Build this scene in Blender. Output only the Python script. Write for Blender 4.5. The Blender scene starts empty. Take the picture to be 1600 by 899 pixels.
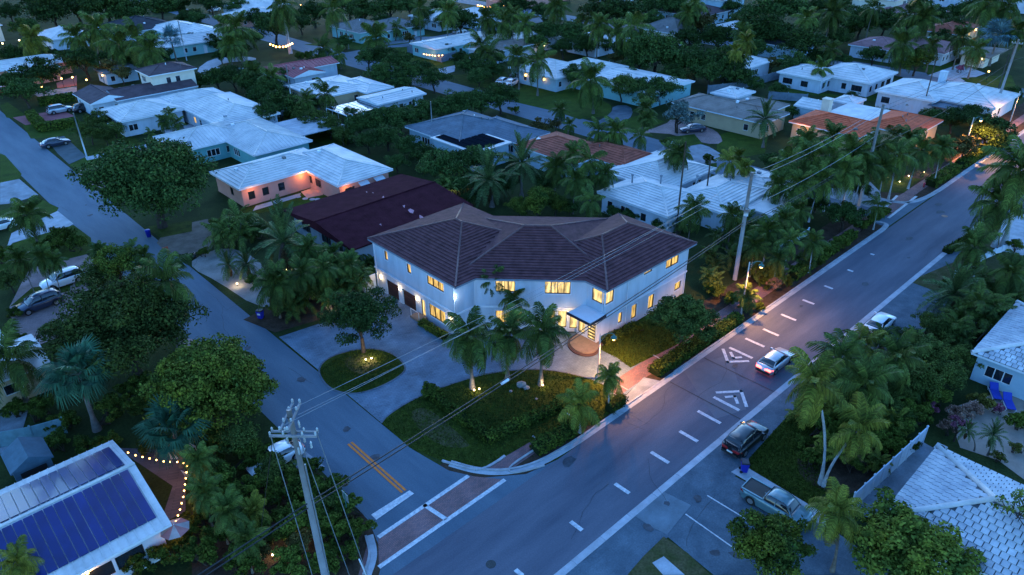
import bpy, math, random
import numpy as np
from mathutils import Vector, Matrix
random.seed(7)
SC = bpy.context.scene
COL = SC.collection
rad = math.radians

# ------------------------------------------------------------------ camera
# world: X runs along the avenue (away to the right), Y along the side street (away to the left), metres.
CAM_H = 42.0
CX, CY = 800.0, 449.5
V1 = np.array([2215., -222.]); V2 = np.array([-441., -190.])
FPX = float(np.sqrt(-np.dot(V1 - (CX, CY), V2 - (CX, CY))))
def _cray(px, py): return np.array([px - CX, -(py - CY), -FPX])
_d1 = _cray(*V1); _d1 /= np.linalg.norm(_d1)
_d2 = _cray(*V2); _d2 = _d2 - _d1 * np.dot(_d1, _d2); _d2 /= np.linalg.norm(_d2)
RW = np.stack([_d1, _d2, np.cross(_d1, _d2)])
cam_data = bpy.data.cameras.new('camera')
cam_data.sensor_width = 36.0
cam_data.lens = 36.0 * FPX / 1600.0
cam_data.clip_start = 0.5
cam_data.clip_end = 3000.0
cam = bpy.data.objects.new('camera', cam_data)
COL.objects.link(cam)
cam.matrix_world = Matrix.Translation((0, 0, CAM_H)) @ Matrix(RW.tolist()).to_4x4()
SC.camera = cam
def G(px, py, z=0.0):
    """place in the world (metres) of a point seen in the survey photograph at height z"""
    d = RW @ _cray(px, py); t = (z - CAM_H) / d[2]
    return Vector((d[0] * t, d[1] * t, z))
def depth(p):
    return -float((RW.T @ (np.array(p) - (0, 0, CAM_H)))[2])
def PX(p):
    q = RW.T @ (np.array(p) - (0, 0, CAM_H))
    return CX + FPX * q[0] / -q[2], CY - FPX * q[1] / -q[2]

# ------------------------------------------------------------------ dusk light
SUN_AZ = rad(52.0)      # direction of the afterglow, measured from +X towards +Y
SUN_EL = rad(7.0)
world = bpy.data.worlds.new('World'); SC.world = world; world.use_nodes = True
wn = world.node_tree; wn.nodes.clear()
sky = wn.nodes.new('ShaderNodeTexSky'); sky.sky_type = 'NISHITA'; sky.sun_disc = False
sky.sun_elevation = SUN_EL
sky.sun_rotation = rad(90.0) - SUN_AZ
sky.air_density = 1.0; sky.dust_density = 0.3; sky.ozone_density = 4.0
wbg = wn.nodes.new('ShaderNodeBackground'); wbg.inputs['Strength'].default_value = 0.15
wout = wn.nodes.new('ShaderNodeOutputWorld')
wtint = wn.nodes.new('ShaderNodeVectorMath'); wtint.operation = 'MULTIPLY'; wtint.inputs[1].default_value = (0.9, 1.0, 1.1)   # cool white balance of the whole sky
wn.links.new(sky.outputs['Color'], wtint.inputs[0]); wn.links.new(wtint.outputs[0], wbg.inputs['Color'])
wn.links.new(wbg.outputs['Background'], wout.inputs['Surface'])
sd = bpy.data.lights.new('sun', 'SUN'); sd.energy = 0.07; sd.angle = rad(40); sd.color = (0.55, 0.72, 1.0)
sun = bpy.data.objects.new('sun', sd); COL.objects.link(sun)
sun.rotation_euler = Vector((-math.cos(SUN_AZ) * math.cos(rad(50)), -math.sin(SUN_AZ) * math.cos(rad(50)), -math.sin(rad(50)))).to_track_quat('-Z', 'Y').to_euler()
SC.view_settings.view_transform = 'Standard'
SC.view_settings.look = 'None'
SC.view_settings.exposure = 2.85
SC.view_settings.gamma = 1.0
SC.render.engine = 'CYCLES'
SC.cycles.use_denoising = True
SC.cycles.max_bounces = 5
SC.cycles.diffuse_bounces = 2
SC.cycles.glossy_bounces = 2
SC.cycles.transparent_max_bounces = 4
SC.cycles.sample_clamp_indirect = 4.0

# ------------------------------------------------------------------ materials
MATS = {}
def mat(name, col, rough=0.8, var=0.25, scale=1.5, bump=0.0, bscale=20.0, spec=0.3, metal=0.0, col2=None,
        fine=0.0, emit=None, estr=0.0, island=0.0, objvar=0.0, coat=0.0, streak=None):
    if name in MATS: return MATS[name]
    m = bpy.data.materials.new(name); m.use_nodes = True
    nt = m.node_tree; N = nt.nodes; L = nt.links
    b = N['Principled BSDF']
    b.inputs['Roughness'].default_value = rough
    b.inputs['Specular IOR Level'].default_value = spec
    b.inputs['Metallic'].default_value = metal
    b.inputs['Coat Weight'].default_value = coat
    geo = N.new('ShaderNodeNewGeometry')
    src = geo.outputs['Position']
    if streak:
        mp = N.new('ShaderNodeVectorMath'); mp.operation = 'MULTIPLY'
        mp.inputs[1].default_value = streak; L.new(src, mp.inputs[0]); src_s = mp.outputs[0]
    else: src_s = src
    c2 = col2 or tuple(max(0, c * (1 - var)) for c in col)
    c1 = col if col2 else tuple(min(1, c * (1 + var * 0.6)) for c in col)
    n1 = N.new('ShaderNodeTexNoise'); n1.inputs['Scale'].default_value = scale; n1.inputs['Detail'].default_value = 5
    n1.inputs['Roughness'].default_value = 0.62
    L.new(src_s, n1.inputs['Vector'])
    ramp = N.new('ShaderNodeValToRGB'); ramp.color_ramp.elements[0].position = 0.33; ramp.color_ramp.elements[1].position = 0.68
    ramp.color_ramp.elements[0].color = (*c2, 1); ramp.color_ramp.elements[1].color = (*c1, 1)
    L.new(n1.outputs['Fac'], ramp.inputs['Fac'])
    cur = ramp.outputs['Color']
    def mulval(cur, val_socket, lo, hi):
        mr = N.new('ShaderNodeMapRange'); mr.inputs['To Min'].default_value = lo; mr.inputs['To Max'].default_value = hi
        L.new(val_socket, mr.inputs['Value'])
        mx = N.new('ShaderNodeVectorMath'); mx.operation = 'SCALE'
        L.new(cur, mx.inputs[0]); L.new(mr.outputs['Result'], mx.inputs['Scale'])
        return mx.outputs[0]
    if fine > 0:
        n2 = N.new('ShaderNodeTexNoise'); n2.inputs['Scale'].default_value = bscale; n2.inputs['Detail'].default_value = 3
        L.new(src, n2.inputs['Vector'])
        cur = mulval(cur, n2.outputs['Fac'], 1 - fine * 1.6, 1 + fine * 1.6)
    if island > 0:
        cur = mulval(cur, geo.outputs['Random Per Island'], 1 - island, 1 + island)
    if objvar > 0:
        oi = N.new('ShaderNodeObjectInfo')
        cur = mulval(cur, oi.outputs['Random'], 1 - objvar, 1 + objvar)
    L.new(cur, b.inputs['Base Color'])
    if bump > 0:
        n3 = N.new('ShaderNodeTexNoise'); n3.inputs['Scale'].default_value = bscale; n3.inputs['Detail'].default_value = 4
        L.new(src, n3.inputs['Vector'])
        bp = N.new('ShaderNodeBump'); bp.inputs['Strength'].default_value = bump; bp.inputs['Distance'].default_value = 0.05
        L.new(n3.outputs['Fac'], bp.inputs['Height']); L.new(bp.outputs['Normal'], b.inputs['Normal'])
    if emit:
        b.inputs['Emission Color'].default_value = (*emit, 1); b.inputs['Emission Strength'].default_value = estr
    MATS[name] = m
    return m

def paver_mat(name, col, col2, grout, bw, bh, ang=0.0, var=0.3):
    """small blocks in bond; too small to pick apart from the air"""
    if name in MATS: return MATS[name]
    m = mat(name + '_', col); m = m.copy(); m.name = name
    nt = m.node_tree; N = nt.nodes; L = nt.links; b = N['Principled BSDF']
    geo = N.new('ShaderNodeNewGeometry')
    mp = N.new('ShaderNodeMapping'); mp.inputs['Rotation'].default_value = (0, 0, ang)
    L.new(geo.outputs['Position'], mp.inputs['Vector'])
    br = N.new('ShaderNodeTexBrick'); br.inputs['Scale'].default_value = 1.0
    br.inputs['Brick Width'].default_value = bw; br.inputs['Row Height'].default_value = bh
    br.inputs['Mortar Size'].default_value = 0.012; br.inputs['Mortar Smooth'].default_value = 0.2
    br.inputs['Color1'].default_value = (*col, 1); br.inputs['Color2'].default_value = (*col2, 1); br.inputs['Mortar'].default_value = (*grout, 1)
    L.new(mp.outputs['Vector'], br.inputs['Vector'])
    n = N.new('ShaderNodeTexNoise'); n.inputs['Scale'].default_value = 0.45; n.inputs['Detail'].default_value = 6
    L.new(geo.outputs['Position'], n.inputs['Vector'])
    mr = N.new('ShaderNodeMapRange'); mr.inputs['From Min'].default_value = 0.3; mr.inputs['From Max'].default_value = 0.7
    mr.inputs['To Min'].default_value = 1 - var; mr.inputs['To Max'].default_value = 1 + var
    L.new(n.outputs['Fac'], mr.inputs['Value'])
    mx = N.new('ShaderNodeVectorMath'); mx.operation = 'SCALE'
    L.new(br.outputs['Color'], mx.inputs[0]); L.new(mr.outputs['Result'], mx.inputs['Scale'])
    L.new(mx.outputs[0], b.inputs['Base Color'])
    bp = N.new('ShaderNodeBump'); bp.inputs['Strength'].default_value = 0.4; bp.inputs['Distance'].default_value = 0.02
    L.new(br.outputs['Fac'], bp.inputs['Height']); bp.invert = True
    L.new(bp.outputs['Normal'], b.inputs['Normal'])
    MATS[name] = m
    return m

def emat(name, col, s, var=0.0, scale=(2.6, 2.6, 0.4)):
    if name in MATS: return MATS[name]
    m = bpy.data.materials.new(name); m.use_nodes = True
    nt = m.node_tree; N = nt.nodes; L = nt.links; b = N['Principled BSDF']
    b.inputs['Base Color'].default_value = (0.05, 0.04, 0.03, 1); b.inputs['Roughness'].default_value = 0.2
    b.inputs['Emission Color'].default_value = (*col, 1); b.inputs['Emission Strength'].default_value = s
    if var > 0:   # folds of the curtain and furniture seen through lit panes
        geo = N.new('ShaderNodeNewGeometry'); mp = N.new('ShaderNodeVectorMath'); mp.operation = 'MULTIPLY'; mp.inputs[1].default_value = scale
        L.new(geo.outputs['Position'], mp.inputs[0])
        n = N.new('ShaderNodeTexNoise'); n.inputs['Scale'].default_value = 1.9; n.inputs['Detail'].default_value = 4
        L.new(mp.outputs[0], n.inputs['Vector'])
        mr = N.new('ShaderNodeMapRange'); mr.inputs['From Min'].default_value = 0.35; mr.inputs['From Max'].default_value = 0.65
        mr.inputs['To Min'].default_value = s * (1 - var); mr.inputs['To Max'].default_value = s * (1 + var * 0.5)
        L.new(n.outputs['Fac'], mr.inputs['Value']); L.new(mr.outputs['Result'], b.inputs['Emission Strength'])
    MATS[name] = m
    return m

# ------------------------------------------------------------------ mesh helper
ORI = {}
class MB:
    def __init__(s): s.v = []; s.f = []; s.m = []
    def poly(s, pts, m=0):
        i = len(s.v); s.v += [tuple(p) for p in pts]; s.f.append(tuple(range(i, i + len(pts)))); s.m.append(m)
    def box(s, x0, y0, z0, x1, y1, z1, m=0):
        s.hexa([(x0, y0, z0), (x1, y0, z0), (x1, y1, z0), (x0, y1, z0)], [(x0, y0, z1), (x1, y0, z1), (x1, y1, z1), (x0, y1, z1)], m)
    def hexa(s, bot, top, m=0):
        n = len(bot); i = len(s.v); s.v += [tuple(p) for p in bot] + [tuple(p) for p in top]
        s.f.append(tuple(range(i + n - 1, i - 1, -1))); s.f.append(tuple(range(i + n, i + 2 * n)))
        for k in range(n):
            s.f.append((i + k, i + (k + 1) % n, i + n + (k + 1) % n, i + n + k))
        s.m += [m] * (n + 2)
    def obox(s, c, ux, uy, hx, hy, z0, z1, m=0):
        """box with horizontal axes ux, uy about centre c"""
        q = [(-1, -1), (1, -1), (1, 1), (-1, 1)]
        P = [(c[0] + ux[0] * hx * a + uy[0] * hy * b, c[1] + ux[1] * hx * a + uy[1] * hy * b) for a, b in q]
        s.hexa([(x, y, z0) for x, y in P], [(x, y, z1) for x, y in P], m)
    def prism(s, pts, z0, z1, m=0):
        s.hexa([(p[0], p[1], z0) for p in pts], [(p[0], p[1], z1) for p in pts], m)
    def tube(s, pts, r, n=6, m=0, cap=True):
        pts = [Vector(p) for p in pts]
        if not hasattr(r, '__len__'): r = [r] * len(pts)
        rings = []
        for k, p in enumerate(pts):
            t = (pts[min(k + 1, len(pts) - 1)] - pts[max(k - 1, 0)]).normalized()
            a = Vector((0, 0, 1)) if abs(t.z) < 0.9 else Vector((1, 0, 0))
            u = t.cross(a).normalized(); w = t.cross(u)
            i = len(s.v)
            for j in range(n):
                an = 2 * math.pi * j / n
                s.v.append(tuple(p + (u * math.cos(an) + w * math.sin(an)) * r[k]))
            rings.append(i)
        for a, b in zip(rings, rings[1:]):
            for j in range(n):
                s.f.append((a + j, a + (j + 1) % n, b + (j + 1) % n, b + j)); s.m.append(m)
        if cap:
            s.f.append(tuple(rings[0] + j for j in range(n))); s.m.append(m)
            s.f.append(tuple(rings[-1] + j for j in reversed(range(n)))); s.m.append(m)
    def lathe(s, c, prof, n=12, m=0):
        rings = []
        for r, z in prof:
            i = len(s.v); rings.append(i)
            for j in range(n):
                an = 2 * math.pi * j / n
                s.v.append((c[0] + r * math.cos(an), c[1] + r * math.sin(an), c[2] + z))
        for a, b in zip(rings, rings[1:]):
            for j in range(n):
                s.f.append((a + j, a + (j + 1) % n, b + (j + 1) % n, b + j)); s.m.append(m)
        s.f.append(tuple(rings[0] + j for j in reversed(range(n)))); s.m.append(m)
        s.f.append(tuple(rings[-1] + j for j in range(n))); s.m.append(m)
    def ball(s, c, r, n=8, m=0, sz=1.0):
        prof = [(max(0.02 * r, r * math.sin(math.pi * k / 6)), -r * sz * math.cos(math.pi * k / 6)) for k in range(7)]
        s.lathe(c, prof, n, m)
    def mesh(s, name, mats, off=(0, 0, 0), smooth=False):
        me = bpy.data.meshes.new(name)
        vv = [(x - off[0], y - off[1], z - off[2]) for x, y, z in s.v]
        me.from_pydata(vv, [], s.f)
        for mm in (mats if isinstance(mats, (list, tuple)) else [mats]): me.materials.append(mm)
        if isinstance(mats, (list, tuple)) and len(mats) > 1: me.polygons.foreach_set('material_index', s.m)
        if smooth: me.polygons.foreach_set('use_smooth', [True] * len(me.polygons))
        me.update()
        return me
    def build(s, name, mats, parent=None, smooth=False, loc=None):
        off = ORI.get(parent.name, (0, 0, 0)) if parent else (loc or (0, 0, 0))
        o = bpy.data.objects.new(name, s.mesh(name, mats, off, smooth)); COL.objects.link(o)
        if parent: o.parent = parent; ORI[o.name] = off
        else: o.location = off; ORI[o.name] = tuple(off)
        return o
def link(name, me, parent=None, loc=(0, 0, 0), rot=(0, 0, 0), scl=(1, 1, 1)):
    o = bpy.data.objects.new(name, me); COL.objects.link(o)
    o.location = loc; o.rotation_euler = rot; o.scale = scl
    if parent: o.parent = parent
    return o
LABELS = {}
def tag(o, label, cat, group=None):
    o['label'] = label; o['category'] = cat
    if group: o['group'] = group
    LABELS.setdefault(label, []).append(o.name)
    return o
def thing(name, label, cat, loc=(0, 0, 0), group=None, rz=0.0):
    o = bpy.data.objects.new(name, None); COL.objects.link(o)
    o.empty_display_size = 0.3; o.location = loc; o.rotation_euler = (0, 0, rz); ORI[o.name] = tuple(loc)
    return tag(o, label, cat, group)
def struct(o): o['kind'] = 'structure'; return o
def stuff(o): o['kind'] = 'stuff'; return o
def lamp(name, loc, power, col, parent=None, r=0.08, kind='POINT', spot=None, aim=None):
    d = bpy.data.lights.new(name, kind); d.energy = power; d.color = col; d.shadow_soft_size = r
    o = bpy.data.objects.new(name, d); COL.objects.link(o)
    if kind == 'SPOT':
        d.spot_size = spot; d.spot_blend = 0.6
        o.rotation_euler = Vector(aim).to_track_quat('-Z', 'Y').to_euler()
    off = ORI.get(parent.name, (0, 0, 0)) if parent else (0, 0, 0)
    o.location = Vector(loc) - Vector(off)
    if parent: o.parent = parent
    return o
WARM = (1.0, 0.62, 0.28); AMBER = (1.0, 0.43, 0.12)
def chaikin(pts, n=2, closed=True):
    pts = [Vector((p[0], p[1])) for p in pts]
    for _ in range(n):
        q = []
        K = len(pts)
        for i in range(K if closed else K - 1):
            a, b = pts[i], pts[(i + 1) % K]
            q += [a * 0.75 + b * 0.25, a * 0.25 + b * 0.75]
        if not closed: q = [pts[0]] + q + [pts[-1]]
        pts = q
    return [(p.x, p.y) for p in pts]
def gp(s, z=0.0):
    """'x,y x,y' survey pixels -> ground points"""
    return [tuple(G(*map(float, t.split(',')), z))[:2] for t in s.split()]
SHEETS = [0]
def sheet(name, pts, z, m, sm=0, kind='structure'):
    SHEETS[0] += 1; z += SHEETS[0] * 0.00015
    if sm: pts = chaikin(pts, sm)
    a = sum(p[0] * q[1] - q[0] * p[1] for p, q in zip(pts, pts[1:] + pts[:1]))
    if a < 0: pts = pts[::-1]
    b = MB(); b.poly([(x, y, z) for x, y in pts])
    from mathutils.geometry import tessellate_polygon
    tri = tessellate_polygon([[Vector((x, y, 0)) for x, y in pts]])
    b.f = [tuple(t) for t in tri]; b.m = [0] * len(tri)
    fx = []
    for t in b.f:
        p, q, r = (b.v[i] for i in t)
        fx.append(t if (q[0] - p[0]) * (r[1] - p[1]) - (q[1] - p[1]) * (r[0] - p[0]) > 0 else t[::-1])
    b.f = fx
    o = b.build(name, m); o['kind'] = kind
    return o
def rect(x0, y0, x1, y1): return [(x0, y0), (x1, y0), (x1, y1), (x0, y1)]
# ------------------------------------------------------------------ ground, streets, drives
M_ASPH = mat('asphalt_old', (0.088, 0.098, 0.13), 0.85, col2=(0.048, 0.058, 0.085), scale=0.3, bump=0.25, bscale=9, fine=0.16, streak=(0.25, 1.6, 1))
M_ASPH2 = mat('asphalt_side', (0.075, 0.115, 0.155), 0.85, col2=(0.045, 0.078, 0.115), scale=0.3, bump=0.25, bscale=9, fine=0.16, streak=(1.6, 0.25, 1))
M_LOT = mat('asphalt_lot', (0.08, 0.115, 0.15), 0.9, col2=(0.035, 0.058, 0.082), scale=0.5, bump=0.3, bscale=8, fine=0.2)
M_CONC = mat('concrete_pale', (0.27, 0.3, 0.34), 0.85, var=0.25, scale=0.8, bump=0.15, bscale=12, fine=0.12)
M_CONC2 = mat('concrete_worn', (0.17, 0.2, 0.235), 0.85, var=0.35, scale=0.6, bump=0.15, bscale=10, fine=0.15)
M_CURB = mat('concrete_curb', (0.26, 0.28, 0.31), 0.8, var=0.3, scale=1.4, bump=0.1, fine=0.12)
M_BAND = mat('concrete_band', (0.30, 0.32, 0.36), 0.8, var=0.2, scale=1.1, bump=0.1, fine=0.12, objvar=0.07)
M_GRASS = mat('lawn', (0.046, 0.062, 0.01), 0.95, col2=(0.018, 0.03, 0.006), scale=0.9, bump=0.9, bscale=7, fine=0.45, spec=0.05)
M_GRASS2 = mat('lawn_bright', (0.042, 0.07, 0.01), 0.95, col2=(0.022, 0.042, 0.007), scale=0.5, bump=0.8, bscale=6, fine=0.4, spec=0.05)
M_GRASSDRY = mat('lawn_worn', (0.075, 0.065, 0.035), 0.95, col2=(0.035, 0.045, 0.014), scale=0.8, bump=0.8, bscale=6, fine=0.4, spec=0.05)
M_SOIL = mat('mulch', (0.05, 0.035, 0.025), 0.95, var=0.4, scale=1.2, bump=0.9, bscale=8, fine=0.35, spec=0.05)
M_SAND = mat('sandy_gravel', (0.22, 0.21, 0.2), 0.95, col2=(0.12, 0.12, 0.115), scale=0.5, bump=0.6, bscale=9, fine=0.2)
M_GROUND = mat('garden_ground', (0.03, 0.045, 0.014), 0.95, col2=(0.014, 0.022, 0.008), scale=0.25, bump=0.9, bscale=5, fine=0.4, spec=0.05)
M_PAVER = paver_mat('drive_pavers', (0.105, 0.155, 0.21), (0.078, 0.12, 0.17), (0.045, 0.07, 0.1), 0.46, 0.23, 0.3)
M_PAVER_RED = paver_mat('red_pavers', (0.2, 0.1, 0.1), (0.12, 0.075, 0.085), (0.07, 0.055, 0.06), 0.26, 0.13, 0.0)
M_PAVER_PINK = paver_mat('pink_pavers', (0.22, 0.15, 0.15), (0.17, 0.12, 0.125), (0.09, 0.08, 0.08), 0.3, 0.15, 0.2)
M_WHITEPAINT = mat('road_paint_white', (0.52, 0.54, 0.57), 0.7, col2=(0.27, 0.29, 0.33), scale=4, fine=0.25)
M_YELLOW = mat('road_paint_yellow', (0.62, 0.155, 0.014), 0.7, col2=(0.4, 0.115, 0.02), scale=4, fine=0.25)
M_EDGE = mat('edging_dark', (0.08, 0.1, 0.125), 0.9, var=0.3)
M_WATER = mat('pool_water', (0.02, 0.12, 0.16), 0.05, var=0.1, spec=0.6)

b = MB(); NX = 40
b.poly([(-700, -700, 0), (1200, -700, 0), (1200, 1200, 0), (-700, 1200, 0)])
ground = struct(b.build('ground', M_GROUND))

Z1, Z2, Z3, Z4 = 0.004, 0.010, 0.016, 0.022
# avenue and side streets
sheet('lawn', rect(-40, 31, 420, 37), Z1 * 0.5, M_SOIL)
main_road = sheet('main_road', [(-60, 23.15), (420, 23.15), (420, 30.8), (-60, 30.8)], Z2, M_ASPH)
shoulder = sheet('road_shoulder', [(20, 19.4), (34, 19.75), (44, 19.75), (60, 18.6), (75, 17.6), (120, 17.6), (420, 17.6), (420, 22.62), (-60, 22.62), (-60, 19.4)], Z2, M_LOT)
flare = gp('500,740 560,815 590,862 592,890')
side_road = sheet('side_road', [(18.9, 43.0), (18.7, 36.0), (17.6, 32.5), (15.8, 30.8), (33.5, 30.8), (30.5, 31.4), (27.6, 33.6), (26.3, 36.0), (25.7, 40), (25.6, 400), (19.1, 400)], Z2 + 0.002, M_ASPH2)
sheet('back_street', [(97.2, 31), (111, 31), (107.5, 33.5), (105.2, 37), (105.2, 400), (97.6, 400), (97.6, 36)], Z2 + 0.002, M_ASPH2)
sheet('far_street', rect(180, 31, 187.5, 400), Z2 + 0.002, M_ASPH2)
sheet('cross_street', rect(105, 170.5, 180, 177), Z2 + 0.004, M_ASPH2)

# darker repair patches and pale worn lanes on the carriageways
for i, (pts, m) in enumerate([
        (gp('1065,575 1140,555 1166,640 1118,655'), mat('asphalt_table', (0.085, 0.098, 0.125), 0.85, var=0.2, scale=0.3, fine=0.12, bump=0.2, bscale=9)),
        ]):
    sheet('road_patch', pts, Z3, m)

# concrete band: one slab after another along the carriageway edge
band = MB(); band.box(139.8, 22.62, 0.0, 420, 23.15, 0.03)
band_o = struct(band.build('gutter_band', M_BAND, loc=(100, 22.9, 0)))
sl = MB(); sl.box(-1.51, -0.272, 0.0, 1.51, 0.272, 0.035)
slm = sl.mesh('gutter_slab', M_BAND)
x = 13.2
while x < 138.5:
    o = link('gutter_slab', slm, band_o, (x - 100, 22.885 - 22.9, random.uniform(-0.004, 0.003)), (0, 0, random.uniform(-.002, .002)))
    x += 3.045
# kerbs
def ribbon(path, off0, off1, z0, z1, mb):
    """strip between two offsets left of a path"""
    P = [Vector(p) for p in path]; n = len(P); L = []
    for i in range(n):
        t = (P[min(i + 1, n - 1)] - P[max(i - 1, 0)]).normalized(); L.append(Vector((-t.y, t.x)))
    A = [P[i] + L[i] * off0 for i in range(n)]; B = [P[i] + L[i] * off1 for i in range(n)]
    for i in range(n - 1):
        mb.hexa([(*A[i], z0), (*A[i + 1], z0), (*B[i + 1], z0), (*B[i], z0)], [(*A[i], z1), (*A[i + 1], z1), (*B[i + 1], z1), (*B[i], z1)])
corner = chaikin([(26.6, 36.4), (27.6, 34.2), (29.2, 32.4), (31.6, 31.2), (35.5, 30.8), (40, 30.8)], 2, False)
def seg(x0, x1, st): return [(x0 + (x1 - x0) * k / st, 30.8) for k in range(st + 1)]
drive_gap = (45.2, 49.6)
def kerb(path, label_name, low=False):
    g = MB(); ribbon(path, 0.0, 0.45, 0.0, 0.028, g); o = struct(g.build('gutter', M_CONC))
    k = MB(); ribbon(path, 0.45, 0.62, 0.0, 0.05 if low else 0.12, k); struct(k.build('kerb', M_CURB))
kerb(corner + seg(40.05, 45.2, 4), 'a'); kerb(seg(45.2, 50.2, 3), 'b', True); kerb(seg(50.2, 96, 20), 'c')
kerb(chaikin([(96, 30.8), (98, 31.0), (98.6, 31.8), (98.2, 33.4), (97.2, 35.5)], 2, False), 'd')
kerb(chaikin([(105.6, 37.2), (106.0, 33.6), (107.5, 31.9), (111, 31.0), (116, 30.8)], 2, False) + seg(118, 300, 30), 'e')
cl = chaikin([tuple(G(580, 900))[:2], tuple(G(588, 878))[:2], tuple(G(590, 860))[:2], tuple(G(583, 835))[:2]], 2, False)
kerb(cl, 'f')
# sidewalk of the avenue: red pavers with pale borders
sheet('sidewalk', [(28.3, 33.95), (29.6, 32.6), (96, 32.95), (96, 34.55), (60, 34.6), (29.4, 34.3)], Z3, M_PAVER_RED)
sheet('sidewalk', rect(109, 32.9, 300, 34.4), Z3, M_PAVER_RED)
sheet('sidewalk', gp('500,899 530,872 578,845 586,862 575,899'), Z3, M_PAVER_RED)
wb = MB()
for p, q in [((34.0, 32.78), (34.15, 34.3)), ((38.3, 32.75), (38.45, 34.3)), ((44.8, 32.7), (44.95, 34.5)), ((51, 32.85), (51.15, 34.5))]:
    wb = MB(); wb.box(p[0], p[1], 0, q[0], q[1], 0.03); struct(wb.build('sidewalk_border', M_CURB))
wb = MB(); ribbon(chaikin(gp('690,722 725,733 752,737 775,725 790,714'), 2, False), 0, 0.18, 0, 0.13, wb); struct(wb.build('kerb', M_CURB))
wb = MB(); ribbon(chaikin(gp('835,705 800,728 795,738 812,738 850,727'), 2, False), -0.14, 0.0, 0, 0.13, wb); struct(wb.build('kerb', M_CURB))
# crossings of brick paving with white borders
def crossing(outer, inner, ends, parent):
    a, bb = outer; c, d = inner
    cr = sheet('crosswalk', [a, bb, d, c], Z4, M_PAVER_RED)
    for p, q, w in [(a, bb, 0.34), (c, d, 0.34)] + ends:
        p = Vector(p); q = Vector(q); t = (q - p).normalized(); nn = Vector((-t.y, t.x)) * w / 2
        m = MB(); m.poly([(*(p - nn), Z4 + .006), (*(q - nn), Z4 + .006), (*(q + nn), Z4 + .006), (*(p + nn), Z4 + .006)])
        m.build('crosswalk_border', M_WHITEPAINT, cr)
o1, o2 = gp('592,887 789,750'); i1, i2 = gp('591,840 732,744'); m1, m2 = gp('662,789 697,812')
crossing((o1, o2), (i1, i2), [(m1, m2, 0.34)], side_road)
o1, o2 = gp('1388,341 1432,307'); i1, i2 = gp('1378,330 1402,306')
crossing((o1, o2), (i1, i2), [], side_road)
# painted marks, each one a piece of its road
def paint(pts, m, parent, name='road_marking'):
    a = sum(p[0] * q[1] - q[0] * p[1] for p, q in zip(pts, pts[1:] + pts[:1]))
    if a < 0: pts = pts[::-1]
    b = MB(); b.poly([(x, y, 0.042) for x, y in pts]); return b.build(name, m, parent)
for s in ['805,891 817,900', '891,816 910,829', '960,757 984,771', '1017,707 1045,724', '1061,675 1091,690', '1090,643 1126,662', '1115,621 1155,642',
          '1139,544 1176,560', '1164,530 1195,542', '1192,515 1217,525', '1220,492 1244,501', '1254,469 1272,476', '1288,447 1301,452', '1324,422 1333,425', '1360,397 1366,399']:
    (x0, y0), (x1, y1) = gp(s); xm = (x0 + x1) / 2
    paint(rect(xm - 0.17, y1, xm + 0.17, y0), M_WHITEPAINT, main_road)
def chevron(s, w):
    P = [Vector(p) for p in gp(s)]
    for p, q in zip(P, P[1:]):
        t = (q - p).normalized(); nn = Vector((-t.y, t.x)) * w / 2
        paint([tuple(v) for v in (p - nn - t * w / 2, q - nn + t * w / 2, q + nn + t * w / 2, p + nn - t * w / 2)], M_WHITEPAINT, main_road, 'chevron_marking')
chevron('1121,614 1158,612 1166,635', 0.3); chevron('1135,621 1148,620 1152,630', 0.28)
chevron('1130,547 1137,566 1168,565', 0.3); chevron('1142,552 1146,560 1157,559', 0.28)
for x0 in (22.08, 22.4):
    paint(rect(x0, 36.6, x0 + 0.19, 44.3), M_YELLOW, side_road)
paint(gp('580,805 640,767 647,772 588,813'), M_WHITEPAINT, side_road, 'stop_line')
for s, w in [('1105,775 1166,812', .11), ('1071,804 1166,871', .11)]:
    p, q = [Vector(v) for v in gp(s)]; t = (q - p).normalized(); nn = Vector((-t.y, t.x)) * w / 2
    paint([tuple(p - nn), tuple(q - nn), tuple(q + nn), tuple(p + nn)], M_WHITEPAINT, shoulder)
# manhole cover in the avenue
mh = MB(); c = G(767, 882); mh.lathe((c.x, c.y, 0), [(0.36, 0.0), (0.36, 0.02), (0.33, 0.026), (0.3, 0.022), (0.02, 0.024)], 20)
tag(mh.build('manhole_cover', mat('cast_iron', (0.03, 0.04, 0.045), 0.6, metal=0.4, bump=0.5, bscale=30)), 'round dark iron manhole cover in the avenue at the bottom', 'manhole cover')
mh = MB(); c = G(1476, 338); mh.lathe((c.x, c.y, 0), [(0.4, 0.0), (0.4, 0.02), (0.36, 0.026), (0.3, 0.022), (0.02, 0.024)], 20)
tag(mh.build('manhole_cover', mat('cast_iron_rust', (0.25, 0.13, 0.09), 0.6, metal=0.2, bump=0.5, bscale=30)), 'round manhole cover with a reddish rim far along the avenue', 'manhole cover')

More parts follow.
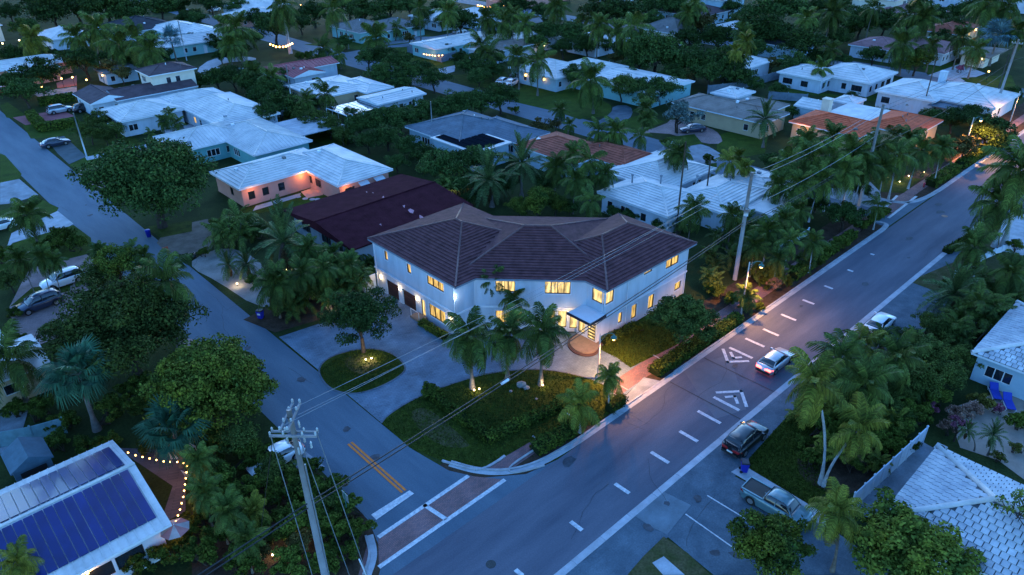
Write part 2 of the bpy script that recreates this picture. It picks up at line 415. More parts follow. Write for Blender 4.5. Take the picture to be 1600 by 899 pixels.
# the corner plot of the big house
sheet('driveway', gp('436,527 508,503 560,485 590,440 640,440 700,500 800,520 900,520 960,545 1030,560 1008,590 975,620 940,600 880,588 800,588 700,612 640,634 597,662'), Z2 + .004, M_PAVER)
sheet('lawn', gp('497,578 512,560 545,549 580,545 612,552 632,570 632,582 605,600 562,616 528,613 508,600'), Z3 + .004, M_GRASS, 2)
sheet('worn_lawn', gp('535,560 570,552 600,570 575,588 545,580'), Z3 + .006, M_GRASSDRY, 3)
sheet('lawn', gp('597,662 606,650 640,628 690,606 760,584 830,577 880,582 925,594 950,606 960,640 930,665 880,668 830,690 770,725 745,737 700,724 640,700'), Z3 + .004, M_GRASS)
sheet('worn_lawn', gp('640,640 670,636 730,690 735,700 690,700 650,668'), Z3 + .006, M_GRASSDRY, 3)
for s in ['497,578 512,560 545,549 580,545 612,552 632,570 632,582 605,600 562,616 528,613 508,600']:
    pth = chaikin(gp(s), 3); pth.append(pth[0]); e = MB(); ribbon(pth, 0, 0.16, 0, 0.06, e); struct(e.build('lawn_edging', M_EDGE))
e = MB(); ribbon(chaikin(gp('597,662 606,650 640,628 690,606 760,584 830,577 880,582 925,594'), 3, False), 0, 0.16, 0, 0.06, e); struct(e.build('lawn_edging', M_EDGE))
sheet('driveway_apron', gp('975,622 1006,590 1042,598 983,637 940,607'), Z4, M_CONC2)
sheet('crossing_pavers', gp('970,592 1003,569 1017,575 985,604'), Z4 + .006, M_PAVER_RED)
sheet('lawn', gp('935,545 965,560 985,575 1040,548 1075,530 1100,500 1065,455'), Z3, M_GRASS2)
sheet('gravel_bed', gp('380,500 430,520 500,500 545,478 520,465 440,470'), Z3 + .006, M_SOIL)
sheet('sandy_drive', gp('300,420 340,440 400,480 440,480 430,450 400,400 350,385 300,405'), Z3, M_SAND, 1)
sheet('dirt_drive', gp('240,375 290,350 335,340 340,385 300,400 260,395'), Z3, mat('packed_dirt', (0.11, 0.09, 0.075), 0.95, var=0.4, scale=0.6, bump=0.5, bscale=8, fine=0.2), 1)
sheet('lawn', gp('225,355 300,345 300,362 250,372'), Z3 + .004, M_GRASS)
sheet('lawn', gp('330,345 400,320 480,300 540,290 560,292 460,322 400,335'), Z2, M_GRASS)
sheet('lawn', gp('380,330 470,302 560,290 610,275 640,282 450,325'), Z2 + .002, M_GRASS2)
sheet('garden_path', gp('395,330 400,322 470,302 468,308'), Z3, M_CONC)
sheet('patio', gp('470,300 500,290 505,305 480,310'), Z3 + .004, mat('salmon_patio', (0.45, 0.25, 0.2), 0.8, var=0.15))
# left side of the side street
sheet('driveway', gp('0,268 30,280 60,305 20,318 0,320'), Z3, M_CONC2)
sheet('lawn', gp('0,240 8,243 34,272 30,280 0,286'), Z3, M_GRASS2)
sheet('lawn', gp('0,330 60,310 92,325 80,345 0,350'), Z3, M_GRASS2)
sheet('driveway', gp('18,365 90,330 115,350 40,400 0,420'), Z3 + .004, M_CONC)
sheet('lawn', gp('20,380 115,352 142,372 145,392 90,420 0,440 0,400'), Z3 + .006, M_GRASS2)
sheet('driveway', gp('45,420 135,398 160,415 170,430 140,455 110,520 60,540 20,520 15,480'), Z3 + .008, M_PAVER_PINK)
sheet('lawn', gp('15,480 50,450 110,440 110,455 40,472'), Z3 + .01, M_GRASS)
sheet('driveway_apron', gp('270,530 300,530 330,555 300,560'), Z3, M_PAVER_PINK)
# right side of the side street going up
sheet('driveway', gp('72,218 100,213 135,245 108,257 90,240'), Z3, mat('asphalt_teal', (0.05, 0.075, 0.09), 0.9, var=0.3, scale=0.6))
sheet('lawn', gp('100,213 160,197 210,215 230,232 135,245'), Z3 + .002, M_GRASS)
sheet('lawn', gp('108,258 135,245 230,232 260,236 180,250 120,266'), Z3 + .004, M_GRASS2)
sheet('garden_path', gp('133,246 228,226 230,232 136,251'), Z3 + .006, M_CONC)
sheet('driveway', gp('118,268 180,258 180,290 150,295'), Z3 + .004, M_PAVER_PINK)
sheet('lawn', gp('35,195 110,180 135,195 125,210 60,217 48,217'), Z3, M_GRASS2)
sheet('driveway', gp('20,184 95,172 118,182 40,196'), Z3 + .002, mat('red_drive', (0.22, 0.07, 0.08), 0.85, var=0.2, scale=1))
sheet('lawn', gp('0,165 12,160 40,180 20,186 10,184'), Z3, M_GRASS2)
sheet('driveway', gp('50,145 120,135 120,145 60,152'), Z3, M_CONC2)
sheet('driveway', gp('88,130 120,118 120,134 90,138'), Z3 + .002, mat('red_drive2', (0.3, 0.1, 0.08), 0.85, var=0.2, scale=1))
# yard with hedges and a lawn behind a white wall
sheet('lawn', gp('420,198 455,184 550,222 520,230'), Z2, M_GRASS2)
# street behind
sheet('lawn', gp('800,145 820,133 900,135 955,165 955,180 905,187 870,175 805,160'), Z3, M_GRASS2)
sheet('driveway', gp('925,195 955,178 958,165 985,165 990,180 970,195'), Z3 + .004, M_LOT, 1)
sheet('lawn', gp('955,195 1000,180 1040,190 1000,205 975,200'), Z3 + .004, M_GRASS2)
sheet('driveway', gp('975,215 1040,195 1050,185 1110,200 1125,210 1130,225 1100,225 1030,205'), Z3 + .006, M_PAVER_PINK, 1)
sheet('lawn', gp('1120,212 1150,203 1200,215 1195,240 1150,248 1120,235'), Z3 + .004, M_GRASS2)
sheet('lawn', gp('1040,215 1085,210 1098,225 1070,230'), Z3 + .008, M_GRASS2)
sheet('driveway', gp('1020,240 1060,215 1125,235 1125,255 1080,262 1030,255'), Z3 + .002, M_CONC2, 1)
sheet('lawn', gp('1000,265 1060,250 1085,258 1120,255 1120,268 1040,275'), Z3 + .006, M_GRASS2)
sheet('lawn', gp('600,75 680,72 730,100 680,115 640,110 605,95'), Z3 + .003, M_GRASS2)
sheet('lawn', gp('475,70 590,56 670,55 680,62 560,78 540,77'), Z3 + .002, M_GRASS2)
sheet('driveway', gp('590,72 650,65 690,58 625,57 585,66'), Z3 + .006, M_CONC2)
sheet('driveway', gp('685,108 712,102 710,112 690,118'), Z3 + .006, M_CONC)
sheet('lawn', gp('705,118 790,112 800,130 770,140 720,130'), Z3, M_GRASS)
sheet('driveway', gp('305,110 330,92 365,88 400,90 400,95 350,98 335,107 380,105 385,112 320,118'), Z3 + .004, M_CONC, 1)
sheet('lawn', gp('335,105 350,99 400,97 440,95 430,105 360,110'), Z3 + .002, M_GRASSDRY)
sheet('lawn', gp('1230,145 1380,160 1390,140 1310,150 1240,135'), Z2, M_GRASS2)
sheet('lawn', gp('1440,105 1480,95 1500,100 1450,118'), Z3, M_GRASS2)
sheet('driveway', gp('1450,118 1500,100 1540,115 1500,130'), Z3, M_CONC)
sheet('lawn', gp('1500,122 1580,118 1590,140 1520,135'), Z3, M_GRASS2)
sheet('lawn', gp('1368,300 1370,290 1400,276 1440,280 1412,302'), Z3, M_GRASS)
sheet('driveway', gp('1275,300 1360,285 1375,300 1380,330 1300,310'), Z3 + .002, M_CONC2)
sheet('garden_path', gp('1412,302 1445,282 1453,286 1432,304'), Z3 + .004, M_PAVER_RED)
# near right: parking court, paths and lawns
sheet('parking_court', gp('1039,836 1143,742 1290,820 1400,899 1115,899'), Z3, M_LOT)
sheet('concrete_apron', gp('985,803 1035,768 1080,790 1042,836 1020,825'), Z3 + .004, mat('apron_worn', (0.1, 0.138, 0.172), 0.9, var=0.3, scale=0.6, fine=0.15, bump=0.1))
sheet('lawn', gp('980,899 1005,870 1037,839 1075,865 1110,899'), Z3 + .002, M_GRASSDRY)
sheet('concrete_pad', gp('1019,880 1037,870 1070,899 1036,899'), Z3 + .006, M_CONC)
sheet('garden_path', gp('1142,738 1161,727 1302,812 1288,824'), Z3 + .006, M_CONC)
sheet('lawn', gp('1161,727 1190,695 1240,640 1290,640 1300,720 1290,770 1270,790'), Z2, M_GRASS)
sheet('planting_bed', gp('1243,715 1270,690 1330,690 1400,720 1330,780 1280,765 1250,745'), Z3, M_SOIL, 1)
sheet('side_yard', gp('1325,800 1440,690 1475,710 1360,810'), Z3, M_CONC2)
sheet('terrace', gp('1480,640 1600,600 1600,750 1560,720 1500,700'), Z3, mat('tan_terrace', (0.24, 0.2, 0.17), 0.85, var=0.2, scale=0.8, fine=0.1))
sheet('lawn', gp('1420,440 1490,410 1530,350 1600,330 1600,470 1500,470'), Z2, M_GRASSDRY)
sheet('driveway', gp('1565,345 1600,335 1600,400 1560,392'), Z3, M_CONC)
# near left
sheet('patio', gp('180,700 290,705 290,800 250,820 270,760'), Z3, paver_mat('deck_pavers', (0.1, 0.085, 0.095), (0.07, 0.06, 0.075), (0.03, 0.03, 0.03), 1.6, 0.16, 0.5))
sheet('garden_path', gp('0,645 45,640 30,690 0,710'), Z3, M_CONC2)
sheet('patio', gp('430,690 470,700 508,730 470,740'), Z3, M_CONC2)
sheet('planting_bed', gp('300,760 500,740 580,830 560,899 300,899'), Z2, M_SOIL)

# wear: cracks, tar seams and oil marks on the carriageways
M_TAR = mat('tar_seam', (0.022, 0.028, 0.036), 0.7, var=0.3); M_OIL = mat('oil_mark', (0.04, 0.05, 0.066), 0.75, var=0.4, scale=2)
rw = random.Random(21)
def crack(p, ang, L, w, z, parent):
    P = [Vector(p)]; a = ang
    while L > 0:
        st_ = rw.uniform(.5, 1.1); a += rw.uniform(-.5, .5); a += (ang - a) * .3; P.append(P[-1] + Vector((math.cos(a), math.sin(a))) * st_); L -= st_
    b = MB()
    for k in range(len(P) - 1):
        t = (P[k + 1] - P[k]).normalized(); n_ = Vector((-t.y, t.x)) * w * rw.uniform(.6, 1.2)
        b.poly([(*(P[k] - n_), z), (*(P[k + 1] - n_), z), (*(P[k + 1] + n_), z), (*(P[k] + n_), z)])
    b.build('crack', M_TAR, parent)
for i in range(6): crack((rw.uniform(28, 110), rw.uniform(24, 30)), rw.choice([0, 0, 1.57, .3]), rw.uniform(3, 9), .013, 0.036, main_road)
for i in range(10): crack((rw.uniform(19.6, 25.2), rw.uniform(40, 130)), rw.choice([1.57, 1.57, 0.1, 1.2]), rw.uniform(2, 7), .014, 0.036, side_road)
for i in range(4): crack((rw.uniform(30, 42), rw.uniform(12, 22)), rw.uniform(0, 3), rw.uniform(2, 6), .015, 0.04, shoulder)
for i in range(26):
    road, x, y = rw.choice([(main_road, rw.uniform(26, 120), rw.uniform(24, 30.2)), (side_road, rw.uniform(19.8, 25), rw.uniform(38, 130)), (shoulder, rw.uniform(30, 44), rw.uniform(13, 22))])
    n_ = 9; r_ = rw.uniform(.12, .45); pts = [(x + r_ * rw.uniform(.6, 1.3) * math.cos(2 * math.pi * k / n_) * (1.8 if road is main_road else 1), y + r_ * rw.uniform(.6, 1.3) * math.sin(2 * math.pi * k / n_)) for k in range(n_)]
    b = MB(); b.poly([(px_, py_, 0.0385) for px_, py_ in pts]); b.build('stain', M_OIL, road)
b = MB()
for x0 in (48.6, 54.2):
    b = MB(); b.poly([(x0, 23.2, .0365), (x0 + .1, 23.2, .0365), (x0 + .1, 30.7, .0365), (x0, 30.7, .0365)]); b.build('paving_joint', M_TAR, main_road)
# turf blades on the front lawns: uncountable
def turf(poly, n, seed, size=.1):
    rng = np.random.default_rng(seed); P = np.array(poly); lo, hi = P.min(0), P.max(0); pts = []
    x, y = P[:, 0], P[:, 1]
    q = lo + (hi - lo) * rng.random((n * 3, 2)); ins = np.zeros(len(q), bool); j = len(P) - 1
    for i in range(len(P)):
        c_ = ((y[i] > q[:, 1]) != (y[j] > q[:, 1])) & (q[:, 0] < (x[j] - x[i]) * (q[:, 1] - y[i]) / (y[j] - y[i] + 1e-12) + x[i]); ins ^= c_; j = i
    q = q[ins][:n]; m_ = len(q); a = rng.random(m_) * 6.283; h = size * (.5 + rng.random(m_)); w = size * .35
    base = np.stack([q[:, 0], q[:, 1], np.full(m_, .02)], 1); d = np.stack([np.cos(a), np.sin(a), np.zeros(m_)], 1)
    ln = np.stack([rng.normal(size=m_) * .6 * h, rng.normal(size=m_) * .6 * h, h], 1)
    return np.stack([base - d * w, base + d * w, base + d * w * .3 + ln, base - d * w * .3 + ln], 1)
TURF = [turf(gp('597,662 640,628 690,606 760,584 830,577 880,582 925,594 950,606 960,640 930,665 880,668 830,690 770,725 745,737 700,724 640,700'), 16000, 1), turf(gp('497,578 545,549 580,545 612,552 632,582 562,616 508,600'), 4000, 2),
        turf(gp('1161,727 1190,695 1240,640 1290,640 1300,720 1290,770 1270,790'), 9000, 3), turf(gp('935,545 985,575 1040,548 1075,530 1065,470'), 5000, 4)]
# ------------------------------------------------------------------ roof and wall builders
M_ROOF = mat('roof_tile_brown', (0.082, 0.036, 0.042), 0.75, var=0.35, scale=1.2, bump=0.25, bscale=12, fine=0.15, spec=0.06)
M_ROOFCAP = mat('roof_cap_brown', (0.095, 0.05, 0.055), 0.75, var=0.25, scale=2, fine=0.15)
M_ROOF_WHITE = mat('roof_tile_white', (0.54, 0.53, 0.52), 0.7, col2=(0.37, 0.38, 0.39), scale=0.5, bump=0.15, bscale=10, fine=0.08, spec=0.2)
M_WALL = mat('stucco_white', (0.39, 0.455, 0.53), 0.9, var=0.16, scale=0.9, bump=0.15, bscale=30, fine=0.06, streak=(1, 1, 0.25))
M_TRIM = mat('trim_white', (0.55, 0.6, 0.66), 0.7, var=0.08, scale=2)
M_BLACK = mat('frame_black', (0.012, 0.012, 0.014), 0.4, var=0.2)
M_DARKPANE = mat('glass_dark', (0.012, 0.018, 0.026), 0.06, var=0.3, scale=0.5, spec=0.9)
M_LIT = emat('window_lit', (1.0, 0.60, 0.15), 0.15, 0.8)
M_LITB = emat('window_lit_bright', (1.0, 0.68, 0.25), 0.2, 0.75)
M_GARAGE = mat('garage_door_wood', (0.045, 0.018, 0.014), 0.6, var=0.3, scale=1)
M_BULB = emat('bulb_warm', (1.0, 0.68, 0.3), 3.5)
M_BULBA = emat('bulb_amber', (1.0, 0.42, 0.1), 3.5)

def clip_v(poly, lo, hi):
    """slice of a polygon [(u,v)] between v=lo and v=hi"""
    def half(P, c, s):
        out = []
        for i in range(len(P)):
            a, b = P[i], P[(i + 1) % len(P)]
            da, db = s * (a[1] - c), s * (b[1] - c)
            if da >= 0: out.append(a)
            if (da > 0 > db) or (da < 0 < db):
                t = da / (da - db); out.append((a[0] + (b[0] - a[0]) * t, c))
        return out
    P = half(poly, lo, 1)
    return half(P, hi, -1) if len(P) > 2 else P
def slope(mb, pts, style='tile', step=0.36, lift=0.05):
    """one roof plane; pts[0]-pts[1] is the eave. Courses overlap like real tiles; 'seam' puts ribs up the slope."""
    P = [Vector(p) for p in pts]; e = (P[1] - P[0]).normalized()
    n = e.cross(P[2] - P[0])
    if n.length < 1e-6: n = e.cross(P[-1] - P[0])
    n.normalize()
    if n.z < 0: n = -n
    up = n.cross(e)
    if (P[2] - P[0]).dot(up) < 0: up = -up
    uv = [((p - P[0]).dot(e), (p - P[0]).dot(up)) for p in P]
    vmax = max(v for u, v in uv)
    def W(u, v, h): return P[0] + e * u + up * v + n * h
    if style == 'tile':
        k = 0
        while k * step < vmax - 0.02:
            lo, hi = k * step, min((k + 1) * step, vmax)
            q = clip_v(uv, lo, hi)
            if len(q) > 2:
                mb.poly([W(u, v, 0.01 + lift * (1 - (v - lo) / step)) for u, v in q])
                us = [u for u, v in q if abs(v - lo) < 1e-5]
                if len(us) >= 2 and max(us) - min(us) > 0.05:
                    a, b = min(us), max(us)
                    mb.poly([W(a, lo, -0.01), W(b, lo, -0.01), W(b, lo, 0.01 + lift), W(a, lo, 0.01 + lift)])
            k += 1
    else:
        mb.poly([W(u, v, 0.01) for u, v in uv])
        if style == 'seam':
            us = [u for u, v in uv]; u = min(us) + step * 0.5; vu = [(v, uu) for uu, v in uv]
            while u < max(us):
                q = clip_v(vu, u - 0.03, u + 0.03)
                if len(q) > 2:
                    vs = [v for v, _ in q]; a, b = min(vs), max(vs)
                    if b - a > 0.2:
                        mb.hexa([W(u - .03, a, .01), W(u + .03, a, .01), W(u + .03, b, .01), W(u - .03, b, .01)],
                                [W(u - .03, a, .01 + lift), W(u + .03, a, .01 + lift), W(u + .03, b, .01 + lift), W(u - .03, b, .01 + lift)])
                u += step
def frame2(c, ang):
    ux = (math.cos(ang), math.sin(ang)); uy = (-ux[1], ux[0])
    return lambda a, b, z: Vector((c[0] + ux[0] * a + uy[0] * b, c[1] + ux[1] * a + uy[1] * b, z))
M_EAVE = mat('eave_slate', (0.13, 0.17, 0.23), 0.6, var=0.1)
def hip_roof(root, c, ang, la, lb, z, h, m, mcap, style='tile', step=0.36, lift=0.05, kind='hip', inset=None, fascia=None, caps=True, name='roof', thick=0.2):
    """roof over a la x lb rectangle (eave outline) centred on c, long side along ang. Returns the roof part."""
    F = frame2(c, ang); A, B = la / 2, lb / 2
    if inset is None: inset = B if kind == 'hip' else 0.0
    r0, r1 = F(-A + inset, 0, z + h), F(A - inset, 0, z + h)
    c00, c10, c11, c01 = F(-A, -B, z), F(A, -B, z), F(A, B, z), F(-A, B, z)
    mb = MB()
    slope(mb, [c00, c10, r1, r0], style, step, lift)
    slope(mb, [c11, c01, r0, r1], style, step, lift)
    if kind == 'hip':
        slope(mb, [c10, c11, r1], style, step, lift); slope(mb, [c01, c00, r0], style, step, lift)
    ro = mb.build(name, m, root); ro['kind'] = 'stuff' if style == 'tile' else 'part'
    if style != 'tile': del ro['kind']
    # under-surface and fascia
    fb = MB()
    zz = z - thick
    low = [F(-A, -B, zz), F(A, -B, zz), F(A, B, zz), F(-A, B, zz)]; hi = [F(-A, -B, z), F(A, -B, z), F(A, B, z), F(-A, B, z)]
    fb.hexa(low, hi)
    if kind != 'hip':
        fb.hexa([c00, c01, c01, c00][:2] + [r0], [F(-A + .12, -B, z), F(-A + .12, B, z), F(-A + .12, 0, z + h)])
        fb.hexa([c10, c11, r1], [F(A - .12, -B, z), F(A - .12, B, z), F(A - .12, 0, z + h)])
    fb.build('fascia', fascia or M_TRIM, root)
    if caps:
        lines = [(r0, r1)] + ([(c00, r0), (c01, r0), (c10, r1), (c11, r1)] if kind == 'hip' else [])
        for a, b in lines:
            if (b - a).length > 0.3:
                t = MB(); up = Vector((0, 0, 0.05)); t.tube([a + up, b + up], 0.11, 6); t.build('ridge_cap', mcap, ro, True)
    return ro
def wall(root, p0, p1, z0, z1, ops, m, depth=0.16, frame_m=None, trim=None, name='wall'):
    """upright wall from p0 to p1 (seen with p0 on the left); ops = (u0,u1,za,zb,kind,mullions)"""
    p0 = Vector(p0); p1 = Vector(p1); L = (p1 - p0).length; t = (p1 - p0) / L; nin = Vector((-t.y, t.x))
    def W(u, z, d=0.0): q = p0 + t * u + nin * d; return (q.x, q.y, z)
    us = sorted({0.0, L} | {max(0, o[0]) for o in ops} | {min(L, o[1]) for o in ops}); zs = sorted({z0, z1} | {o[2] for o in ops} | {o[3] for o in ops})
    mb = MB()
    for ua, ub in zip(us, us[1:]):
        for za, zb in zip(zs, zs[1:]):
            um, zm = (ua + ub) / 2, (za + zb) / 2
            if any(o[0] < um < o[1] and o[2] < zm < o[3] for o in ops): continue
            mb.poly([W(ua, za), W(ub, za), W(ub, zb), W(ua, zb)])
    for o in ops:
        u0, u1, za, zb = o[:4]
        mb.poly([W(u0, za), W(u0, zb), W(u0, zb, depth), W(u0, za, depth)]); mb.poly([W(u1, za), W(u1, za, depth), W(u1, zb, depth), W(u1, zb)])
        mb.poly([W(u0, zb), W(u1, zb), W(u1, zb, depth), W(u0, zb, depth)]); mb.poly([W(u0, za), W(u0, za, depth), W(u1, za, depth), W(u1, za)])
    w = mb.build(name, m, root)
    for o in ops:
        u0, u1, za, zb, kind = o[:5]; mul = o[5] if len(o) > 5 else 1
        def bx(b, a0, a1, b0, b1, d0, d1):
            b.hexa([W(a0, b0, d0), W(a1, b0, d0), W(a1, b0, d1), W(a0, b0, d1)], [W(a0, b1, d0), W(a1, b1, d0), W(a1, b1, d1), W(a0, b1, d1)])
        if kind in ('lit', 'litb', 'dark'):
            fr = MB(); f = 0.06
            bx(fr, u0 + .002, u0 + f, za + .002, zb - .002, depth * .3, depth); bx(fr, u1 - f, u1 - .002, za + .002, zb - .002, depth * .3, depth)
            bx(fr, u0 + f, u1 - f, za + .002, za + f, depth * .3, depth); bx(fr, u0 + f, u1 - f, zb - f, zb - .002, depth * .3, depth)
            for k in range(1, mul):
                uu = u0 + (u1 - u0) * k / mul; bx(fr, uu - .04, uu + .04, za + f, zb - f, depth * .3, depth)
            wo = fr.build('window', frame_m or M_BLACK, root)
            for k in range(mul):
                a = u0 + (u1 - u0) * k / mul + .045; bb = u0 + (u1 - u0) * (k + 1) / mul - .045
                pn = MB(); pn.poly([W(a, za + .05, depth * .8), W(bb, za + .05, depth * .8), W(bb, zb - .05, depth * .8), W(a, zb - .05, depth * .8)])
                pn.build('pane', {'lit': M_LIT, 'litb': M_LITB, 'dark': M_DARKPANE}[kind], wo)
            if trim:
                tr = MB(); q = 0.09
                bx(tr, u0 - q, u0 - .004, za - q, zb + q, -.03, .02); bx(tr, u1 + .004, u1 + q, za - q, zb + q, -.03, .02)
                bx(tr, u0 - .003, u1 + .003, zb + .004, zb + q, -.03, .02); bx(tr, u0 - .003, u1 + .003, za - q, za - .004, -.035, .02)
                tr.build('window_trim', trim, root)
        elif kind == 'garage':
            d = MB(); d.poly([W(u0, za, depth), W(u1, za, depth), W(u1, zb, depth), W(u0, zb, depth)]); go = d.build('garage_door', M_GARAGE, root)
            n = 5
            for k in range(n):
                a = za + (zb - za) * k / n + .015; bb = za + (zb - za) * (k + 1) / n - .015
                d = MB(); bx(d, u0 + .02, u1 - .02, a, bb, depth - .03, depth - .002); d.build('panel', M_GARAGE, go)
        elif kind == 'door':
            d = MB(); bx(d, u0 + .01, u1 - .01, za, zb - .01, depth * .6, depth); d.build('door', o[6] if len(o) > 6 else M_BLACK, root)
        elif kind == 'void':
            d = MB(); d.poly([W(u0, za, depth * 8), W(u1, za, depth * 8), W(u1, zb, depth * 8), W(u0, zb, depth * 8)])
            for a_, b_ in ((u0, u0), (u1, u1)):
                d.poly([W(a_, za, depth), W(a_, za, depth * 8), W(a_, zb, depth * 8), W(a_, zb, depth)])
            d.build('porch_wall', m, root)
    return w

# ------------------------------------------------------------------ the two storey corner house
ZE = 6.3
H0 = thing('corner_house', 'two-storey white house with brown tile hip roofs and lit windows on the corner', 'house', (48, 50, 0))
hip_roof(H0, (45.85, 57.6), rad(90), 15.4, 14.0, ZE, 2.45, M_ROOF, M_ROOFCAP, inset=7.2, fascia=M_EAVE, step=.4, lift=.1)
hip_roof(H0, (56.45, 44.5), 0, 15.0, 11.0, ZE, 2.3, M_ROOF, M_ROOFCAP, inset=5.4, fascia=M_EAVE, step=.4, lift=.1)
UU = Vector((0.6816, -0.7317)); NN = Vector((0.7317, 0.6816))
cc = UU * (-2.3) + NN * 71.95
hip_roof(H0, tuple(cc), math.atan2(UU.y, UU.x), 16.6, 15.1, ZE - 0.012, 2.38, M_ROOF, M_ROOFCAP, inset=6.9, fascia=M_EAVE, step=.4, lift=.1)
XL, YL, XR, YR = 39.15, 50.35, 49.4, 39.6
def un(u, n): q = UU * u + NN * n; return (q.x, q.y)
FN = 64.75
yb_l = 64.85
# left wing, street side (seen left to right Y runs down)
LY = yb_l
wall(H0, (XL, LY), (XL, YL), 0, ZE - .19, [
    (LY - 62.6, LY - 62.0, 4.6, 5.75, 'lit'), (LY - 58.45, LY - 57.75, 4.6, 5.7, 'lit'), (LY - 54.95, LY - 52.2, 4.6, 5.65, 'lit', 3),
    (LY - 62.85, LY - 60.55, 0, 2.05, 'garage'), (LY - 59.75, LY - 57.4, 0, 2.05, 'garage'),
    (LY - 56.35, LY - 55.65, 0.15, 2.2, 'litb'), (LY - 54.95, LY - 52.2, 0.75, 2.25, 'lit', 3)], M_WALL, trim=M_TRIM)
xb = (FN - NN.y * YL) / NN.x
wall(H0, (XL, YL), (xb, YL), 0, ZE - .19, [], M_WALL)
ybr = (FN - NN.x * XR) / NN.y
u_a = UU.dot(Vector((xb, YL))); u_b = UU.dot(Vector((XR, ybr)))
wall(H0, (xb, YL), (XR, ybr), 0, ZE - .19, [
    (-6.3 - u_a, -4.3 - u_a, 4.6, 5.85, 'litb', 3), (-6.35 - u_a, -3.6 - u_a, 0.85, 2.35, 'lit', 3), (-1.3 - u_a, 1.3 - u_a, 4.5, 5.9, 'litb', 4),
    (-1.0 - u_a, -0.2 - u_a, 0.7, 2.5, 'lit'), (0.1 - u_a, 1.0 - u_a, 0.5, 2.5, 'litb'), (1.3 - u_a, 2.3 - u_a, 0.4, 2.2, 'litb')], M_WALL, trim=M_TRIM)
wall(H0, (XR, ybr), (XR, YR), 0, ZE - .19, [(ybr - 41.3, ybr - YR, 4.2, 5.6, 'litb')], M_WALL)
XV = 48.35
wall(H0, (XV, 42.25), (XV, YR - .02), 0, 3.0, [(.2, 1.1, .55, 2.35, 'litb'), (1.45, 2.5, .3, 2.4, 'door')], M_WALL)
wall(H0, (XV, YR - .02), (XR, YR - .02), 0, 3.0, [], M_WALL)
wall(H0, (XR, 42.25), (XV, 42.25), 0, 3.0, [], M_WALL)
wall(H0, (XR, YR), (63.4, YR), 0, ZE - .19, [
    (0.0, 1.35, 4.2, 5.6, 'litb'), (55.5 - XR, 56.9 - XR, 5.3, 5.65, 'litb'), (59.3 - XR, 61.6 - XR, 4.55, 5.8, 'lit', 2),
    (51.7 - XR, 52.35 - XR, 1.05, 2.3, 'lit'), (53.85 - XR, 54.75 - XR, .6, 2.3, 'lit'), (56.7 - XR, 57.7 - XR, .6, 2.3, 'lit'), (61.4 - XR, 62.6 - XR, 1.0, 2.0, 'lit')], M_WALL, trim=M_TRIM)
wall(H0, (63.4, YR), (63.4, 49.6), 0, ZE - .19, [], M_WALL)
wall(H0, (52.4, yb_l), (XL, yb_l), 0, ZE - .19, [], M_WALL)
wall(H0, (63.4, 49.6), (61.5, 49.6), 0, ZE - .19, [], M_WALL)
wall(H0, (61.5, 49.6), (52.4, 59.4), 0, ZE - .19, [], M_WALL)
wall(H0, (52.4, 59.4), (52.4, yb_l), 0, ZE - .19, [], M_WALL)
# door slats: pale bars in the dark entry door
for k in range(5):
    d = MB(); z = 0.48 + k * 0.37; d.box(XV + .05, 39.87, z, XV + .085, 40.68, z + 0.15); d.build('door_light', M_LITB, H0)
# belt course between the storeys
def belt(p, q, z0=2.72, z1=2.92, d=0.07):
    p = Vector(p); q = Vector(q); t = (q - p).normalized(); o = Vector((t.y, -t.x)) * d
    b = MB(); b.hexa([(*p, z0), (*(p + o - t * d), z0), (*(q + o + t * d), z0), (*q, z0)], [(*p, z1), (*(p + o - t * d), z1), (*(q + o + t * d), z1), (*q, z1)]); b.build('belt_course', M_TRIM, H0)
belt((XL, LY), (XL, YL)); belt((XL + .08, YL), (xb, YL)); belt((xb, YL), (XR - .1, ybr + .1)); belt((XR, YR), (63.4, YR)); belt((XR, ybr - .1), (XR, YR + .08))
# entry canopy and rounded steps
b = MB(); b.box(47.0, 39.35, 3.05, 49.38, 42.35, 3.25); cp = b.build('entry_canopy', M_TRIM, H0)
b = MB(); b.box(46.93, 39.28, 3.0, 47.0, 42.42, 3.29); b.box(47.0, 39.28, 3.0, 49.38, 39.35, 3.29); b.build('canopy_edge', mat('edge_navy', (0.015, 0.02, 0.035), 0.5), cp)
st = chaikin([(49.38, 42.2), (46.9, 42.2), (45.9, 41.2), (45.6, 39.9), (46.1, 38.7), (47.4, 38.3), (49.38, 39.5)], 2, False)
M_STEP = mat('step_stone', (0.17, 0.13, 0.1), 0.8, var=0.2, scale=2, fine=0.15); M_STEPD = mat('step_dark', (0.06, 0.035, 0.03), 0.7)
b = MB(); b.prism(st, 0.0, 0.15); b.build('entry_step', M_STEPD, H0)
st2 = [(47.6 + (x - 47.6) * .86, 40.3 + (y - 40.3) * .86) for x, y in st]
b = MB(); b.prism(st2, 0.15, 0.29); b.build('entry_step', M_STEP, H0)
b = MB(); b.box(38.0, 55.4, 0, 39.1, 57.0, 0.3); b.build('side_step', M_STEP, H0)
b = MB()
for y in (55.5, 56.9):
    b.tube([(38.1, y, 0.3), (38.1, y, 1.2)], 0.025, 5)
b.tube([(38.1, 55.5, 1.2), (38.1, 56.9, 1.2)], 0.025, 5); b.build('hand_rail', M_TRIM, H0)
# downpipes
for x, y in ((XL - .06, 64.5), (XL - .06, YL + .15), (XR - .06, YR + .25), (63.2, YR - .06), (52.9, YR - .06)):
    b = MB(); b.tube([(x, y, 0), (x, y, ZE - .2)], .05, 6); b.build('downpipe', M_TRIM, H0)
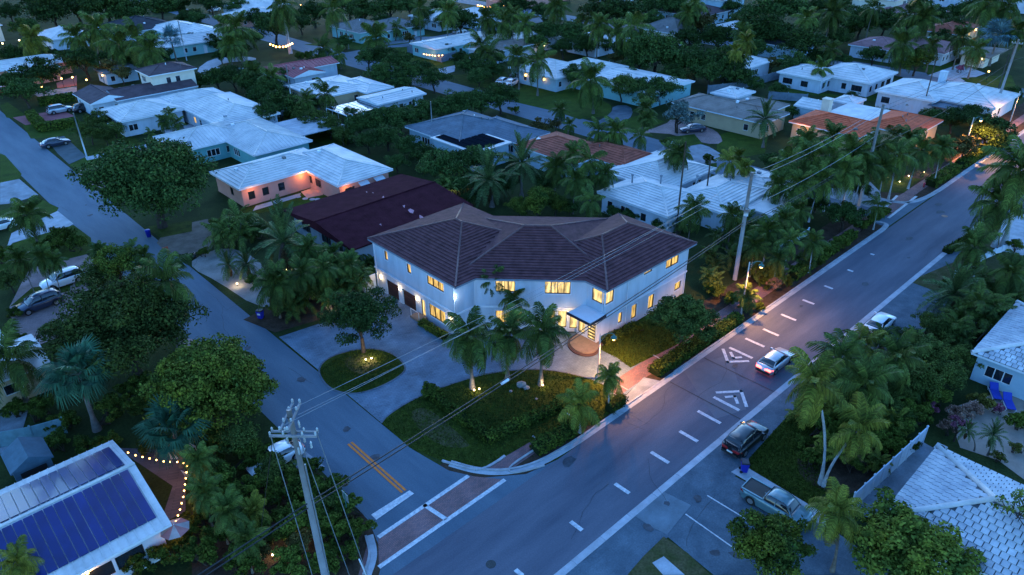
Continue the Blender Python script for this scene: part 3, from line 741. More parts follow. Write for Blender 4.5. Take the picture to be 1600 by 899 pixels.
# white gutters and wall lanterns
for y in (63.7, 60.15, 56.95, 51.3):
    b = MB(); b.box(XL - .14, y - .07, 1.75, XL - .01, y + .07, 2.15); b.build('wall_lantern', M_BULB, H0)
    lamp('lantern_light', (XL - .3, y, 1.95), 4.5, WARM, H0)
b = MB(); b.box(XL - .1, YL - .1, 4.85, XL - .012, YL - .012, 5.0); b.build('corner_lantern', emat('bulb_white', (0.8, 0.9, 1.0), 5), H0)
lamp('corner_light', (XL - .25, YL - .25, 4.9), 7, (0.75, 0.88, 1.0), H0)
lamp('entry_light', (47.7, 40.7, 2.75), 12, WARM, H0, 0.15)
lamp('entry_light', (47.4, 42.9, 2.2), 12, WARM, H0, 0.15)
# side gate by the garage
b = MB(); b.box(37.3, 64.95, 0, 39.1, 65.05, 1.9); tag(b.build('side_gate', M_TRIM), 'white solid gate beside the garage of the corner house', 'gate')

# ------------------------------------------------------------------ dark roofed neighbour
N0 = thing('brown_roofed_house', 'long single-storey house with dark plain brown gable roof behind the corner house', 'house', (49, 79, 0))
M_ROOF_PLUM = mat('roof_shingle_plum', (0.045, 0.012, 0.018), 0.95, var=0.3, scale=0.8, bump=0.2, bscale=10, fine=0.12, spec=0.02)
hip_roof(N0, (48.9, 78.3), 0, 19.0, 16.4, 2.95, 1.0, M_ROOF_PLUM, M_ROOF_PLUM, kind='gable', step=0.3, lift=0.02, fascia=M_ROOF_PLUM)
wall(N0, (40.2, 85.6), (40.2, 70.9), 0, 2.9, [(2, 4.2, .9, 2.1, 'dark', 2), (7, 9.2, .9, 2.1, 'dark', 2), (11, 12, 0, 2.1, 'door')], mat('stucco_blue', (0.14, 0.19, 0.23), 0.9))
wall(N0, (40.2, 70.9), (57.8, 70.9), 0, 2.9, [], M_WALL)
wall(N0, (57.8, 70.9), (57.8, 85.6), 0, 2.9, [], M_WALL)
wall(N0, (57.8, 85.6), (40.2, 85.6), 0, 2.9, [], M_WALL)
# pale patches where tiles are missing
for s in ['597,312 600,309 601,314', '629,322 633,321 632,325', '637,327 641,325 647,327 645,331 640,330', '655,332 658,333 662,335 658,337 655,336', '592,348 595,347 596,350', '571,298 573,297 574,300', '581,301 583,300 584,302']:
    p = [G(*map(float, t.split(',')), 3.6) for t in s.split()]
    c0 = sum(p, Vector()) / len(p); y = c0.y; zz = 2.95 + 1.0 * (1 - abs(y - 78.3) / 8.2) + 0.05
    b = MB(); b.poly([(q.x, q.y, 2.95 + 1.0 * (1 - abs(q.y - 78.3) / 8.2) + 0.06) for q in p]); b.build('roof_patch', mat('bare_underlay', (0.35, 0.16, 0.2), 0.8), N0)
# ------------------------------------------------------------------ neighbouring houses
def wallmat(n, c): return mat('stucco_' + n, c, 0.9, var=0.1, scale=0.7, bump=0.1, bscale=25)
W_WHITE = M_WALL; W_TEAL = wallmat('teal', (0.1, 0.3, 0.32)); W_SALMON = wallmat('salmon', (0.5, 0.24, 0.19)); W_PINK = wallmat('pink', (0.5, 0.23, 0.18))
W_CREAM = wallmat('cream', (0.55, 0.5, 0.42)); W_TAN = wallmat('tan', (0.42, 0.32, 0.2)); W_BLUE = wallmat('pale_blue', (0.3, 0.42, 0.5)); W_AQUA = wallmat('aqua', (0.2, 0.42, 0.44))
R_WHITE = M_ROOF_WHITE
R_WHITE2 = mat('roof_white_metal', (0.52, 0.51, 0.51), 0.6, col2=(0.34, 0.355, 0.37), scale=0.45, fine=0.1, bscale=6, spec=0.15)
R_GREY = mat('roof_shingle_grey', (0.12, 0.125, 0.13), 0.85, var=0.25, scale=0.6, fine=0.15, bump=0.15, spec=0.1)
R_TAUPE = mat('roof_shingle_taupe', (0.17, 0.15, 0.14), 0.85, var=0.25, scale=0.6, fine=0.15, bump=0.15, spec=0.1)
R_BLUE = mat('roof_shingle_blue', (0.085, 0.115, 0.15), 0.8, var=0.25, scale=0.6, fine=0.15, bump=0.15, spec=0.1)
R_RED = mat('roof_tile_red', (0.26, 0.075, 0.05), 0.8, var=0.35, scale=0.9, fine=0.2, bump=0.2, spec=0.1)
R_ORANGE = mat('roof_tile_orange', (0.5, 0.1, 0.045), 0.8, var=0.3, scale=0.9, fine=0.15, bump=0.2, spec=0.1)
R_MAUVE = mat('roof_tile_mauve', (0.24, 0.13, 0.14), 0.8, var=0.25, scale=0.9, fine=0.15, bump=0.2, spec=0.1)
R_DARK = mat('roof_dark', (0.03, 0.032, 0.04), 0.8, var=0.3, scale=0.6, fine=0.15, spec=0.1)
R_PLUM = mat('roof_plum', (0.07, 0.05, 0.06), 0.8, var=0.3, scale=0.6, fine=0.15, spec=0.1)
R_MAROON = mat('roof_metal_maroon', (0.25, 0.06, 0.07), 0.6, var=0.2, scale=0.6, spec=0.2)
F_WHITEFR = mat('frame_white', (0.6, 0.6, 0.6), 0.6, var=0.05)
rh = random.Random(11)
def auto_ops(L, z1, lit=0.0, dens=0.55):
    ops = []; u = 0.9
    while u + 2.0 < L:
        w = rh.choice([1.0, 1.6, 2.2])
        if u + w > L - 0.6: break
        r = rh.random()
        if r < dens:
            k = 'lit' if rh.random() < lit else 'dark'
            ops.append((u, u + w, z1 - 1.95, z1 - 0.75, k, 1 if w < 1.3 else 2 if w < 2 else 3))
        elif r < dens + 0.1 and w < 1.3: ops.append((u, u + 0.95, 0.0, 2.1, 'door', 1, M_TRIM))
        u += w + rh.uniform(0.9, 2.0)
    return ops
def house(name, label, wings, wm, rm, z=3.0, style='tile', step=0.55, lift=0.08, lit=0.1, pitch=0.3, fascia=None, cat='house', frame=None, ov=0.55, dens=0.55, caps=True, extra=None, base=None):
    """wings: (x0,y0,x1,y1,kind[,z[,rise]]) eave outlines, metres"""
    xs = [w[0] for w in wings] + [w[2] for w in wings]; ys = [w[1] for w in wings] + [w[3] for w in wings]
    root = thing(name, label, cat, ((min(xs) + max(xs)) / 2, (min(ys) + max(ys)) / 2, 0))
    if style == 'flat': style, step, lift = 'tile', 0.9, 0.06
    for i, w in enumerate(wings):
        x0, y0, x1, y1, kind = w[:5]; ze = w[5] if len(w) > 5 and w[5] else z; ze = ze - i * 0.013
        lx, ly = x1 - x0, y1 - y0; c = ((x0 + x1) / 2, (y0 + y1) / 2)
        if kind == 'flat':
            b = MB(); b.box(x0, y0, ze - 0.25, x1, y1, ze); fo = b.build('roof', rm, root)
        else:
            along = 0 if lx >= ly else rad(90)
            if kind == 'gable_x': along = 0
            if kind == 'gable_y': along = rad(90)
            la, lb = (lx, ly) if along == 0 else (ly, lx)
            h = w[6] if len(w) > 6 else lb / 2 * pitch
            hip_roof(root, c, along, la, lb, ze, h, rm, rm, style=style, step=step, lift=lift, kind='hip' if kind == 'hip' else 'gable', inset=min(lb / 2, la / 2 - 0.05) if kind == 'hip' else None, fascia=fascia or M_TRIM, caps=caps)
        a0, b0, a1, b1 = x0 + ov, y0 + ov, x1 - ov, y1 - ov
        zt = ze - 0.19 if kind != 'flat' else ze - 0.24
        f = frame or F_WHITEFR
        kw = dict(frame_m=f, depth=0.1)
        wall(root, (a0, b1), (a0, b0), 0, zt, auto_ops(b1 - b0, zt, lit, dens), wm, **kw)
        wall(root, (a0, b0), (a1, b0), 0, zt, auto_ops(a1 - a0, zt, lit, dens), wm, **kw)
        wall(root, (a1, b0), (a1, b1), 0, zt, [], wm); wall(root, (a1, b1), (a0, b1), 0, zt, [], wm)
    for k in range(rh.choice([2, 3, 4])):   # vents and pipes on the roof
        w = rh.choice(wings); x = rh.uniform(w[0] + 1.5, w[2] - 1.5); y = rh.uniform(w[1] + 1.5, w[3] - 1.5); lx, ly = w[2] - w[0], w[3] - w[1]
        dd = min(x - w[0], w[2] - x, y - w[1], w[3] - y) if w[4] == 'hip' else (min(y - w[1], w[3] - y) if (w[4] == 'gable_x' or (w[4] != 'gable_y' and lx >= ly)) else min(x - w[0], w[2] - x))
        ze = (w[5] if len(w) > 5 and w[5] else z); hh = (w[6] if len(w) > 6 else min(lx, ly) / 2 * pitch) / (min(lx, ly) / 2); zr = ze + (dd * hh if w[4] != 'flat' else 0)
        b = MB()
        if rh.random() < .5: b.tube([(x, y, zr - .1), (x, y, zr + .4)], .09, 6)
        else: b.box(x - .25, y - .25, zr - .1, x + .25, y + .25, zr + .3)
        b.build('roof_vent', rh.choice([M_CONC2, M_TRIM, R_GREY]), root)
    if extra: extra(root)
    return root
def chimney(x, y, z0, z1, s=0.5, m=None):
    def f(root):
        b = MB(); b.box(x - s, y - s, z0, x + s, y + s, z1); b.box(x - s - .08, y - s - .08, z1, x + s + .08, y + s + .08, z1 + .15); b.build('chimney', m or W_CREAM, root)
    return f
M_BLACKPV = mat('solar_black', (0.006, 0.009, 0.014), 1.0, var=0.2, spec=0.0)
# row along the side street
def ex9(r):
    b = MB(); b.box(44, 132, 0, 52, 143, 0.15); b.build('porch_floor', M_CONC, r)
house('white_ranch_house', 'U-shaped white ranch house with white tile roofs, upper left', [(37.5, 143.5, 49.5, 154.7, 'hip'), (47, 146.5, 60, 155, 'hip'), (49.2, 128, 61, 149, 'hip')], W_WHITE, R_WHITE, lit=0.05, extra=ex9)
def ex10(r):
    b = MB(); b.box(56, 114, 2.55, 66, 124, 2.7); b.build('patio_roof', M_CONC, r)
    for x, y in ((65.8, 114.2), (65.8, 123.8), (58, 114.2)):
        b = MB(); b.box(x - .1, y - .1, 0, x + .1, y + .1, 2.55); b.build('patio_post', M_TRIM, r)
house('teal_ranch_house', 'teal ranch house with ribbed white metal hip roof', [(38.6, 119.5, 52, 130.5, 'hip'), (46.5, 109.5, 57, 128, 'hip')], W_TEAL, R_WHITE2, style='seam', step=0.6, lift=0.06, lit=0.0, extra=ex10)
def ex11(r):
    lamp('porch_light', (48.2, 97.2, 2.4), 22, AMBER, r, 0.1); lamp('garage_light', (40.2, 97.0, 2.2), 14, AMBER, r, 0.1); lamp('garage_light', (50.5, 88.6, 2.2), 10, AMBER, r, 0.1)
    for x, y in ((53.5, 89.3), (56.2, 89.3)):
        b = MB(); b.hexa([(x - .8, y - .7, 2.0), (x + .8, y - .7, 2.0), (x + .8, y + .22, 2.3), (x - .8, y + .22, 2.3)], [(x - .8, y - .7, 2.05), (x + .8, y - .7, 2.05), (x + .8, y + .22, 2.5), (x - .8, y + .22, 2.5)]); b.build('awning', M_TRIM, r)
house('salmon_ranch_house', 'salmon ranch house with white tile roof and amber porch light', [(38.3, 97.5, 54, 107.2, 'hip'), (49, 88.8, 58.6, 105.5, 'hip')], W_SALMON, R_WHITE, lit=0.0, extra=ex11, frame=M_BLACK)
# backing row and the street behind
def ex19(r):
    P = gp('672,215 727,199 800,222 745,240', 3.3); xs_ = [p[0] for p in P]; ys_ = [p[1] for p in P]
    x0, x1, y0, y1 = P[0][0], P[2][0], P[2][1], P[0][1]
    b = MB(); b.box(x0, y0, 3.1, x1, y1, 3.3); b.build('flat_roof', R_WHITE2, r); b = MB(); b.box(x0 + .4, y0 + .4, 0, x1 - .4, y1 - .4, 3.1); b.build('front_wall', W_BLUE, r)
    n = 5; w = (x1 - x0 - 1.2) / n
    for i in range(n):
        b = MB(); x = x0 + .6 + i * w; b.box(x + .08, y0 + 1.0, 3.32, x + w - .08, y1 - .6, 3.42); b.build('solar_panel', M_BLACKPV, r)
house('blue_roofed_house', 'low house with blue-grey shingle roof and dark solar panels on its front', [(72.4, 90, 86.8, 104.8, 'hip'), (80, 84.5, 88, 98, 'hip')], W_BLUE, R_BLUE, lit=0.0, lift=0.02, extra=ex19)
house('red_tile_house', 'low house with weathered red tile roof behind the palms', [(79.2, 71, 89, 84, 'hip'), (83.5, 64.5, 91.5, 76, 'hip')], W_BLUE, R_RED, lit=0.05)
def ex28(r):
    for (x, y) in ((80.5, 56), (84, 52.5), (78, 59)):
        b = MB(); b.tube([(x, y, 3.8), (x, y, 4.9)], 0.12, 6); b.lathe((x, y, 4.85), [(0.05, 0), (0.2, 0.05), (0.2, 0.2), (0.03, 0.28)], 8); b.build('roof_vent', M_CONC2, r)
house('white_tile_house', 'rambling white house with grey-lined white tile roofs beside the wooden pole', [(73.5, 49.5, 83, 61.5, 'hip'), (80, 55, 93, 66, 'hip'), (79.5, 45, 91, 53.5, 'hip')], W_WHITE, R_WHITE, lit=0.0, step=0.5, lift=0.09, extra=ex28)
house('flat_roofed_annex', 'white flat-roofed annex half hidden by thin palms by the avenue', [(89.5, 44, 97, 53, 'hip'), (84, 40.5, 93, 45.5, 'flat', 2.7)], W_WHITE, R_WHITE2, style='flat', lit=0.0, pitch=0.12)
def ex17(r):
    for i in range(6):
        for j in range(3):
            b = MB(); x0 = 69.5 + i * 1.2; y0 = 119 + j * 2.4; b.box(x0 + .05, y0 + .05, 2.55, x0 + 1.15, y0 + 2.35, 2.58); b.build('screen_panel', M_DARKPANE, r)
    for i in range(7):
        b = MB(); x0 = 69.5 + i * 1.2; b.box(x0 - .05, 119, 2.5, x0 + .05, 126.2, 2.62); b.build('screen_beam', M_TRIM, r)
        for y in (119, 126.2):
            b = MB(); b.box(x0 - .05, y - .05, 0, x0 + .05, y + .05, 2.5); b.build('screen_post', M_TRIM, r)
house('white_flat_house', 'low white flat-roofed house with a screened pool frame', [(76.8, 119.5, 88.5, 127, 'gable_x', 3.0, 0.5)], W_WHITE, R_WHITE2, style='flat', lit=0.0, extra=ex17)
house('weathered_white_house', 'low house with broad weathered white roof behind garden trees', [(71.4, 131.5, 84.5, 145.5, 'hip'), (80, 128.5, 87, 141, 'hip')], W_TAN, R_WHITE2, style='flat', lit=0.0, pitch=0.15)
house('maroon_roofed_house', 'low house with maroon metal roof, top left of centre', [(73, 155, 84, 164, 'gable_x'), (82, 156, 91, 163, 'gable_x'), (76, 150.5, 84, 157, 'gable_y')], W_WHITE, R_MAROON, style='seam', step=0.9, lit=0.0, pitch=0.25)
house('brown_roofed_bungalow', 'long low bungalow with dark plum roof in front of the cream house', [(37.5, 160, 45, 171.5, 'gable_y'), (42, 159, 58.5, 167.5, 'gable_x')], W_WHITE, R_PLUM, lit=0.0, lift=0.02)
house('cream_house', 'two-storey cream house with plum hip roof, upper left', [(50, 161.5, 60, 169.5, 'hip', 6.0)], W_CREAM, R_PLUM, lit=0.0, dens=0.35, lift=0.02)
# left edge, far up the side street
house('pink_house', 'pink house with white roof among palms at upper left', [(26, 205, 47, 214, 'hip'), (33, 199, 43, 208, 'hip')], W_PINK, R_WHITE2, style='flat', lit=0.0)
house('grey_flat_garage', 'grey flat garage roof under palms at upper left', [(48, 186, 56, 193, 'flat', 2.8)], W_BLUE, R_GREY, lit=0.0)
house('white_hip_house', 'small white hip roof behind dark trees near the top left corner', [(50, 236, 61, 251, 'hip')], W_WHITE, R_WHITE2, style='flat', lit=0.0)
house('pale_gabled_house', 'pale gabled house at the very top left corner', [(27, 262, 45, 280, 'gable_y', 4.5)], W_CREAM, R_TAUPE, lit=0.0)
house('dark_roofed_house', 'low house with near-black roof at the top left', [(66, 232, 84, 250, 'hip')], W_WHITE, R_DARK, lit=0.0, lift=0.02)
def ex6(r): lamp('floodlight', (79.5, 211.4, 2.6), 120, (1, .9, .7), r, 0.1)
house('aqua_house', 'aqua house with cream and white roofs at the top left', [(76, 219, 88, 236, 'hip'), (66, 203, 86, 213, 'gable_x'), (80, 208, 90, 224, 'gable_y')], W_AQUA, R_WHITE2, style='flat', lit=0.05, extra=ex6)
# across the back street
def ex13(r):
    lamp('porch_light', (117.5, 187, 2.4), 150, (1, .85, .6), r, 0.1)
house('grey_hip_house', 'wide low house with grey hip roof and bright porch light, top centre', [(114, 183, 127, 199, 'hip'), (120, 180, 135, 193, 'hip')], W_AQUA, R_GREY, lit=0.1, lift=0.02, extra=ex13)
def ex18(r):
    lamp('carport_light', (128, 154.0, 2.3), 60, AMBER, r, 0.1)
house('white_carport_house', 'house with white roof and lit carport behind a grey fence', [(115.5, 151, 137, 162, 'gable_x'), (126, 149, 139, 156, 'gable_x')], W_AQUA, R_WHITE2, style='flat', lit=0.0, extra=ex18, pitch=0.15)
house('pale_flat_house', 'pale flat-roofed house half hidden by dark palms, upper centre', [(122, 138, 139, 147, 'gable_x')], W_WHITE, R_TAUPE, style='flat', lit=0.0, pitch=0.1)
def ex21(r):
    for x, y in ((115.2, 118.5), (115.2, 112.8), (120.5, 105.8)): lamp('wall_light', (x, y, 2.2), 35, AMBER, r, 0.08); b = MB(); b.box(x - .1, y - .1, 2.0, x + .1, y + .1, 2.4); b.build('wall_lamp', M_BULBA, r)
house('white_gable_house', 'white-roofed house with amber wall lights behind a big lawn', [(115, 109, 128, 124, 'hip'), (120, 105, 134.5, 118, 'hip')], W_BLUE, R_WHITE2, style='flat', lit=0.0, extra=ex21)
house('white_long_house', 'long low white roof behind a bushy grey-green tree', [(119, 87, 134, 103.5, 'gable_y', 3.0, 1.2)], W_AQUA, R_WHITE2, style='flat', lit=0.0)
house('tan_bungalow', 'tan bungalow with taupe shingle roof and white shutters', [(117.5, 61.5, 126.5, 81, 'hip'), (123, 64, 131, 72, 'hip', 3.2)], W_TAN, R_TAUPE, lit=0.0, lift=0.02)
def ex35(r):
    chimney(131.5, 57.3, 2.6, 5.4, 0.7)(r)
    b = MB(); b.box(129, 46.5, 2.9, 140.5, 57, 3.1); b.build('flat_roof', R_WHITE2, r)
house('orange_tile_house', 'orange tile-roofed house with flat white rear roof near the avenue', [(121.8, 46.5, 131.5, 59.2, 'hip'), (129, 40.5, 141, 49.5, 'hip')], W_TAN, R_ORANGE, lit=0.1, extra=ex35)
house('garden_shed', 'white gabled garden shed left of the chimney', [(133.5, 59.5, 139.5, 64.5, 'gable_y', 2.5)], W_BLUE, R_WHITE2, style='flat', dens=0.0, cat='shed', ov=0.2)
house('garden_pavilion', 'small white-roofed garden pavilion right of the chimney', [(141.5, 56.5, 146.8, 61, 'hip', 2.5)], W_WHITE, R_WHITE2, style='flat', dens=0.0, cat='pavilion', ov=0.3)
house('small_white_roof_house', 'low white-roofed house behind the tan bungalow', [(129, 74, 136, 80, 'hip', 2.8)], W_WHITE, R_WHITE2, style='flat', dens=0.0)
house('white_bungalow', 'white bungalow with bright white hip roofs beyond a lawn, upper right', [(152.8, 68.5, 163, 79, 'hip'), (157, 60.3, 170.5, 73, 'hip')], W_WHITE, R_WHITE2, style='flat', lit=0.0, frame=M_BLACK, dens=0.8)
def ex34(r):
    chimney(166, 50, 3, 5.6, 0.6, W_WHITE)(r)
    b = MB(); b.box(151.5, 38.5, 2.3, 155.5, 47, 2.4); b.build('porch_roof', R_BLUE, r)
house('white_low_house', 'white low house with broad white roof beside the tall avenue pole', [(152.3, 46, 166, 57.5, 'hip'), (155, 36.5, 169, 51, 'hip')], W_WHITE, R_WHITE2, style='flat', lit=0.12, frame=M_BLACK, extra=ex34)
house('mauve_roofed_house', 'low house with mauve tile hip roof, upper right', [(191, 69.5, 203, 81, 'hip'), (196, 60, 209, 75, 'hip')], W_WHITE, R_MAUVE, lit=0.0)
def exc(r): lamp('carport_light', (205, 55.8, 2.3), 100, (1, .85, .6), r, .1)
house('white_carport', 'open white carport beside the mauve-roofed house', [(200, 51.5, 213, 59, 'flat', 2.8)], W_CREAM, R_TAUPE, dens=0.0, ov=1.2, extra=exc, cat='carport')
house('mauve_roofed_villa', 'two-storey cream villa with mauve hip roof at the top right', [(247, 93, 268, 107, 'hip', 6.0), (244, 90, 262, 98, 'hip', 3.0)], W_CREAM, R_MAUVE, lit=0.0)
house('slate_roofed_house', 'dark slate-blue roofed house between trees, upper right', [(176, 88, 189, 99, 'hip', 3.4)], W_BLUE, R_DARK, lit=0.0)
house('grey_hip_cottage', 'cottage with steep grey hip roof and pale ridges, upper centre right', [(171.5, 118, 183, 131.5, 'hip', 3.2, 2.8)], W_CREAM, R_GREY, lit=0.0, lift=0.02)
house('white_roofed_cottage', 'white-roofed cottage behind two slender palms, upper centre', [(146, 125, 160, 138, 'hip')], W_WHITE, R_WHITE2, style='flat', lit=0.0, pitch=0.2)
house('white_roofed_villa', 'broad white roof at the left of the upper centre palms', [(137, 140, 150, 152, 'hip')], W_WHITE, R_WHITE2, style='flat', lit=0.05, pitch=0.2)
house('white_corner_house', 'white hip-roofed house behind the round tree at the top', [(140, 181, 153, 196, 'hip'), (150, 177, 163, 190, 'hip')], W_WHITE, R_WHITE2, style='flat', lit=0.0)
house('blue_grey_villa', 'two-storey pale blue villa with plum roof at the top right of centre', [(212, 131, 226, 141, 'hip', 6.0), (198, 129, 214, 146, 'hip', 3.2)], W_BLUE, R_PLUM, lit=0.0)
house('white_small_house', 'small bright white roof beside dark trees, top right of centre', [(190, 110, 198, 119, 'hip', 3.0)], W_WHITE, R_WHITE2, style='flat', lit=0.0)
house('white_garden_house', 'white roof half hidden by trees left of the white bungalow', [(150, 85, 162, 94, 'hip')], W_WHITE, R_WHITE2, style='flat', lit=0.0)
house('red_roofed_house', 'low red-roofed house with lights among trees at the far right', [(222, 66, 240, 76, 'hip')], W_TAN, R_RED, lit=0.8)
house('terracotta_mansion', 'terracotta mansion with lit arch at the top of the picture', [(180, 194, 212, 206, 'hip', 4.5)], W_PINK, R_RED, lit=0.3)
house('white_far_house', 'white house at the top right beyond the villa', [(276, 84, 290, 95, 'hip', 5.0)], W_WHITE, R_WHITE2, style='flat', lit=0.0)
house('white_far_cottage', 'white cottage at the top right edge among palms', [(288, 66, 300, 76, 'hip', 4.5)], W_WHITE, R_GREY, lit=0.0)
house('white_top_house', 'white roof among trees at the top left of centre', [(98, 230, 116, 240, 'hip')], W_PINK, R_WHITE2, style='flat', lit=0.1)
house('white_street_house', 'white-roofed house at the top near the bright street', [(108, 243, 126, 258, 'hip')], W_WHITE, R_WHITE2, style='flat', lit=0.1)
house('far_grey_house', 'grey-roofed house at the top edge right of centre', [(225, 150, 243, 166, 'hip')], W_WHITE, R_TAUPE, lit=0.1)
house('far_white_house', 'white-roofed house at the top edge above the round oak', [(205, 165, 220, 176, 'hip')], W_WHITE, R_WHITE2, style='flat', lit=0.0)
# ------------------------------------------------------------------ near houses at the picture's edges
def tiles_on(root, pts, step_v, step_u, m, cap=300, thick=0.05, name='roof_tile'):
    """single tiles on one slope, each an object that shares one mesh; returns the count"""
    P = [Vector(p) for p in pts]; e = (P[1] - P[0]).normalized(); n = e.cross(P[2] - P[0]).normalized()
    if n.z < 0: n = -n
    up = n.cross(e)
    if (P[2] - P[0]).dot(up) < 0: up = -up
    uv = [((p - P[0]).dot(e), (p - P[0]).dot(up)) for p in P]
    t = MB(); g = 0.03
    t.hexa([(g, 0, 0), (step_u - g, 0, 0), (step_u - g, step_v + .03, 0), (g, step_v + .03, 0)],
           [(g, 0, thick + .045), (step_u - g, 0, thick + .045), (step_u - g, step_v + .03, thick * .5), (g, step_v + .03, thick * .5)])
    me = t.mesh(name, m)
    rot = Matrix((e, up, n)).transposed().to_euler(); off = Vector(ORI[root.name]); cnt = 0
    vmax = max(v for u, v in uv); k = 0; rest = MB()
    while (k + 1) * step_v < vmax:
        q = clip_v(uv, k * step_v, (k + 1) * step_v)
        lo = [u for u, v in q]; hi_ = [u for u, v in q if v > (k + .9) * step_v]
        if len(hi_) < 2: break
        a, b2 = min(hi_), max(hi_); j = math.ceil((a - .22 - (k % 2) * step_u / 2) / step_u)
        while j * step_u + (k % 2) * step_u / 2 + step_u <= b2 + 0.26:
            u = j * step_u + (k % 2) * step_u / 2
            w = P[0] + e * u + up * (k * step_v) + n * random.uniform(0.008, 0.03)
            if cnt < cap:
                rr = rot.copy(); rr.z += random.uniform(-.012, .012)
                link(name, me, root, w - off, rr); cnt += 1
            else:
                rest.hexa([w + e * (x) + up * y for x, y in ((g, 0), (step_u - g, 0), (step_u - g, step_v), (g, step_v))],
                          [w + e * (x) + up * y + n * z for x, y, z in ((g, 0, .095), (step_u - g, 0, .095), (step_u - g, step_v, .025), (g, step_v, .025))])
            j += 1
        k += 1
    if rest.v: stuff(rest.build('roof_tiles', m, root))
    return cnt
M_TILEW = mat('roof_tile_white_near', (0.43, 0.46, 0.49), 0.75, col2=(0.27, 0.3, 0.34), scale=0.9, fine=0.1, bump=0.1, objvar=0.14, spec=0.15)
M_TILEU = mat('roof_tile_grout', (0.07, 0.085, 0.1), 0.9, var=0.4, scale=1.0)
def tiled_hip(name, label, x0, y0, x1, y1, z, rise, wm, tv, tu, cap):
    root = thing(name, label, 'house', ((x0 + x1) / 2, (y0 + y1) / 2, 0))
    along_x = (x1 - x0) >= (y1 - y0); B = min(x1 - x0, y1 - y0) / 2
    r0, r1 = ((x0 + B, (y0 + y1) / 2, z + rise), (x1 - B, (y0 + y1) / 2, z + rise)) if along_x else (((x0 + x1) / 2, y0 + B, z + rise), ((x0 + x1) / 2, y1 - B, z + rise))
    c00, c10, c11, c01 = (x0, y0, z), (x1, y0, z), (x1, y1, z), (x0, y1, z)
    if along_x: planes = [[c01, c00, r0], [c00, c10, r1, r0], [c11, c01, r0, r1], [c10, c11, r1]]
    else: planes = [[c01, c00, r0, r1], [c00, c10, r0], [c11, c01, r1], [c10, c11, r1, r0]]
    b = MB()
    for p in planes: b.poly(p)
    b.build('roof', M_TILEU, root)
    left = cap
    for p in planes: left -= tiles_on(root, p, tv, tu, M_TILEW, max(left, 0))
    for a, c in ([(c00, r0), (c01, r0), (c10, r1), (c11, r1), (r0, r1)] if along_x else [(c00, r0), (c10, r0), (c01, r1), (c11, r1), (r0, r1)]):
        if (Vector(a) - Vector(c)).length > .2:
            t = MB(); up = Vector((0, 0, .04)); t.tube([Vector(a) + up, Vector(c) + up], 0.2, 8); t.build('ridge_cap', R_WHITE2, root, True)
    b = MB(); b.box(x0, y0, z - .2, x1, y1, z - .001); b.build('fascia', M_TRIM, root)
    o = 0.5
    for p, q in (((x0 + o, y1 - o), (x0 + o, y0 + o)), ((x0 + o, y0 + o), (x1 - o, y0 + o)), ((x1 - o, y0 + o), (x1 - o, y1 - o)), ((x1 - o, y1 - o), (x0 + o, y1 - o))):
        wall(root, p, q, 0, z - .19, auto_ops((Vector(q) - Vector(p)).length, z - .19, 0.0), wm, depth=.1, frame_m=F_WHITEFR)
    return root
a = G(1357, 796, 3.0); c = G(1483, 706, 3.0)
tiled_hip('white_tiled_house', 'house with large white square-tiled hip roof in the bottom right corner', a.x, a.y - 17.5, c.x, (a.y + c.y) / 2, 3.0, 1.75, W_WHITE, 0.5, 0.5, 210)
a = G(1518, 551, 3.0)
R37 = tiled_hip('white_scalloped_house', 'house with white rounded-tile roof at the right edge behind palms', a.x, a.y - 13, a.x + 13, a.y, 3.0, 2.0, W_BLUE, 0.5, 0.46, 80)
# solar house
a = G(175, 688, 3.0); c = G(269, 818, 3.0)
sx1 = (a.x + c.x) / 2; sy0, sy1 = c.y, a.y; sym = (sy0 + sy1) / 2; sx0 = sx1 - 20
H39 = thing('solar_roof_house', 'house with blue solar panels covering a white ribbed gable roof, bottom left', 'house', (sx1 - 10, sym, 0))
hip_roof(H39, ((sx0 + sx1) / 2, sym), 0, sx1 - sx0, sy1 - sy0, 3.0, 1.5, R_WHITE2, R_WHITE2, style='seam', step=0.55, lift=0.05, kind='gable', fascia=M_TRIM)
M_PV = mat('solar_cell_blue', (0.003, 0.014, 0.1), 0.3, var=0.25, scale=0.8, spec=0.3, coat=0.15, objvar=0.2)
half = (sy1 - sy0) / 2; rise = 1.5
def on_slope(x, v, side, h):   # v = fraction eave->ridge
    y = (sy0 + half * v) if side < 0 else (sy1 - half * v)
    return Vector((x, y - side * -0.0, 3.0 + rise * v + h))
for side, n, v0, v1, xe in ((-1, 25, 0.16, 0.95, 0.55), (1, 24, 0.2, 0.92, 0.5)):
    for i in range(n):
        xb_ = sx1 - xe - (i + 1) * 0.62; xa = xb_ + 0.565
        b = MB(); lo = [on_slope(xb_, v0, side, .07), on_slope(xa, v0, side, .07), on_slope(xa, v1, side, .07), on_slope(xb_, v1, side, .07)]
        hi = [p + Vector((0, 0, 0.05)) for p in lo]
        if side > 0: lo, hi = lo[::-1], hi[::-1]
        b.hexa(lo, hi); b.build('solar_panel', M_PV, H39)
wall(H39, (sx0 + .6, sy0 + .5), (sx1 - .6, sy0 + .5), 0, 2.8, [(20 - 1.2 - 5.2, 20 - 1.2 - 3.4, 1.0, 2.2, 'dark', 1), (20 - 1.2 - 3.2, 20 - 1.2 - 1.4, 1.0, 2.2, 'dark', 1)], W_WHITE, frame_m=M_BLACK)
wall(H39, (sx1 - .6, sy0 + .5), (sx1 - .6, sy1 - .5), 0, 2.8, [], W_WHITE)
wall(H39, (sx1 - .6, sy1 - .5), (sx0 + .6, sy1 - .5), 0, 2.8, [], W_WHITE); wall(H39, (sx0 + .6, sy1 - .5), (sx0 + .6, sy0 + .5), 0, 2.8, [], W_WHITE)
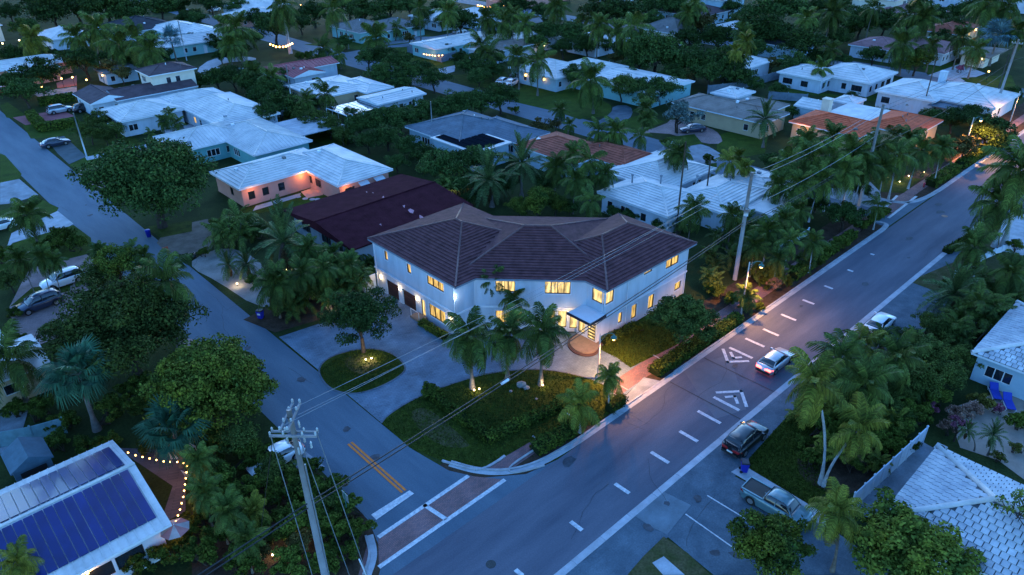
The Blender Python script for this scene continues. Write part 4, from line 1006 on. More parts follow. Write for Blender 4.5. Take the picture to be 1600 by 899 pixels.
q = G(135, 893, 2.2); lamp('wall_light', (q.x, sy0 + .2, 2.3), 14, AMBER, H39, .08)
b = MB(); b.box(q.x - .08, sy0 + .36, 2.2, q.x + .08, sy0 + .48, 2.45); b.build('wall_lamp', M_BULBA, H39)
# white metal roof at the left edge
a = G(52, 520, 3.2); c = G(75, 566, 3.0)
H40 = thing('tan_walled_house', 'tan-walled house with white metal roof cut by the left edge', 'house', (a.x - 8, (a.y + c.y) / 2, 0))
hip_roof(H40, ((a.x + c.x) / 2 - 8, (a.y + c.y) / 2), 0, 16, abs(a.y - c.y) + 0.6, 3.0, 0.75, R_WHITE2, R_WHITE2, style='seam', step=0.9, lift=0.04, kind='gable')
hx = (a.x + c.x) / 2 - .6; y0_ = min(a.y, c.y) + .2; y1_ = max(a.y, c.y) - .2
wall(H40, (hx - 14, y0_), (hx, y0_), 0, 2.8, [(14 - 5.4, 14 - 3.9, 1.0, 2.1, 'dark'), (14 - 3.5, 14 - 2.0, 1.0, 2.1, 'dark')], W_TAN, frame_m=F_WHITEFR)
wall(H40, (hx, y0_), (hx, y1_), 0, 2.8, [], W_TAN); wall(H40, (hx, y1_), (hx - 14, y1_), 0, 2.8, [], W_TAN); wall(H40, (hx - 14, y1_), (hx - 14, y0_), 0, 2.8, [], W_TAN)
a = G(22, 535, 3.0)
b0 = thing('ribbed_roof_wing', 'ribbed white roof strip at the left edge behind the tan-walled house', 'house', (a.x - 5, a.y + 4, 0))
hip_roof(b0, (a.x - 5.2, a.y + 4.2), rad(90), 7, 9.5, 3.2, 0.5, R_WHITE2, R_WHITE2, style='seam', step=0.3, lift=0.08, kind='gable')
b = MB(); b.box(a.x - 9.5, a.y + 1.2, 0, a.x - .9, a.y + 7.2, 3.0); b.build('wall', W_TAN, b0)
# blue-grey shed
a = G(7, 720, 2.4); p = G(40, 738, 0)
SH = thing('blue_shed', 'small blue-grey gabled shed behind the solar house', 'shed', (p.x, p.y, 0))
M_SHED = mat('shed_blue', (0.05, 0.1, 0.14), 0.8, var=0.2)
ctr = (G(42, 712, 2.2).x, G(42, 712, 2.2).y)
hip_roof(SH, ctr, rad(90), 3.2, 3.0, 2.2, 0.9, M_SHED, M_SHED, style='flat', kind='gable', fascia=M_SHED, caps=False, thick=0.08)
b = MB(); b.box(ctr[0] - 1.3, ctr[1] - 1.4, 0, ctr[0] + 1.3, ctr[1] + 1.4, 2.12); b.build('wall', M_SHED, SH)
b = MB(); b.box(ctr[0] - .9, ctr[1] - 1.45, 0, ctr[0] + .9, ctr[1] - 1.41, 1.8); b.build('door', M_BLACK, SH)
# walls and fences
def fence(label, pts, h, m, panel=2.4, name='fence', cat='fence', slats=0):
    P = [Vector(p) for p in pts]; root = thing(name, label, cat, (P[0].x, P[0].y, 0)); n = 0
    for a, c in zip(P, P[1:]):
        L = (c - a).length; k = max(1, round(L / panel)); t = (c - a) / L; nn = Vector((-t.y, t.x))
        for i in range(k + (1 if c == P[-1] else 0)):
            q = a + t * (L * i / k); b = MB(); b.obox(q, t, nn, .06, .06, 0, h + .08); b.hexa([(*(q + t * x + nn * y), h + .08) for x, y in ((-.09, -.09), (.09, -.09), (.09, .09), (-.09, .09))], [(q.x, q.y, h + .2)] * 4); b.build('post', m, root)
        for i in range(k):
            q0 = a + t * (L * i / k + .07); q1 = a + t * (L * (i + 1) / k - .07); mid = (q0 + q1) / 2
            b = MB(); b.obox(mid, t, nn, (q1 - q0).length / 2, .035, h - .12, h); b.build('rail', m, root)
            if slats:
                w = (q1 - q0).length / slats
                for j in range(slats):
                    b = MB(); b.obox(q0 + t * w * (j + .5), t, nn, w / 2 - .012, .02, 0.05, h - .12); b.build('board', m, root)
            else:
                b = MB(); b.obox(mid, t, nn, (q1 - q0).length / 2, .02, 0.05, h - .12); b.build('panel', m, root)
    return root
M_VINYL = mat('vinyl_white', (0.42, 0.5, 0.6), 0.5, var=0.08, objvar=0.06)
fence('white vinyl privacy fence beside the square-tiled roof', gp('1328,800 1440,695'), 1.9, M_VINYL, 1.35, slats=7)
fence('low white picket fence under the palms at the right edge', gp('1490,435 1540,405 1575,390'), 0.9, M_VINYL, 1.6)
fence('grey solid fence with string lights round the white-roofed house', gp('637,82 690,98 712,92'), 1.8, mat('fence_grey', (0.13, 0.17, 0.22), 0.8), 2.6)
fence('grey fence along the garden behind the tan bungalow', gp('1105,147 1150,142 1230,120'), 1.8, mat('fence_grey2', (0.12, 0.16, 0.2), 0.8), 3.0)
fence('blue-grey garden fence below the white bungalow', gp('1200,155 1260,160'), 1.6, MATS['fence_grey2'], 3.0)
fence('white garden wall round the hedged lawn', gp('380,200 448,180 548,222'), 1.6, W_WHITE, 4.5, name='garden_wall', cat='wall')
fence('dark fence beside the blue shed', gp('0,700 55,690 105,676'), 1.6, mat('fence_blue', (0.1, 0.2, 0.24), 0.8), 2.6)
fence('white wall left of the teal garden by the avenue palms', gp('1216,395 1262,368'), 1.0, W_WHITE, 3.0, name='garden_wall', cat='wall')
# ------------------------------------------------------------------ vehicles
M_TYRE = mat('tyre', (0.012, 0.012, 0.013), 0.9); M_RIM = mat('rim', (0.35, 0.36, 0.38), 0.35, metal=0.8, var=0.05)
M_GLASSC = mat('car_glass', (0.01, 0.014, 0.02), 0.05, spec=0.9, var=0.1)
M_HEAD = mat('headlamp', (0.6, 0.65, 0.7), 0.15, spec=0.8, var=0.05); M_TAIL = mat('tail_lamp', (0.25, 0.01, 0.012), 0.25, spec=0.6, var=0.1)
M_TAILON = emat('tail_lamp_lit', (1.0, 0.06, 0.05), 2.0); M_AMB = emat('marker_amber', (1.0, 0.5, 0.15), 2.0); M_PLATE = mat('plate', (0.6, 0.6, 0.6), 0.5)
M_PLAST = mat('car_plastic', (0.02, 0.021, 0.023), 0.6)
def paintm(n, c, metal=0.3): return mat('car_paint_' + n, c, 0.3, var=0.04, spec=0.5, metal=metal, coat=0.8)
P_WHITE = paintm('white', (0.6, 0.61, 0.63), 0.0); P_BLACK = paintm('black', (0.012, 0.014, 0.018)); P_SILVER = paintm('silver', (0.42, 0.44, 0.47), 0.4); P_TEAL = paintm('teal_grey', (0.085, 0.17, 0.2)); P_RED = paintm('red', (0.3, 0.02, 0.02)); P_NAVY = paintm('navy', (0.02, 0.03, 0.06))
def lerp(T, x):
    for (a, va), (b, vb) in zip(T, T[1:]):
        if a <= x <= b: t = (x - a) / (b - a); return va + (vb - va) * t
    return T[0][1] if x < T[0][0] else T[-1][1]
SHAPES = {  # length, width, lower-body deck line, cabin roof line, cabin x range
 'suv': dict(L=4.75, W=1.9, deck=[(-2.37, .72), (-2.3, .98), (-1.9, 1.05), (.9, 1.05), (1.25, 1.02), (2.1, .86), (2.33, .72), (2.37, .55)], roof=[(-2.25, 1.02), (-1.95, 1.55), (-1.5, 1.68), (0, 1.70), (.45, 1.62), (1.3, 1.02)], wheel=.36, ax=(-1.42, 1.45)),
 'sedan': dict(L=4.7, W=1.82, deck=[(-2.35, .62), (-2.3, .92), (-1.7, .98), (.8, .94), (1.2, .9), (2.1, .72), (2.32, .6), (2.35, .45)], roof=[(-1.95, .96), (-1.2, 1.36), (-.6, 1.45), (.2, 1.43), (1.15, .92)], wheel=.33, ax=(-1.4, 1.42)),
 'truck': dict(L=5.8, W=2.0, deck=[(-2.9, .8), (-2.88, 1.14), (-.75, 1.16), (1.2, 1.16), (1.5, 1.14), (2.6, 1.04), (2.85, .85), (2.9, .6)], roof=[(-.95, 1.14), (-.75, 1.7), (-.4, 1.84), (.7, 1.84), (1.0, 1.74), (1.65, 1.14)], wheel=.42, ax=(-1.85, 1.8)),
}
def car(kind, name, label, cat, p, ang, pm, lit=False, group=None, marker=False):
    S = SHAPES[kind]; root = thing(name, label, cat, (p[0], p[1], 0.02), group); root.rotation_euler = (0, 0, ang)
    L, W = S['L'], S['W']; n = 26
    def part(mb, nm, m, par=None, smooth=True):
        me = mb.mesh(nm, m, (0, 0, 0), smooth); o = link(nm, me, par or root); return o
    def grid(rows, mb, closed=False):
        for r in rows: pass
        i0 = len(mb.v); k = len(rows[0])
        for r in rows: mb.v += r
        for a in range(len(rows) - 1):
            for j in range(k - 1):
                mb.f.append((i0 + a * k + j, i0 + a * k + j + 1, i0 + (a + 1) * k + j + 1, i0 + (a + 1) * k + j)); mb.m.append(0)
        mb.f.append(tuple(i0 + j for j in range(k))); mb.f.append(tuple(i0 + (len(rows) - 1) * k + j for j in reversed(range(k)))); mb.m += [0, 0]
    # lower body
    rows = []
    for a in range(n + 1):
        x = -L / 2 + L * a / n; zt = lerp(S['deck'], x); e = min(1, (L / 2 - abs(x)) / 0.55); hw = W / 2 * (0.80 + 0.2 * math.sqrt(max(0, 1 - (1 - e) ** 2)))
        zb = 0.24 + 0.1 * (1 - e)
        for w in S['ax']:
            d = abs(x - w)
            if d < S['wheel'] + .06: zb = max(zb, math.sqrt(max(0, (S['wheel'] + .06) ** 2 - d * d)) + S['wheel'] * 0.95)
        zb = min(zb, zt - .12); zm = zb + (zt - zb) * .55
        rows.append([(x, -hw * .95, zb), (x, -hw, zm), (x, -hw * .97, zt - .07), (x, -hw * .86, zt), (x, 0, zt + .03), (x, hw * .86, zt), (x, hw * .97, zt - .07), (x, hw, zm), (x, hw * .95, zb)])
    mb = MB(); grid(rows, mb); body = part(mb, 'body', pm)
    # cabin glass and roof
    R = S['roof']; rows = []; rrow = []
    for a in range(15):
        x = R[0][0] + (R[-1][0] - R[0][0]) * a / 14; z = lerp(R, x); zd = lerp(S['deck'], x) - .02; f = (z - zd) / (max(v for _, v in R) - 1.0)
        hb = W / 2 * .86; ht = hb - .17 * min(1, max(0, f))
        rows.append([(x, -hb, zd), (x, -ht, z - .05 * f), (x, -ht * .85, z), (x, 0, z + .02), (x, ht * .85, z), (x, ht, z - .05 * f), (x, hb, zd)])
    mb = MB(); grid(rows, mb); part(mb, 'windows', M_GLASSC)
    zr = max(v for _, v in R) - .16; xs = [x for x, z in R if z >= zr - .02]; x0, x1 = min(xs) - .12, max(xs) + .1
    rr = []
    for a in range(9):
        x = x0 + (x1 - x0) * a / 8; z = lerp(R, x) + .012; hb = W / 2 * .86 - .165
        rr.append([(x, -hb, z - .075), (x, -hb * .88, z + .006), (x, 0, z + .03), (x, hb * .88, z + .006), (x, hb, z - .075)])
    mb = MB(); grid(rr, mb); part(mb, 'roof', pm)
    for s in (-1, 1):   # pillars
        for xa, xb_ in ((R[0][0] + .06, x0 + .05), (R[-1][0] - .05, x1 - .05), (-.25 if kind != 'truck' else .15, -.22 if kind != 'truck' else .18)):
            mb = MB(); za, zb_ = lerp(S['deck'], xa), lerp(R, xb_); mb.tube([(xa, s * W / 2 * .865, za - .02), (xb_, s * (W / 2 * .86 - .15), zb_ - .03)], 0.045, 5); part(mb, 'pillar', pm if xa != -.25 else M_PLAST)
    if kind == 'truck':   # open bed
        mb = MB(); mb.box(-2.78, -.78, 1.178, -1.0, .78, 1.186); part(mb, 'bed_liner', M_PLAST, smooth=False)
        for s in (-1, 1):
            mb = MB(); mb.box(-2.85, s * .84 - .07, 1.14, -.95, s * .84 + .07, 1.24); part(mb, 'bed_rail', pm, smooth=False)
        mb = MB(); mb.box(-2.9, -.8, .75, -2.82, .8, 1.24); part(mb, 'tailgate', pm, smooth=False)
    for w in S['ax']:
        for s in (-1, 1):
            r = S['wheel']; mb = MB(); y = s * (W / 2 - .12)
            ring = [(w + r * math.cos(t), r + r * math.sin(t)) for t in [2 * math.pi * k / 16 for k in range(16)]]
            mb.hexa([(x, y - .11, z) for x, z in ring], [(x, y + .11, z) for x, z in ring]); wh = part(mb, 'wheel', M_TYRE, smooth=False)
            mb = MB(); ring = [(w + .62 * r * math.cos(t), r + .62 * r * math.sin(t)) for t in [2 * math.pi * k / 10 for k in range(10)]]
            mb.hexa([(x, y + s * .09, z) for x, z in ring], [(x, y + s * .125, z) for x, z in ring]); part(mb, 'rim', M_RIM, wh, False)
    zl = lerp(S['deck'], L / 2 - .2)
    for s in (-1, 1):
        mb = MB(); mb.hexa([(L / 2 - .32, s * (W / 2 - .12), zl - .22), (L / 2 - .05, s * (W / 2 - .3), zl - .22), (L / 2 - .05, s * (W / 2 - .62), zl - .2), (L / 2 - .3, s * (W / 2 - .6), zl - .2)], [(L / 2 - .34, s * (W / 2 - .14), zl - .02), (L / 2 - .12, s * (W / 2 - .3), zl - .05), (L / 2 - .12, s * (W / 2 - .6), zl - .05), (L / 2 - .3, s * (W / 2 - .6), zl - .02)])
        part(mb, 'headlight', M_HEAD, smooth=False)
        zt = lerp(S['deck'], -L / 2 + .1); mb = MB(); mb.hexa([(-L / 2 - .02, s * (W / 2 - .75), zt - .26), (-L / 2 - .02, s * (W / 2 - .2), zt - .26), (-L / 2 + .3, s * (W / 2 - .02), zt - .24), (-L / 2 + .3, s * (W / 2 - .1), zt - .24)], [(-L / 2 - .01, s * (W / 2 - .75), zt - .1), (-L / 2 - .01, s * (W / 2 - .2), zt - .1), (-L / 2 + .3, s * (W / 2 - .02), zt - .08), (-L / 2 + .3, s * (W / 2 - .1), zt - .08)])
        part(mb, 'tail_light', M_TAILON if lit else M_TAIL, smooth=False)
        xm = R[-1][0] - .35; mb = MB(); mb.box(xm - .08, s * (W / 2 + .04) - .11, 1.0, xm + .06, s * (W / 2 + .04) + .11, 1.16); part(mb, 'mirror', pm, smooth=False)
    mb = MB(); mb.box(-L / 2 - .035, -.26, .55, -L / 2 + .02, .26, .68); part(mb, 'plate', M_PLATE, smooth=False)
    mb = MB(); mb.box(-L / 2 - .03, -W / 2 * .78, .3, -L / 2 + .1, W / 2 * .78, .5); part(mb, 'rear_bumper', M_PLAST, smooth=False)
    mb = MB(); mb.box(L / 2 - .1, -W / 2 * .7, .3, L / 2 + .03, W / 2 * .7, .52); part(mb, 'front_bumper', M_PLAST, smooth=False)
    if marker:
        mb = MB(); mb.box(R[-1][0] - .5, .72, 1.2, R[-1][0] - .35, .86, 1.27); part(mb, 'dash_light', M_AMB, smooth=False)
    return root
def mid(p, q): a, b = G(*p), G(*q); return ((a.x + b.x) / 2, (a.y + b.y) / 2)
c = G(1157, 690); car('suv', 'parked_suv', 'black SUV parked on the shoulder beside the blue bin', 'suv', (c.x, 21.3), 0.0, P_BLACK, marker=True)
c = G(1362, 508); car('sedan', 'parked_sedan', 'white sedan parked on the shoulder far up the avenue', 'sedan', (c.x, 21.2), 0.02, P_WHITE)
c = G(1200, 566); car('sedan', 'driving_car', 'silver car with red tail lights lit driving up the avenue', 'car', (c.x, 25.3), 0.0, P_SILVER, lit=True)
t0 = G(1150, 778); t1 = G(1250, 822); c = ((t0.x + t1.x) / 2 + .55, (t0.y + t1.y) / 2 - .35)
trk = car('truck', 'pickup_truck', 'teal-grey pickup truck in the parking court, bed towards the avenue', 'pickup truck', c, rad(-90) + .03, P_TEAL); trk.scale = (.9, .9, .9)
c = G(103, 447); car('suv', 'parked_suv', 'white SUV on the pink paved drive at the left', 'suv', (c.x, c.y + .6), rad(180) + .05, P_WHITE)
c = G(66, 484); car('suv', 'parked_suv', 'dark SUV on the pink paved drive at the left, nearer the camera', 'suv', (c.x, c.y + .6), rad(180) + .1, P_NAVY)
c = G(442, 718); car('sedan', 'parked_sedan', 'white sedan half hidden under trees beside the side street', 'sedan', (c.x - .6, c.y), rad(180), P_WHITE)
c = G(88, 228); car('sedan', 'parked_sedan', 'dark sedan at the kerb drive of the side street, upper left', 'sedan', (c.x, c.y), rad(0), P_NAVY)
c = G(95, 176); car('suv', 'parked_suv', 'silver SUV on the red drive behind the L-shaped hedge', 'suv', (c.x, c.y), rad(0), P_SILVER)
c = G(112, 175); car('suv', 'parked_suv', 'black SUV behind the silver one on the red drive', 'suv', (c.x + 2.4, c.y - 1.5), rad(0), P_BLACK)
c = G(4, 358); car('sedan', 'parked_sedan', 'white sedan cut by the left edge above the lawn', 'sedan', (c.x - .5, c.y), rad(180), P_WHITE)
c = G(1082, 206); car('sedan', 'parked_sedan', 'dark sedan on the curved drive of the tan bungalow', 'sedan', (c.x, c.y), rad(150), P_NAVY)
for (x, y), l, a, m in [((786, 131), 'left of the two white sedans before the white-roofed house', 20, P_WHITE), ((800, 133), 'right of the two white sedans before the white-roofed house', 20, P_WHITE)]:
    c = G(x, y); car('sedan', 'parked_sedan', l, 'sedan', (c.x, c.y), rad(a), m)
c = G(611, 60); car('suv', 'parked_suv', 'white SUV on the drive of the grey hip-roofed house', 'suv', (c.x, c.y), rad(0), P_WHITE)
c = G(806, 128); car('suv', 'parked_suv', 'silver SUV by the amber-lit garage left of a slim palm', 'suv', (c.x + 1.6, c.y + 1), rad(10), P_SILVER)
c = G(335, 18); car('suv', 'parked_suv', 'white SUV on the street at the top left', 'suv', (c.x, c.y), rad(20), P_WHITE)
c = G(4, 146); car('sedan', 'parked_sedan', 'red sedan cut by the left edge, upper left', 'sedan', (c.x, c.y), rad(180), P_RED)
c = G(1473, 20); car('suv', 'parked_suv', 'white van-like SUV among trees at the top right', 'suv', (c.x, c.y), rad(40), P_WHITE)
c = G(718, 53); car('suv', 'parked_suv', 'white SUV beside the white-roofed house near the top', 'suv', (c.x, c.y), rad(10), P_WHITE)
# ------------------------------------------------------------------ bins
M_BIN = mat('bin_blue', (0.01, 0.02, 0.32), 0.5, var=0.1); M_BINL = mat('bin_lid', (0.012, 0.014, 0.03), 0.5)
def bin_(p, label, rz):
    r = thing('wheeled_bin', label, 'bin', (p[0], p[1], 0.02), 'blue wheeled bins', rz)
    def pt(mb, n, m, par=None): return link(n, mb.mesh(n, m), par or r)
    b = MB(); b.hexa([(-.24, -.22, .08), (.24, -.22, .08), (.24, .22, .08), (-.24, .22, .08)], [(-.32, -.29, .98), (.32, -.29, .98), (.32, .29, .98), (-.32, .29, .98)]); body = pt(b, 'body', M_BIN)
    b = MB(); b.hexa([(-.35, -.32, .985), (.35, -.32, .985), (.35, .32, .985), (-.35, .32, .985)], [(-.3, -.26, 1.09), (.3, -.26, 1.09), (.3, .26, 1.09), (-.3, .26, 1.09)]); pt(b, 'lid', M_BINL)
    b = MB(); b.tube([(-.28, .38, .95), (.28, .38, .95)], .025, 5); pt(b, 'handle', M_BINL)
    for s in (-1, 1):
        b = MB(); ring = [(.25 + .13 * math.cos(t), .13 + .13 * math.sin(t)) for t in [2 * math.pi * k / 10 for k in range(10)]]
        b.hexa([(s * .24 - .03, y, z) for y, z in ring], [(s * .24 + .03, y, z) for y, z in ring]); pt(b, 'wheel', M_TYRE)
    b = MB(); b.box(-.18, -.285, .55, .18, -.268, .75); pt(b, 'sticker', M_PLATE)
c = G(1162, 737); bin_(c, 'blue wheeled bin at the corner of the lawn behind the black SUV', rad(40))
c = G(408, 498); bin_(c, 'blue wheeled bin at the edge of the side street', rad(-60))
b = thing('rubbish_bag', 'heap of black rubbish bags beside the dirt drive', 'rubbish bags', G(294, 405))
for i, (dx, dy, s) in enumerate(((0, 0, .45), (.6, -.3, .38), (.9, .3, .3), (.3, .5, .32))):
    mb = MB(); mb.ball((0, 0, 0), s, 9, 0, .85); mb.tube([(0, 0, s * .75), (0.02, 0, s * 1.15)], [.1, .05], 6); link('bag', mb.mesh('bag', mat('bag_black', (0.012, 0.012, 0.014), 0.35), (0, 0, 0), True), b, (dx, dy, s * .8))
# ------------------------------------------------------------------ poles, wires
M_POLEC = mat('pole_concrete', (0.2, 0.205, 0.22), 0.8, var=0.2, scale=0.8, fine=0.1); M_POLEW = mat('pole_wood', (0.06, 0.05, 0.045), 0.9, var=0.3, scale=1.2)
M_STEEL = mat('galvanised', (0.3, 0.34, 0.37), 0.45, metal=0.6, var=0.1); M_INS = mat('insulator', (0.35, 0.4, 0.42), 0.3); M_WIRE = mat('wire_alu', (0.16, 0.2, 0.24), 0.5, metal=0.3, var=0.05); M_CABLE = mat('cable_black', (0.012, 0.015, 0.02), 0.6)
def pole(name, label, base, h, r0, r1, m, lean=(0, 0), arms=()):
    r = thing(name, label, 'utility pole', (base[0], base[1], 0))
    top = Vector((base[0] + lean[0], base[1] + lean[1], h))
    mb = MB(); mb.tube([(base[0], base[1], 0), tuple(top)], [r0, r1], 10); mb.build('pole_shaft', m, r, True)
    for (z, ang, L, off) in arms:
        ax = Vector((math.cos(ang), math.sin(ang), 0)); c_ = Vector((base[0] + lean[0] * z / h, base[1] + lean[1] * z / h, z)) + Vector((-ax.y, ax.x, 0)) * off
        mb = MB(); mb.obox(c_, ax, (-ax.y, ax.x), L / 2, .055, z - .06, z + .06); a = mb.build('cross_arm', M_POLEC, r)
        for k in (-.48, -.2, .2, .48):
            q = c_ + ax * L * k; mb = MB(); mb.lathe((q.x, q.y, z + .06), [(.03, 0), (.07, .05), (.04, .1), (.07, .15), (.03, .24)], 8); mb.build('insulator', M_INS, a, True)
    return r, top
nb = G(521, 962); NPb = Vector((nb.x, nb.y))
npole, ntop = pole('utility_pole', 'pale concrete utility pole with cross arms at the bottom left of the junction', NPb, 17.0, .23, .14, M_POLEC, (-.15, .1),
                   [(16.5, rad(45), 2.4, .2), (16.5, rad(45), 2.4, -.2), (15.3, rad(-45), 2.6, .18), (15.3, rad(-45), 2.6, -.18)])
for dx, dy, z in ((.3, .2, 15.9), (-.4, .5, 15.0), (.5, -.4, 14.7), (-.3, -.5, 14.8), (0.6, .6, 14.4)):
    q = Vector((NPb.x + dx, NPb.y + dy, z)); mb = MB(); mb.lathe(tuple(q), [(.03, -.5), (.07, -.42), (.045, -.35), (.07, -.28), (.045, -.2), (.07, -.14), (.03, 0)], 8); mb.build('surge_arrester', M_INS, npole, True)
mb = MB(); mb.tube([(NPb.x + .25, NPb.y, 0), (NPb.x + .2, NPb.y, 7), (NPb.x + .1, NPb.y, 13)], .05, 6); mb.build('cable_riser', M_STEEL, npole)
b2 = G(1148, 437); P2b = (b2.x, b2.y)
pole2, top2 = pole('utility_pole', 'tall pale utility pole rising beside the white-tiled house', P2b, 13.2, .26, .17, M_POLEC, (0.1, 0), [(8.8, rad(90), 1.2, .2)])
mb = MB(); mb.tube([(P2b[0] - .3, P2b[1] - .3, 8.3), (P2b[0] - .3, P2b[1] - .3, 9.1)], .22, 10); mb.build('transformer', M_STEEL, pole2, True)
b3 = G(1342, 322); pole3, top3 = pole('utility_pole', 'pale utility pole above the avenue palms, right of centre', (b3.x, b3.y), 14.5, .26, .17, M_POLEC, (0.1, 0), [(14.0, rad(90), 1.8, .2)])
b4 = G(1553, 176); pole4, top4 = pole('utility_pole', 'leaning pale utility pole beside the white low house at the right', (b4.x, b4.y), 13.5, .26, .17, M_POLEC, (1.2, 0), [(12.8, rad(90), 1.8, .2)])
for (x, y), h, l, m in [((1056, 365), 12.5, 'dark slim wooden pole behind the corner house roof', M_POLEW), ((1440, 178), 10.5, 'dark pole before the white low house', M_POLEW), ((458, 172), 9, 'grey thin pole beside the weathered white roof', M_STEEL),
                         ((677, 225), 7.5, 'thin pale pole before the blue-grey roof', M_STEEL), ((1555, 155), 9, 'short dark pole right of the white low house', M_POLEW), ((137, 250), 8.0, 'thin grey lamp pole by the garden path at upper left', M_STEEL),
                         ((1100, 330), 8, 'dark stub pole above the white-tiled roof', M_POLEW), ((452, 85), 14, 'pale tall pole near the lit hedge at top left of centre', M_POLEC), ((545, 77), 9, 'pale pole at the corner of the far lawn', M_POLEC), ((292, 95), 10, 'grey pole behind the cream house', M_STEEL)]:
    c = G(x, y); pole('thin_pole', l, (c.x, c.y), h, .13, .09, m)
def wire(a, c, sag, r, m, label, group, n=14, name='power_line'):
    a = Vector(a); c = Vector(c); P = [a.lerp(c, k / n) - Vector((0, 0, sag * 4 * (k / n) * (1 - k / n))) for k in range(n + 1)]
    b = MB(); b.tube(P, r, 5, 0, False); o = b.build(name, m, None, True, loc=tuple(a)); tag(o, label, 'cable', group); return o
A45 = Vector((math.cos(rad(45)), math.sin(rad(45)), 0)); Am = Vector((math.cos(rad(-45)), math.sin(rad(-45)), 0))
nt = Vector((NPb.x - .15, NPb.y + .1, 0))
g1 = 'upper wires between the junction pole and the tall pole'
for k, z, tz, nm in ((-.45, 16.8, 13.1, 'left'), (.1, 16.8, 12.9, 'middle'), (.48, 15.7, 12.2, 'lowest')):
    s = nt + A45 * 2.4 * k + Vector((0, 0, z)); wire(s, (top2.x, top2.y, tz), 0.5, .013, M_WIRE, nm + ' of the pale upper power lines from the junction pole past the brown roof', g1)
for k in (0, 1):
    wire((NPb.x, NPb.y, 10.2 - k * .35), (P2b[0], P2b[1], 7.3 - k * .35), 0.35, .042, M_CABLE, ('upper' if k == 0 else 'lower') + ' thick black cable crossing low before the corner house', 'low black cables from the junction pole')
    wire((NPb.x, NPb.y, 10.2 - k * .35), (NPb.x - 45, NPb.y - 2, 10.4 - k * .35), 0.5, .042, M_CABLE, ('upper' if k == 0 else 'lower') + ' thick black cable leaving the junction pole to the lower left', 'low black cables leaving to the left')
for i, (z2, z3) in enumerate(((13.1, 14.2), (12.4, 13.6), (9.0, 10.2), (7.2, 8.4), (6.9, 8.0))):
    wire((top2.x, top2.y, z2), (top3.x, top3.y, z3), 0.6, .022 if i < 3 else .035, M_CABLE if i > 2 else M_WIRE, ['topmost', 'second', 'middle', 'fourth', 'lowest'][i] + ' power line over the palms between the two tall avenue poles', 'wires between the tall avenue poles')
for i, (z2, z3) in enumerate(((14.2, 13.2), (13.6, 12.6), (10.2, 9.6), (8.4, 8.0))):
    wire((top3.x, top3.y, z2), (top4.x, top4.y, z3), 0.8, .022 if i < 3 else .035, M_CABLE, ['topmost', 'second', 'third', 'lowest'][i] + ' power line running on to the leaning pole at the right', 'wires to the leaning pole')
for z3 in (13.2, 12.6, 9.6):
    wire((top4.x, top4.y, z3), (top4.x + 60, top4.y - 2, z3), 0.8, .022, M_CABLE, {13.2: 'topmost', 12.6: 'middle', 9.6: 'lowest'}[z3] + ' power line leaving the leaning pole past the right edge', 'wires leaving to the right')
for k, px, z in ((-.5, (497, 930), 15.2), (.1, (548, 905), 15.1), (.5, (573, 898), 15.3)):
    s = nt + Am * 2.6 * k + Vector((0, 0, z)); e = G(*px); wire(s, e, 0.0, .028, M_STEEL, {-.5: 'left', .1: 'middle', .5: 'right'}[k] + ' pale guy wire from the junction pole cross arm to the ground', 'guy wires of the junction pole', 4, 'guy_wire')
wire(nt + Vector((0, 0, 15.0)) - Am * 1.2, tuple(G(405, 850)), 0.0, .02, M_CABLE, 'dark guy wire of the junction pole running to the left bushes', None, 4, 'guy_wire')
b = MB(); q = G(572, 898); b.tube([(q.x, q.y, 0), (q.x - .25, q.y + .15, 1.6)], .05, 6); tag(b.build('guy_guard', M_TRIM), 'white guard sleeve at the foot of the guy wire', 'guy guard')
# cable enclosure hanging on the black cable
s = Vector((NPb.x, NPb.y, 10.2)).lerp(Vector((P2b[0], P2b[1], 7.3)), 0.29); b = MB(); b.tube([(s.x, s.y, s.z - .45), (s.x + .7, s.y + .04, s.z - .47)], .13, 8); tag(b.build('cable_box', M_TRIM, None, True), 'small white splice box hanging on the black cables', 'cable box')
# sign post by the junction
c = G(545, 815); sp = thing('sign_post', 'green sign post at the hedge by the stop line', 'sign', (c.x, c.y, 0))
b = MB(); b.tube([(c.x, c.y, 0), (c.x, c.y, 2.9)], .04, 6); b.build('post', mat('post_green', (0.03, 0.13, 0.11), 0.6), sp)
b = MB(); b.obox((c.x + .05, c.y), (0, 1), (1, 0), .38, .012, 2.1, 2.85); b.build('sign_plate', M_STEEL, sp)
